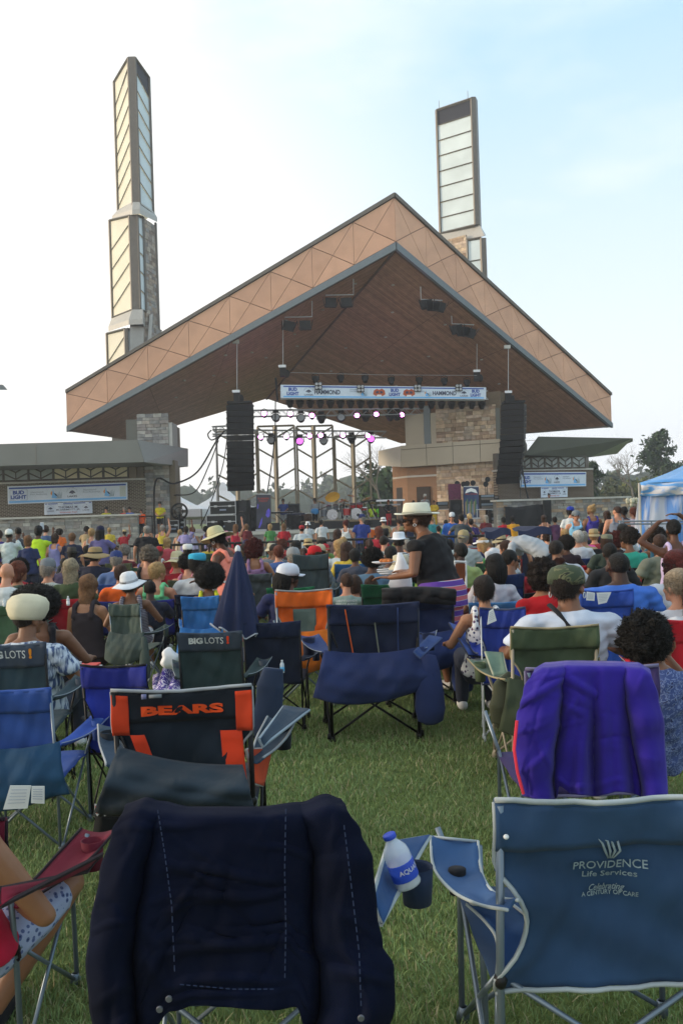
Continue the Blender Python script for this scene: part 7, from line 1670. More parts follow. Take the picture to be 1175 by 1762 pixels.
# ---------------------------------------------------------------- rigging
alu = mat('truss_aluminium', 'b4b6b8', .4, metal=.25, var=.05); blk = mat('matt_black', '0d0e11', .6, var=0); cableM = mat('cable_rubber', '0c0c0e', .6, var=0)
magenta = mat('magenta_lens', (.9, .25, .8), .2, emit=14, ecol=(.9, .22, .8), var=0); purpleglow = mat('violet_lens', (.5, .1, .6), .3, emit=2.5, ecol=(.5, .08, .55), var=0)
def truss(label, a, b, w_, name='lighting_truss', n=None, group='aluminium lighting trusses'):
    T = thing(name, label, 'truss', a.lerp(b, .5), group=group); d = (b-a); Ln = d.length; d.normalize(); up = V((0, 0, 1)); s = d.cross(up).normalized()
    offs = [up*w_/2+s*w_/2, up*w_/2-s*w_/2, -up*w_/2+s*w_/2, -up*w_/2-s*w_/2]
    for o in offs:
        m = MB(); m.tube([a+o, b+o], .032, 5); m.build('chord', alu, T)
    n = n or max(4, int(Ln/w_)); m = MB()
    for i in range(n):
        for k, (p, q) in enumerate(((0, 2), (1, 3), (0, 1), (2, 3))):
            A, B = a.lerp(b, i/n), a.lerp(b, (i+1)/n)
            if i % 2: p, q = q, p
            m.tube([A+offs[p], B+offs[q]], .016, 4)
    m.build('lacing', alu, T)['kind'] = 'stuff'; return T
truss('front lighting truss carrying the sponsor banner', P(484, 678, 48.6), P(836, 681, 52.2), .5)
truss('aluminium truss with magenta lamps below the row of black cans', P(398, 712, 53), P(735, 708, 55.5), .38)
truss('lower rear aluminium truss with magenta lamps', P(366, 745, 55.5), P(664, 748, 57.5), .42)
truss('short aluminium truss end beside the hanging speaker stack', P(366, 741, 52), P(399, 739, 52), .45)
for x, y0, y1, d, l in ((372, 735, 912, 56, 'slim truss mast at the side of the road cases'), (474.5, 650, 690, 49, 'black hoist post at the banner end')):
    T = thing('truss_mast', l, 'truss', P(x, y1, d)); m = MB()
    m.tube([P(x, y0, d), P(x+3, y1, d)], .06, 6); m.build('mast', alu if y1 > 800 else blk, T)
T, fn = banner('truss_banner', 'long white sponsor banner hung on the front lighting truss', [(483, 662), (836, 666.5), (836, 687), (483, 685)], (48.2, 51.8))
budlight(T, fn, .055, .5, .055, .62); budlight(T, fn, .945, .5, .055, .62); budlight(T, fn, .537, .5, .055, .62)
lakes(T, fn, .128, .5, .05, .7); lakes(T, fn, .885, .5, .05, .7)
for x in (.215, .785): bt(T, fn, 'HAMMOND', ink, x, .48, .12, .36, .03)
port(T, fn, .345, .62, .05, .34); heron(T, fn, .385, .45, .035, .6); port(T, fn, .66, .66, .05, .3); heron(T, fn, .70, .45, .035, .6)
for x in (.462, .607):
    poly(T, fn, [(x-.03, .35), (x-.026, .65), (x-.012, .78), (x, .70), (x+.012, .80), (x+.026, .65), (x+.03, .35), (x+.012, .18), (x-.012, .18)], mat('fest_print', 'b5562e', .6, var=0))
    poly(T, fn, [(x-.018, .42), (x-.015, .6), (x-.003, .6), (x-.003, .42)], ink, y=.013); poly(T, fn, [(x+.003, .42), (x+.003, .6), (x+.015, .6), (x+.018, .42)], ink, y=.013); poly(T, fn, [(x-.014, .16), (x-.010, .32), (x+.010, .32), (x+.014, .16)], white_ink, y=.014)
def can(px, py, d, label, r=.17, tilt=-25, lens=None, group='black stage lamps on the trusses', big=False):
    c = P(px, py, d); T = thing('stage_lamp', label, 'stage light', c, group=group); rot = Matrix.Rotation(R(90+tilt), 3, 'X')
    m = MB(); m.lathe([(.0, -.20), (r*.7, -.19), (r*.85, -.1), (r, .02), (r*1.02, .2), (r*.92, .205), (r*.9, .15), (0, .14)], c, 12, rot=rot); m.build('lamp_body', blk, T, smooth=False)
    m = MB(); 
    for s in (-1, 1): m.tube([c+V((s*r*1.1, 0, 0)), c+V((s*r*1.1, 0, .3)), c+V((0, 0, .38))], .02, 4)
    m.build('yoke', blk, T)
    if lens:
        m = MB(); m.lathe([(r*.86, .0), (r*.86, .01), (0, .03)], c+rot@V((0, 0, .17)), 12, rot=rot); m.build('lens', lens, T)
    if big:
        m = MB(); m.box(c+V((0, 0, .42)), (.36, .26, .16)); m.build('lamp_base', blk, T)
    return T
ORD = 'first second third fourth fifth sixth seventh eighth ninth tenth eleventh twelfth thirteenth fourteenth fifteenth sixteenth seventeenth eighteenth nineteenth twentieth'.split()
for i in range(20): can(499+17.35*i, 695+.15*i, 49.2+.18*i, ORD[i]+' black can lamp, counted from the keyboard side, in the row under the banner', r=.19, tilt=-60)
for px, py, l in ((543, 654, 'first'), (586, 652, 'second'), (628, 653, 'third'), (673, 656, 'fourth'), (721, 656, 'fifth'), (764, 657, 'sixth'), (803, 660, 'seventh')):
    can(px, py, 49.5+(px-543)/90, f'black moving lamp standing on top of the banner truss, {l} along the row', r=.17, tilt=-115, big=False)
for px, py in ((548, 664), (620.5, 668.5), (718, 668), (789, 667)):
    d = 48.0+(px-483)/95; c = P(px, py, d); T = thing('blinder_lamp', 'four lens blinder light clamped on the sponsor banner '+{548: 'over its first city name', 620.5: 'beside the first heron', 718: 'beside the second heron', 789: 'over its second city name'}[px], 'stage light', c, group='four lens blinder lights'); m = MB(); m.box(c, (.40, .14, .40)); m.build('housing', blk, T)
    for a in (-1, 1):
        for b in (-1, 1): m = MB(); m.lathe([(.085, 0), (.08, .01), (0, .004)], c+V((a*.1, -.075, b*.1)), 10, rot=Matrix.Rotation(R(90), 3, 'X')); m.build('lens', mat('clear_lens', 'a5a8ac', .15, var=0), T)
row2 = [(455, 714, 1), (475, 720, 2), (500, 714, 1), (518, 721, 2), (537, 717, 1), (553, 722, 0), (587, 720, 2), (614, 717, 1), (629, 719, 0), (647, 715, 1), (671, 718, 0), (683, 717, 0), (691, 716, 1)]
row3 = [(449, 754, 1), (467, 759, 2), (493, 753, 1), (516, 761, 3), (533, 752, 1), (552, 751, 1), (557, 760, 2), (590, 751, 1), (605, 757, 0), (633, 752, 1), (638, 757, 3)]
for r_, d0, nm in ((row2, 53, 'upper'), (row3, 55.5, 'lower')):
    for i, (px, py, k) in enumerate(r_):
        can(px, py, d0+(px-450)/110, ('lit magenta lamp' if k == 1 else 'violet glowing moving lamp' if k == 3 else 'dark moving lamp')+f', {ORD[i]} lamp from the keyboard side on the {nm} truss', r=.17 if k == 1 else .25, tilt=-20 if k != 0 else -50, lens=magenta if k == 1 else purpleglow if k == 3 else (MATS['clear_lens'] if k == 2 else None), big=k in (0, 2, 3), group=f'{["unlit","lit","unlit","glowing"][k]} lamps on the {nm} truss')
# floodlights on brackets below the fascia
def flood(label, br, cans, d):
    T = thing('floodlight_bracket', label, 'floodlights', P(*br[0], d), group='floodlight pairs under the roof edge')
    m = MB(); m.tube([P(x, y, d) for x, y in br], .035, 5); m.build('bracket', alu, T)
    for x, y, r in cans:
        c = P(x, y, d); m = MB(); m.box(c, (.62, .3, .5), rot=Matrix.Rotation(R(r), 3, 'Y')); m.build('flood_housing', blk, T)
        m = MB(); 
        for s in (-1, 1): m.box(c+V((s*.38, -.15, 0)), (.03, .35, .48), rot=Matrix.Rotation(R(r+s*12), 3, 'Y')); m.build('barn_door', blk, T); m = MB()
flood('pair of black floodlights on a bracket high on the gentle side of the ridge', [(608, 480), (608, 507), (560, 508)], [(569, 521, 4), (596, 521, -3)], 48.6)
flood('pair of black floodlights on a bracket lower on the gentle side', [(537, 515), (537, 545), (490, 546)], [(497, 561, 14), (525, 560, 0)], 48.6)
flood('cluster of black floodlights on a bracket high on the steep side', [(723, 485), (724, 515), (761, 517)], [(734, 524, -4), (745, 527, 4), (756, 528, 18)], 49.6)
flood('cluster of black floodlights on a bracket lower on the steep side', [(776, 528), (777, 557), (815, 559)], [(786, 567, -6), (797, 571, 4), (808, 573, 18)], 51)
def hoist(label, px, ytop, ybot, d):
    T = thing('chain_hoist', label, 'hoist', P(px, ybot, d), group='chain hoists under the roof')
    m = MB(); m.tube([P(px, ytop, d), P(px, ybot-8, d)], .022, 4); m.build('chain', alu, T)
    m = MB(); c = P(px, ybot, d); m.box(c, (.34, .3, .55)); m.ell(c+V((.22, 0, -.1)), (.16, .14, .24), 8, 6); m.build('motor', blk, T); m = MB(); m.box(P(px-2, ytop, d), (.36, .2, .2)); m.build('beam_clamp', coping, T)
    m = MB(); m.box(P(px-1, ybot-9, d)+V((0, -.2, 0)), (.42, .05, .14)); m.build('label_plate', whiteV, T)
hoist('chain hoist above the first hanging speaker stack', 408, 588, 683, 48.4); hoist('chain hoist at the low end of the banner truss', 487, 545, 640, 49); hoist('chain hoist at the far end of the banner truss', 820, 553, 648, 52.5); hoist('chain hoist above the second hanging speaker stack', 874, 597, 684, 51.6)
T = thing('rigging_wire', 'thin steel wire stretched above the banner truss', 'wire', P(650, 640, 50)); m = MB(); m.tube([P(500, 641, 49), P(650, 645, 50.5), P(820, 646, 52)], .012, 4); m.build('wire', alu, T)
# line arrays
def array(label, px_top, py_top, px_bot, py_bot, w_px, d, n, side, turn):
    c0 = P(px_top, py_top, d); T = thing('speaker_stack', label, 'speaker stack', c0, group='hanging speaker stacks')
    c1 = P(px_bot, py_bot, d); H = c0.z-c1.z; w_ = w_px*d/F; z = c0.z; x = c0.x; tot = 0; hs_ = H/n
    for i in range(n):
        t_ = (i+.5)/n; ang = 2+26*t_**2.2; y = d-.0-.9*(t_**2.4)*-1*.0+.75*t_**2.5; xx = c0.x+(c1.x-c0.x)*t_**1.6
        rot = Matrix.Rotation(R(turn), 3, 'Z')@Matrix.Rotation(R(ang), 3, 'X')
        m = MB(); c = V((xx, y, c0.z-H*t_)); m.box(c, (w_, .75, hs_*.93), rot=rot); m.build('cabinet', blk, T)
        m = MB()
        for s in (-1, 0, 1): m.box(c+rot@V((s*w_*.31, -.385, 0)), (w_*.27 if s else w_*.26, .02, hs_*.78), rot=rot)
        m.build('grille', mat('grille_cloth', '15171b', .85, var=.3, scale=80), T)
        m = MB(); 
        for s in (-1, 1): m.box(c+rot@V((s*(w_/2+.02), .05, hs_*.3)), (.04, .4, .05), rot=rot)
        m.build('rigging_plate', steel, T)
    m = MB(); m.box(c0+V((0, .05, .12)), (w_*.9, .9, .12)); m.build('fly_frame', blk, T)
    m = MB(); m.tube([c0+V((0, 0, .15)), c0+V((0, 0, .5))], .06, 6); m.build('lifting_bar', blk, T)
array('tall black hanging speaker stack curving back on the dark brick side', 413, 697, 412, 840, 46, 47.6, 14, 1, 6)
array('black hanging speaker stack angled in front of the tan stone wall', 883, 696, 878, 828, 40, 48.8, 13, -1, -22)
# cables
def cable(label, pts, r=.035):
    T = thing('cable', label, 'cable', P(*pts[0])); m = MB(); Q = [P(*p) for p in pts]; L_ = []
    for i in range(len(Q)-1):
        p0, p1, p2, p3 = Q[max(0, i-1)], Q[i], Q[i+1], Q[min(len(Q)-1, i+2)]
        for k in range(6):
            t_ = k/6; L_.append(.5*((2*p1)+(-p0+p2)*t_+(2*p0-5*p1+4*p2-p3)*t_*t_+(-p0+3*p1-3*p2+p3)*t_**3))
    m.tube(L_+[Q[-1]], r, 5); m.build('cable', cableM, T)
cable('thick black cable looping from the stone pier up to the truss end', [(267, 925, 45.5), (268, 828, 45.8), (300, 832, 47), (340, 812, 49), (372, 760, 51), (388, 740, 52)], .05)
cable('thin black cable falling from the truss to the pier', [(300, 852, 47), (336, 846, 49), (360, 800, 50), (376, 758, 51.5)], .035)
cable('thin black cable from the truss end down towards the white tent', [(392, 745, 52), (384, 800, 50), (362, 868, 47.5), (345, 905, 46)], .03)
cable('black cable hanging straight through the frames to the banner stand', [(474, 690, 49), (472, 760, 49), (458, 860, 47.2), (446, 912, 46.4)], .035)
cable('slack loop of black cable beside the truss end', [(364, 740, 52), (358, 748, 52), (364, 757, 52), (376, 752, 52)], .04)
cable('black cable from the second speaker stack down to the covered equipment', [(897, 800, 49), (906, 850, 47.5), (916, 880, 46.5), (925, 905, 46)], .045)
cable('thin black cable near the terrace wall below the second speaker stack', [(899, 806, 49), (895, 850, 47.5), (900, 880, 46.5)], .02)
# ---------------------------------------------------------------- gear on the stage floor
def at(px, d, z=SZ): p = P(px, 890, d); return V((p.x, d, z))
def zpix(py, px, d): return P(px, py, d).z
def case(label, px, d, w_, h, z0=SZ, dp=.8, closed=True):
    c = at(px, d, z0); T = thing('road_case', label, 'road case', c, group='black road cases')
    m = MB(); m.box(c+V((0, 0, h/2)), (w_, dp, h)); m.build('case_body', mat('case_laminate', '15171a', .5), T)
    m = MB()
    for z in (.02, h-.02, h*.62):
        m.box(c+V((0, -dp/2-.008, z)), (w_+.03, .02, .035))
    for s in (-1, 1): m.box(c+V((s*w_/2, -dp/2-.008, h/2)), (.035, .022, h)); 
    m.build('case_edging', alu, T)
    for s in (-1, 1):
        m = MB(); m.box(c+V((s*w_*.28, -dp/2-.02, h*.62)), (.16, .02, .1)); m.build('latch', alu, T)
    m = MB(); m.box(c+V((0, -dp/2-.015, h*.35)), (.34, .015, .08)); m.build('stencil_plate', pale_ink, T)
h1 = zpix(877, 385, 46.6)
case('lower long road case with open lid line', 383, 46.6, 1.55, .92, SZ, 1.0); case('upper road case stacked on the lower one', 386, 46.6, 1.35, .72, SZ+.94, .9)
case('small grey framed road case near the security guard', 299, 47.5, .62, .72, SZ, .6); case('tall thin framed case beside the small one', 311, 47.8, .5, .95, SZ, .5)
def box_thing(name, label, cat, px, d, w_, dp, h, z0=SZ, M=None, rz=0, detail='speaker', group=None):
    c = at(px, d, z0); T = thing(name, label, cat, c, rz, group); ORG[T] = V((0, 0, 0)); 
    m = MB(); m.box((0, 0, h/2), (w_, dp, h)); m.build('cabinet', M or blk, T, world=False)
    if detail == 'speaker':
        m = MB(); m.box((0, -dp/2-.01, h*.5), (w_*.88, .02, h*.88)); m.build('grille', mat('grille_cloth', '15171b', .85, var=.3, scale=80), T, world=False)
        for k in range(2):
            m = MB(); m.lathe([(w_*.3, 0), (w_*.28, .012), (w_*.12, -.0), (0, .01)], (0, -dp/2-.02, h*(.28+.42*k)), 14, rot=Matrix.Rotation(R(90), 3, 'X')); m.build('driver', mat('driver_cone', '1e2126', .5), T, world=False)
        m = MB(); m.tube([(-.1, -dp/2, h+.01), (-.1, -dp/2, h+.04), (.1, -dp/2, h+.04), (.1, -dp/2, h+.01)], .012, 5); m.build('carry_handle', steel, T, world=False)
    return T
box_thing('subwoofer', 'black bass speaker beside the banner stand, wider one', 'speaker', 417, 46.8, .85, .8, 1.05); box_thing('speaker_cabinet', 'black speaker stacked on the wider bass speaker', 'speaker', 420, 46.9, .7, .7, .62, SZ+1.05)
box_thing('subwoofer', 'black bass speaker half behind the banner stand', 'speaker', 434, 47.6, .7, .7, 1.3); box_thing('instrument_amplifier', 'black guitar amplifier to the side of the keyboard player', 'amplifier', 512, 49.5, .75, .45, .75)
box_thing('instrument_amplifier', 'tall amplifier rack at the rear beside the frames', 'amplifier', 504, 55, .9, .5, 1.5, M=mat('grey_cabinet', '3c3f46', .6)); box_thing('side_fill_speaker', 'tall brown black speaker beside the poster stand', 'speaker', 784, 47.5, .65, .7, 1.35, M=mat('speaker_brown', '241c1a', .7))
box_thing('side_fill_speaker', 'speaker covered in magenta print on top of the brown one', 'speaker', 783, 47.5, .62, .65, .85, SZ+1.36, M=mat('magenta_cloth', '5c2a44', .8, var=.5, scale=18), detail='')
for i, (px, d, l) in enumerate(((568, 46.5, 'below the guitarist'), (590, 46.3, 'below the drum riser'), (636, 46.4, 'before the congas'), (652, 46.3, 'before the woman in black'), (700, 46.4, 'before the backing singers'), (530, 46.3, 'near the guitarist'), (470, 46.3, 'next to the banner stand'))):
    c = at(px, d); T = thing('monitor_wedge', 'black wedge monitor '+l, 'monitor speaker', c, group='wedge monitors along the stage edge'); m = MB(); w_ = .34
    m.add([c+V(v) for v in ((-w_, -.25, 0), (w_, -.25, 0), (w_, .25, 0), (-w_, .25, 0), (-w_, -.12, .42), (w_, -.12, .42), (w_, .25, .2), (-w_, .25, .2))], [(3, 2, 1, 0), (4, 5, 6, 7), (0, 1, 5, 4), (1, 2, 6, 5), (2, 3, 7, 6), (3, 0, 4, 7)]); m.build('wedge_body', blk, T); m = MB(); m.box(c+V((0, .06, .325)), (.56, .30, .012), rot=Matrix.Rotation(R(-31), 3, 'X')); m.build('grille', MATS['grille_cloth'], T)
def standee(label, x0, x1, y0, y1, d, M, dark):
    c = P((x0+x1)/2, y1, d); T = thing('banner_stand', label, 'banner stand', c, group=None); m = MB()
    q = [P(x0, y0, d), P(x1, y0, d), P(x1+1, y1, d), P(x0+1, y1, d)]; m.grid(lambda u, v: q[0].lerp(q[1], u).lerp(q[3].lerp(q[2], u), v), 8, 8, th=.02); m.build('print_panel', M, T)
    m = MB(); m.box((q[2]+q[3])/2+V((0, .05, .03)), ((q[2]-q[3]).length+.1, .3, .08)); m.build('base_case', alu, T); m = MB(); m.tube([q[0]+V((0, -.01, .02)), q[1]+V((0, -.01, .02))], .03, 6); m.build('top_bar', alu, T)
    return T, lambda u, v: q[3].lerp(q[2], u).lerp(q[0].lerp(q[1], u), v)+V((0, -.015, 0))
B1, f1 = standee('dark pull up banner with violet glow and red lettering', 441, 466, 851, 913, 46.4, mat('stand_print_grey', '3b3d4a', .5, var=.35, scale=1.3), 1)
fn_ = lambda X, Z, Y=0: f1(X, Z)+V((0, -Y, 0))
bt(B1, fn_, 'SUMMER', mat('stand_red', '9a4038', .6, var=0), .5, .89, .8, .05, .03); bt(B1, fn_, 'FEST', MATS['stand_red'], .5, .82, .6, .05, .03)
vio = mat('stand_violet', '5a4fc0', .5, var=.3, scale=8)
for pts in ([(.62, .42), (.7, .55), (.85, .62), (.95, .55), (.9, .4), (.78, .36)], [(.12, .08), (.3, .3), (.42, .38), (.36, .2), (.22, .08)], [(.05, .62), (.1, .75), (.16, .72), (.12, .6)]): poly(B1, fn_, pts, vio, 'printed_shape')
B2, f2 = standee('blue poster stand with a printed crowd of musicians and white crest', 797, 823, 838, 893, 46.8, mat('stand_print_blue', '2c3c5e', .5, var=.4, scale=2), 1)
fn2 = lambda X, Z, Y=0: f2(X, Z)+V((0, -Y, 0))
poly(B2, fn2, [(.1, .80), (.2, .92), (.5, .97), (.8, .92), (.92, .80), (.5, .86)], white_ink, 'crest'); bt(B2, fn2, 'ALL STARS', MATS['stand_red'], .5, .78, .8, .05, .02)
for k in range(9):
    x, z = .14+.09*k, .35+.09*math.sin(k*2.1); poly(B2, fn2, [(x-.05, z-.22), (x-.06, z+.1), (x-.03, z+.2), (x+.03, z+.2), (x+.06, z+.08), (x+.05, z-.22)], mat('poster_fig_%s' % 'abc'[k % 3], ['8a7a62', '4c6a4a', '6d7a92'][k % 3], .6, var=.2), 'printed_figure', y=.010+.001*k)
# drum riser and kits
T = thing('drum_riser', 'low pale topped riser under the drum kits', 'riser', at(598, 48)); c = at(598, 49.5)
m = MB(); m.box(c+V((0, 0, .38)), (5.2, 3.2, .10)); m.build('riser_top', mat('riser_ply', '7c6c55', .7), T); m = MB(); m.box(c+V((0, .05, .17)), (5.1, 3.0, .32)); m.build('riser_skirt', blk, T)
RZ = SZ+.43
redsh = mat('red_drum_shell', '9a1418', .25, var=0, spec=.7); chrome = mat('chrome', 'a5a8ad', .2, metal=.9, var=0); headW = mat('drum_head', 'b8bab8', .5, var=0); brassC = mat('cymbal_bronze', '9a7c35', .3, metal=.8, var=.1)
def drumkit(label, px, d, shell, s=1.0, seed=1):
    c = at(px, d, RZ); T = thing('drum_kit', label, 'drum kit', c); rx = Matrix.Rotation(R(90), 3, 'X')
    def drum(nm, x, y, z, r, h, rot=None, logo=False):
        rot = rot or Matrix.Rotation(R(18), 3, 'X'); m = MB(); p = c+V((x, y, z))*s
        m.lathe([(r*s, -h/2*s), (r*s, h/2*s)], p, 20, rot=rot); o = m.build(nm, shell, T)
        m = MB()
        for e in (-1, 1): m.lathe([(r*s*1.04, -.015), (r*s*1.05, 0), (r*s*1.04, .015)], p+rot@V((0, 0, e*h/2*s)), 20, rot=rot)
        m.build('hoop', chrome, o); m = MB(); m.lathe([(r*s*.97, 0), (0, .006)], p+rot@V((0, 0, (h/2+.006)*s)), 20, rot=rot); m.build('head', headW if not logo else blk, o); return p
    p = drum('bass_drum', 0, -.1, .33, .31, .42, rx, True)
    m = MB(); m.lathe([(.09, 0), (.11, .004), (.11, .0)], p+V((.1, -.225*s, -.08)), 16, rot=rx); m.build('port_ring', whiteV, T)
    drum('rack_tom', -.18, -.05, .78, .16, .2); drum('rack_tom', .2, -.05, .78, .17, .22); drum('floor_tom', -.5, .05, .45, .21, .4, Matrix.Rotation(0, 3, 'X')); drum('snare_drum', .45, .2, .58, .18, .14, Matrix.Rotation(R(8), 3, 'X'))
    for x, y, z, r, t_ in ((-.62, 0, 1.1, .25, 20), (.6, 0, 1.15, .27, -18), (-.25, .3, 1.35, .22, 12), (.95, .2, .9, .19, 0)):
        m = MB(); q = c+V((x, y, z))*s; m.lathe([(r*s, -.005), (r*s*.4, .012), (.05, .02), (.02, .05), (0, .05)], q, 20, rot=Matrix.Rotation(R(t_), 3, 'Y')@Matrix.Rotation(R(15), 3, 'X')); m.build('cymbal', brassC, T)
        m = MB(); m.tube([q, V((q.x, q.y, c.z+.3)), V((q.x+.15, q.y-.2, c.z))], .012, 5); m.tube([V((q.x, q.y, c.z+.3)), V((q.x-.18, q.y, c.z))], .01, 4); m.build('cymbal_stand', chrome, T)
    return T
drumkit('red shelled drum kit in front of the seated drummer', 613, 48.6, redsh, 1.0); drumkit('silver drum kit with many cymbals beside the red kit', 572, 49.2, mat('silver_shell', '777c84', .3, metal=.4), .95)
m = None
T = thing('orange_cymbal', 'large orange gold cymbal tilted above the silver kit', 'cymbal', P(571, 854, 49)); m = MB(); m.lathe([(.42, -.01), (.2, .02), (.06, .03), (.02, .07), (0, .07)], P(572, 855, 49), 24, rot=Matrix.Rotation(R(-14), 3, 'Y')@Matrix.Rotation(R(42), 3, 'X')); m.build('cymbal', mat('orange_bronze', 'b98a2c', .35, metal=.4, var=.05), T); m = MB(); m.tube([P(572, 856, 49), at(573, 49, RZ)], .014, 5); m.build('stand', chrome, T)
for px, d, l in ((524, 50.5, 'conga drum with pale head behind the guitarist'), (531, 50.9, 'second conga drum closer to the guitarist')):
    c = at(px, d); T = thing('conga_drum', l, 'drum', c); m = MB(); m.lathe([(.12, .1), (.19, .45), (.20, .6), (.16, .85), (.15, .86)], c, 16); m.build('shell', mat('conga_wood', '4a3020', .5), T, smooth=True); m = MB(); m.lathe([(.165, .84), (.17, .86), (.165, .88), (0, .885)], c, 16); m.build('head', headW, T); m = MB(); [m.tube([c+V((.12*math.cos(a), .12*math.sin(a), .45)), c+V((.25*math.cos(a), .25*math.sin(a), 0))], .014, 4) for a in (0, 2.1, 4.2)]; m.build('stand', chrome, T)
def keyboard(label, px, d, w_, z=.95, M=None, tiers=1, tilt=0):
    c = at(px, d); T = thing('keyboard', label, 'keyboard', c, group=None)
    for k in range(tiers):
        m = MB(); m.box(c+V((0, .05*k, z+.2*k)), (w_, .34, .09)); m.build('keyboard_body', M or blk, T); m = MB(); m.box(c+V((0, .09+.05*k, z+.048+.2*k)), (w_*.85, .14, .012)); m.build('keys', whiteV, T)
    for s in (-1, 1):
        m = MB(); m.tube([c+V((-s*w_*.35, -.12, 0)), c+V((s*w_*.35, -.12, z-.04))], .02, 5); m.build('stand_leg', blk, T)
    return T
keyboard('black keyboard on crossed stand before the player in blue shorts', 488, 47.6, 1.3); keyboard('blue edged keyboard behind the blue clad player', 508, 48.6, 1.1, z=.85, M=mat('blue_black', '1c2540', .5))
c = at(640, 49); T = thing('tilted_keyboard', 'black synthesizer tilted steeply on its stand beside the neon shirts', 'keyboard', c); m = MB(); m.tube([P(633, 861, 49), P(648, 892, 49)], .05, 5); m.build('stand_leg', blk, T); m = MB(); m.box(P(637, 862, 49), (1.0, .3, .08), rot=Matrix.Rotation(R(-6), 3, 'Y')); m.build('keyboard_body', blk, T); m = MB(); m.tube([P(648, 892, 49), P(640, 905, 49)], .04, 5); m.build('foot', blk, T)
c = at(680, 49); T = thing('white_piano', 'two tier white topped keyboard rig on a dark wooden organ', 'keyboard', c); m = MB(); m.box(c+V((-.4, .2, .55)), (.95, .8, 1.1)); m.build('organ_cabinet', mat('organ_wood', '2a201b', .5), T)
m = MB(); m.box(c+V((-.25, 0, 1.45)), (1.6, .4, .10)); m.build('keyboard_body', whiteV, T); m = MB(); m.box(c+V((-.35, 0, 1.2)), (1.3, .4, .09)); m.build('keyboard_body', mat('grey_keys', '8a8c90', .5), T)
for s in (-.9, .4): m = MB(); m.tube([c+V((s, 0, 0)), c+V((s, 0, 1.42))], .025, 5); m.build('stand_leg', blk, T)
def table(label, px, d, w_, h):
    c = at(px, d); T = thing('equipment_table', label, 'table', c); m = MB(); m.box(c+V((0, 0, h)), (w_, .6, .05)); m.build('table_top', alu, T)
    for sx in (-1, 1):
        for sy in (-1, 1): m = MB(); m.tube([c+V((sx*w_*.45, sy*.25, h)), c+V((sx*w_*.45, sy*.25, 0))], .022, 5); m.build('leg', alu, T)
    return T
table('grey folding table with rack gear beside the poster stand', 834, 47, 1.0, .78); table('black table between the yellow coat and the magenta speaker', 763, 49, 1.2, .85)
def rack(label, px, d, w_, h, z0):
    c = at(px, d, z0); T = thing('equipment_rack', label, 'equipment rack', c); m = MB(); m.box(c+V((0, 0, h/2)), (w_, .5, h)); m.build('rack_case', blk, T)
    n = max(2, int(h/.14))
    for k in range(n): m = MB(); m.box(c+V((0, -.255, (k+.5)*h/n)), (w_*.85, .02, h/n*.75)); m.build('rack_unit', [steel, greytube, blk][k % 3], T)
rack('rack unit with small screen on the black table', 761, 49, .65, .4, SZ+.88); rack('dark rack stacked on the grey table', 838, 47.1, .8, .75, SZ+.82); rack('low rack of cables at the foot of the grey table', 856, 47.2, .9, .7, SZ); rack('tall rack behind the grey table', 847, 48, .7, 1.5, SZ)
for px, py, l in ((786, 833, 'nearest the magenta speaker'), (797, 834, 'with double head'), (803, 833, 'over the poster'), (813, 832, 'over the poster edge'), (835, 834, 'between rack and poster'), (838, 826, 'tallest of the lamp stands')):
    d = 48.5; T = thing('lamp_stand', 'small black lamp on a thin stand, '+l, 'stand light', at(px, d)); m = MB(); m.tube([at(px, d), P(px, py, d)], .018, 5); m.build('stand', blk, T); m = MB(); m.lathe([(.06, -.14), (.14, .0), (.15, .12), (0, .12)], P(px, py, d), 10, rot=Matrix.Rotation(R(70), 3, 'X')); m.build('lamp_body', blk, T)
for px, d, h, l in ((497, 47.2, 1.5, 'beside the keyboard player'), (549, 47.2, 1.45, 'at the guitarist'), (604, 48.2, 2.3, 'overhead boom on the red drum kit'), (627, 48.8, 1.6, 'beside the neon shirts'), (622, 49.5, 1.9, 'taller one beside the neon shirts'), (672, 47.6, 1.4, 'at the woman in black')):
    c = at(px, d); T = thing('microphone_stand', 'thin microphone stand '+l, 'microphone stand', c); m = MB(); m.tube([c, c+V((0, 0, h*.8)), c+V((.3 if h > 1.8 else .05, -.1, h))], .016, 5); m.build('boom', blk, T); m = MB(); m.ell(c+V((.33 if h > 1.8 else .08, -.12, h)), (.04, .04, .05), 8, 6); m.build('microphone', steel, T); m = MB(); [m.tube([c+V((0, 0, .05)), c+V((.25*math.cos(a), .25*math.sin(a), 0))], .012, 4) for a in (0, 2.1, 4.2)]; m.build('tripod', blk, T)
# covered mixing table on the terrace side and fan
c = P(904, 885, 45.3); T = thing('covered_equipment', 'black cloth covered equipment on the deck in front of the terrace wall', 'covered equipment', V((c.x, 45.3, -.1))); m = MB(); m.grid(lambda u, v: V((c.x+(u-.5)*2.3, 44.9-.12*math.sin(v*3)+.05*math.sin(u*17+v*4), c.z+.42-.05*math.sin(u*6)-v*1.5)), 30, 10, th=.03); m.grid(lambda u, v: V((c.x+(u-.5)*2.3, 44.9+v*1.1, c.z+.42-.05*math.sin(u*6)+.03*math.sin(u*13+v*5))), 30, 6, th=.03); m.build('cover_cloth', fab('15171c'), T, smooth=True); m = MB(); m.box((c.x, 45.4, c.z-.45), (2.1, .8, 1.5)); m.build('equipment_body', blk, T)
T = thing('side_speaker', 'slim black speaker against the terrace wall beside the covered equipment', 'speaker', P(941, 880, 44.6)); m = MB(); m.box(P(941, 879, 44.7), (.36, .3, 1.1)); m.build('cabinet', blk, T); m = MB(); m.box(P(941, 879, 44.7)+V((0, -.16, 0)), (.3, .02, 1.0)); m.build('grille', MATS['grille_cloth'], T)
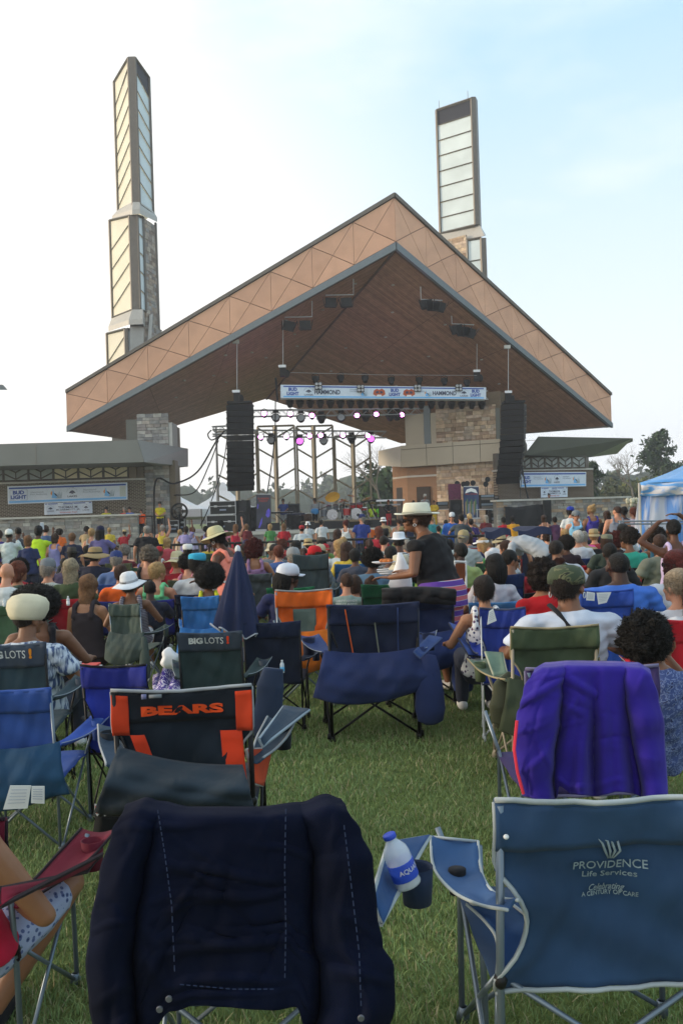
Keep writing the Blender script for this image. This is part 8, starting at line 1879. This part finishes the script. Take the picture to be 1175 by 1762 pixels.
c = at(308, 47.2, SZ); T = thing('floor_fan', 'round black floor fan beside the stone pier', 'fan', c); m = MB(); cc_ = P(309, 880, 47.2); [m.tube([cc_+V((rr_*math.cos(a), yy, rr_*math.sin(a))) for a in np.linspace(0, 6.283, 25)], .022, 5) for yy, rr_ in ((-.12, .40), (0, .45), (.12, .40), (-.13, .22))]; m.build('cage_ring', blk, T)
for k in range(5): m = MB(); a = k*1.257; m.box(cc_+V((math.cos(a)*.2, 0, math.sin(a)*.2)), (.36, .03, .16), rot=Matrix.Rotation(-a, 3, 'Y')@Matrix.Rotation(R(25), 3, 'X')); m.build('blade', steel, T)
m = MB(); m.tube([cc_, at(309, 47.2)], .05, 6); m.build('stand', blk, T)
T = thing('side_railing', 'black pipe railing between the orange vest and the security guard', 'railing', P(245, 900, 45)); m = MB(); m.tube([P(238, 889, 44.8), P(285, 888, 45)], .03, 5); m.build('rail', blk, T)
for x in (240, 262, 284): m = MB(); q = P(x, 889, 44.9); m.tube([q, V((q.x, q.y, .1))], .03, 5); m.build('post', blk, T)
# ---------------------------------------------------------------- performers and staff
def perf(px, pyt, d, kind, label, **k):
    return person(px, pyt, d, kind, label, ground=k.pop('ground', SZ), **k)
perf(275, 863, 46.2, 'front', 'security guard in a yellow and black shirt with hands clasped beside the stone pier', skin='l', hair='crop', hc='b', hat='cap', hatc='3a2f28', tc='c2b51e', bot='131418', legs='short', rz=R(178))
person(243, 876, 44.9, 'stand', 'child in a bright orange vest at the corner of the stone terrace', 'l', 'short', 'b', top='tee', tc='e8551a', bot='23262e', rz=R(170), ground=zpix(925, 243, 44.9))
for px, py, h_, hc_, t_, l in ((183, 872, 'cap', '121214', 'a8a52a', 'guard in black cap and yellow sleeves leaning on the terrace wall'), (214, 873, None, None, 'b01a26', 'grey haired person in red leaning on the terrace wall'), (223, 872, None, None, '2358a8', 'dark haired person in bright blue leaning on the terrace wall')):
    person(px, py, 44.9, 'rail', l, 'l', 'short', 'g' if 'grey' in l else 'n', h_, hc_ or 'ffffff', 'tee', t_, rz=R(180), ground=.3, size=.98)
person(944, 849, 46.9, 'rail', 'guard in yellow sleeves leaning over the terrace wall below the small name banner', 'm', 'crop', 'k', top='tee', tc='8f8a2a', rz=R(180), ground=.6, size=.98)
perf(487, 858, 48.3, 'keys', 'keyboard player in a blue sports shirt and shorts', skin='m', hair='short', tc='22356a', bot='7a7d80', legs='short', rz=R(175), hc='n')
perf(541, 857, 48.6, 'front', 'guitarist in a grey jacket turned to the drum riser', skin='m', hair='short', hat='capback', hatc='2a201c', tc='74787c', top='long', bot='14151a', rz=R(150), hc='n')
T = thing('electric_guitar', 'blue electric guitar held by the man in the grey jacket', 'guitar', P(541, 880, 48.2)); m = MB(); q = P(543, 880, 48.25); m.ell(q, (.2, .05, .17), 12, 8); m.ell(q+V((-.12, 0, .02)), (.15, .045, .14), 12, 8); m.build('guitar_body', mat('guitar_blue', '2a6ea0', .3, var=0), T, smooth=True); m = MB(); m.tube([q, q+V((.75, -.02, .3))], .03, 5); m.build('guitar_neck', mat('organ_wood2', '3a261a', .5), T)
person(592, 858, 49.8, 'sitclap', 'drummer in a black waistcoat over a green shirt seated behind the red kit', 'b', 'crop', 'g', top='tee', tc='1c2420', rz=R(180), ground=SZ+.43)
perf(640, 868, 50.5, 'stand', 'singer in a neon yellow shirt behind the tilted keyboard', skin='m', hair='crop', tc='b9d42a', bot='a0a3a6', rz=R(180)); perf(653, 868, 50.3, 'front', 'singer in a neon green shirt next to the neon yellow one', skin='m', hair='curly', tc='6fd03a', bot='a0a3a6', rz=R(170))
perf(668, 860, 47.9, 'front', 'woman singer in a black coat over a red top', skin='t', hair='long', hc='a', female=True, tc='16161a', top='long', bot='9c1c24', rz=R(178), legs='long')
perf(711, 861, 49.5, 'stand', 'backing singer in pale blue near the tan doorway', skin='m', hair='bob', hc='n', female=True, tc='6d86b8', rz=R(180)); perf(720, 862, 50.2, 'stand', 'backing singer in dark clothes between pale blue and grey print', skin='m', hair='curly', hc='n', female=True, tc='2a2c3a', rz=R(190))
pattern('print_grey_floral', 'blotch', '8c8f8e', '5c5f62', 11, 'a85a50')
perf(731, 850, 48.3, 'front', 'singer in a grey floral printed suit with silver hair', skin='m', hair='short', hc='w', tc='print_grey_floral', top='long', bot='print_grey_floral', rz=R(200)); perf(746, 861, 48.0, 'front', 'singer in a mustard yellow coat and trousers', skin='m', hair='crop', tc='b89a2a', top='long', bot='b89a2a', rz=R(150), w=1.1)
T = thing('flower_pot', 'pot of white flowers on the end of the terrace wall beside the blue tent', 'flowers', P(1092, 870, 44)); m = MB(); c = P(1092, 870, 44); m.lathe([(.14, -.3), (.2, 0), (0, 0)], c, 12); m.build('pot', steel, T)
for k in range(14): m = MB(); m.ell(c+V((random.uniform(-.35, .35), random.uniform(-.2, .2), random.uniform(.02, .3))), random.uniform(.08, .13), 6, 5); m.build('blossom', mat('white_petals', 'b5b3a0', .7), T)
T = thing('wall_pillar', 'low stone pillar carrying the pot of white flowers', 'pillar', P(1092, 900, 44.2)); A = P(1084, 880, 44.3); B = P(1102, 880, 44.3); stones(A, B, g(44), c.z-.3, STONEG, T); wallbox('pillar_core', A+V((0, .14, 0)), B+V((0, .14, 0)), g(44), c.z-.3, .5, MATS['mortar'], T)
# ---------------------------------------------------------------- haze
lo, hi = V((-320, -8, -1.7)), V((380, 420, 36))
HZ = MB(); HZ.box((lo+hi)/2, hi-lo); o = HZ.build('haze', bpy.data.materials.new('haze_air')); tag(o, kind='stuff'); M = o.data.materials[0]; M.use_nodes = True; t = M.node_tree; t.nodes.clear()
pv = t.nodes.new('ShaderNodeVolumePrincipled'); pv.inputs['Color'].default_value = (.90, .94, 1, 1); pv.inputs['Density'].default_value = .0011; pv.inputs['Anisotropy'].default_value = .2
ou = t.nodes.new('ShaderNodeOutputMaterial'); t.links.new(pv.outputs[0], ou.inputs['Volume'])
bpy.data.scenes.remove(TS)
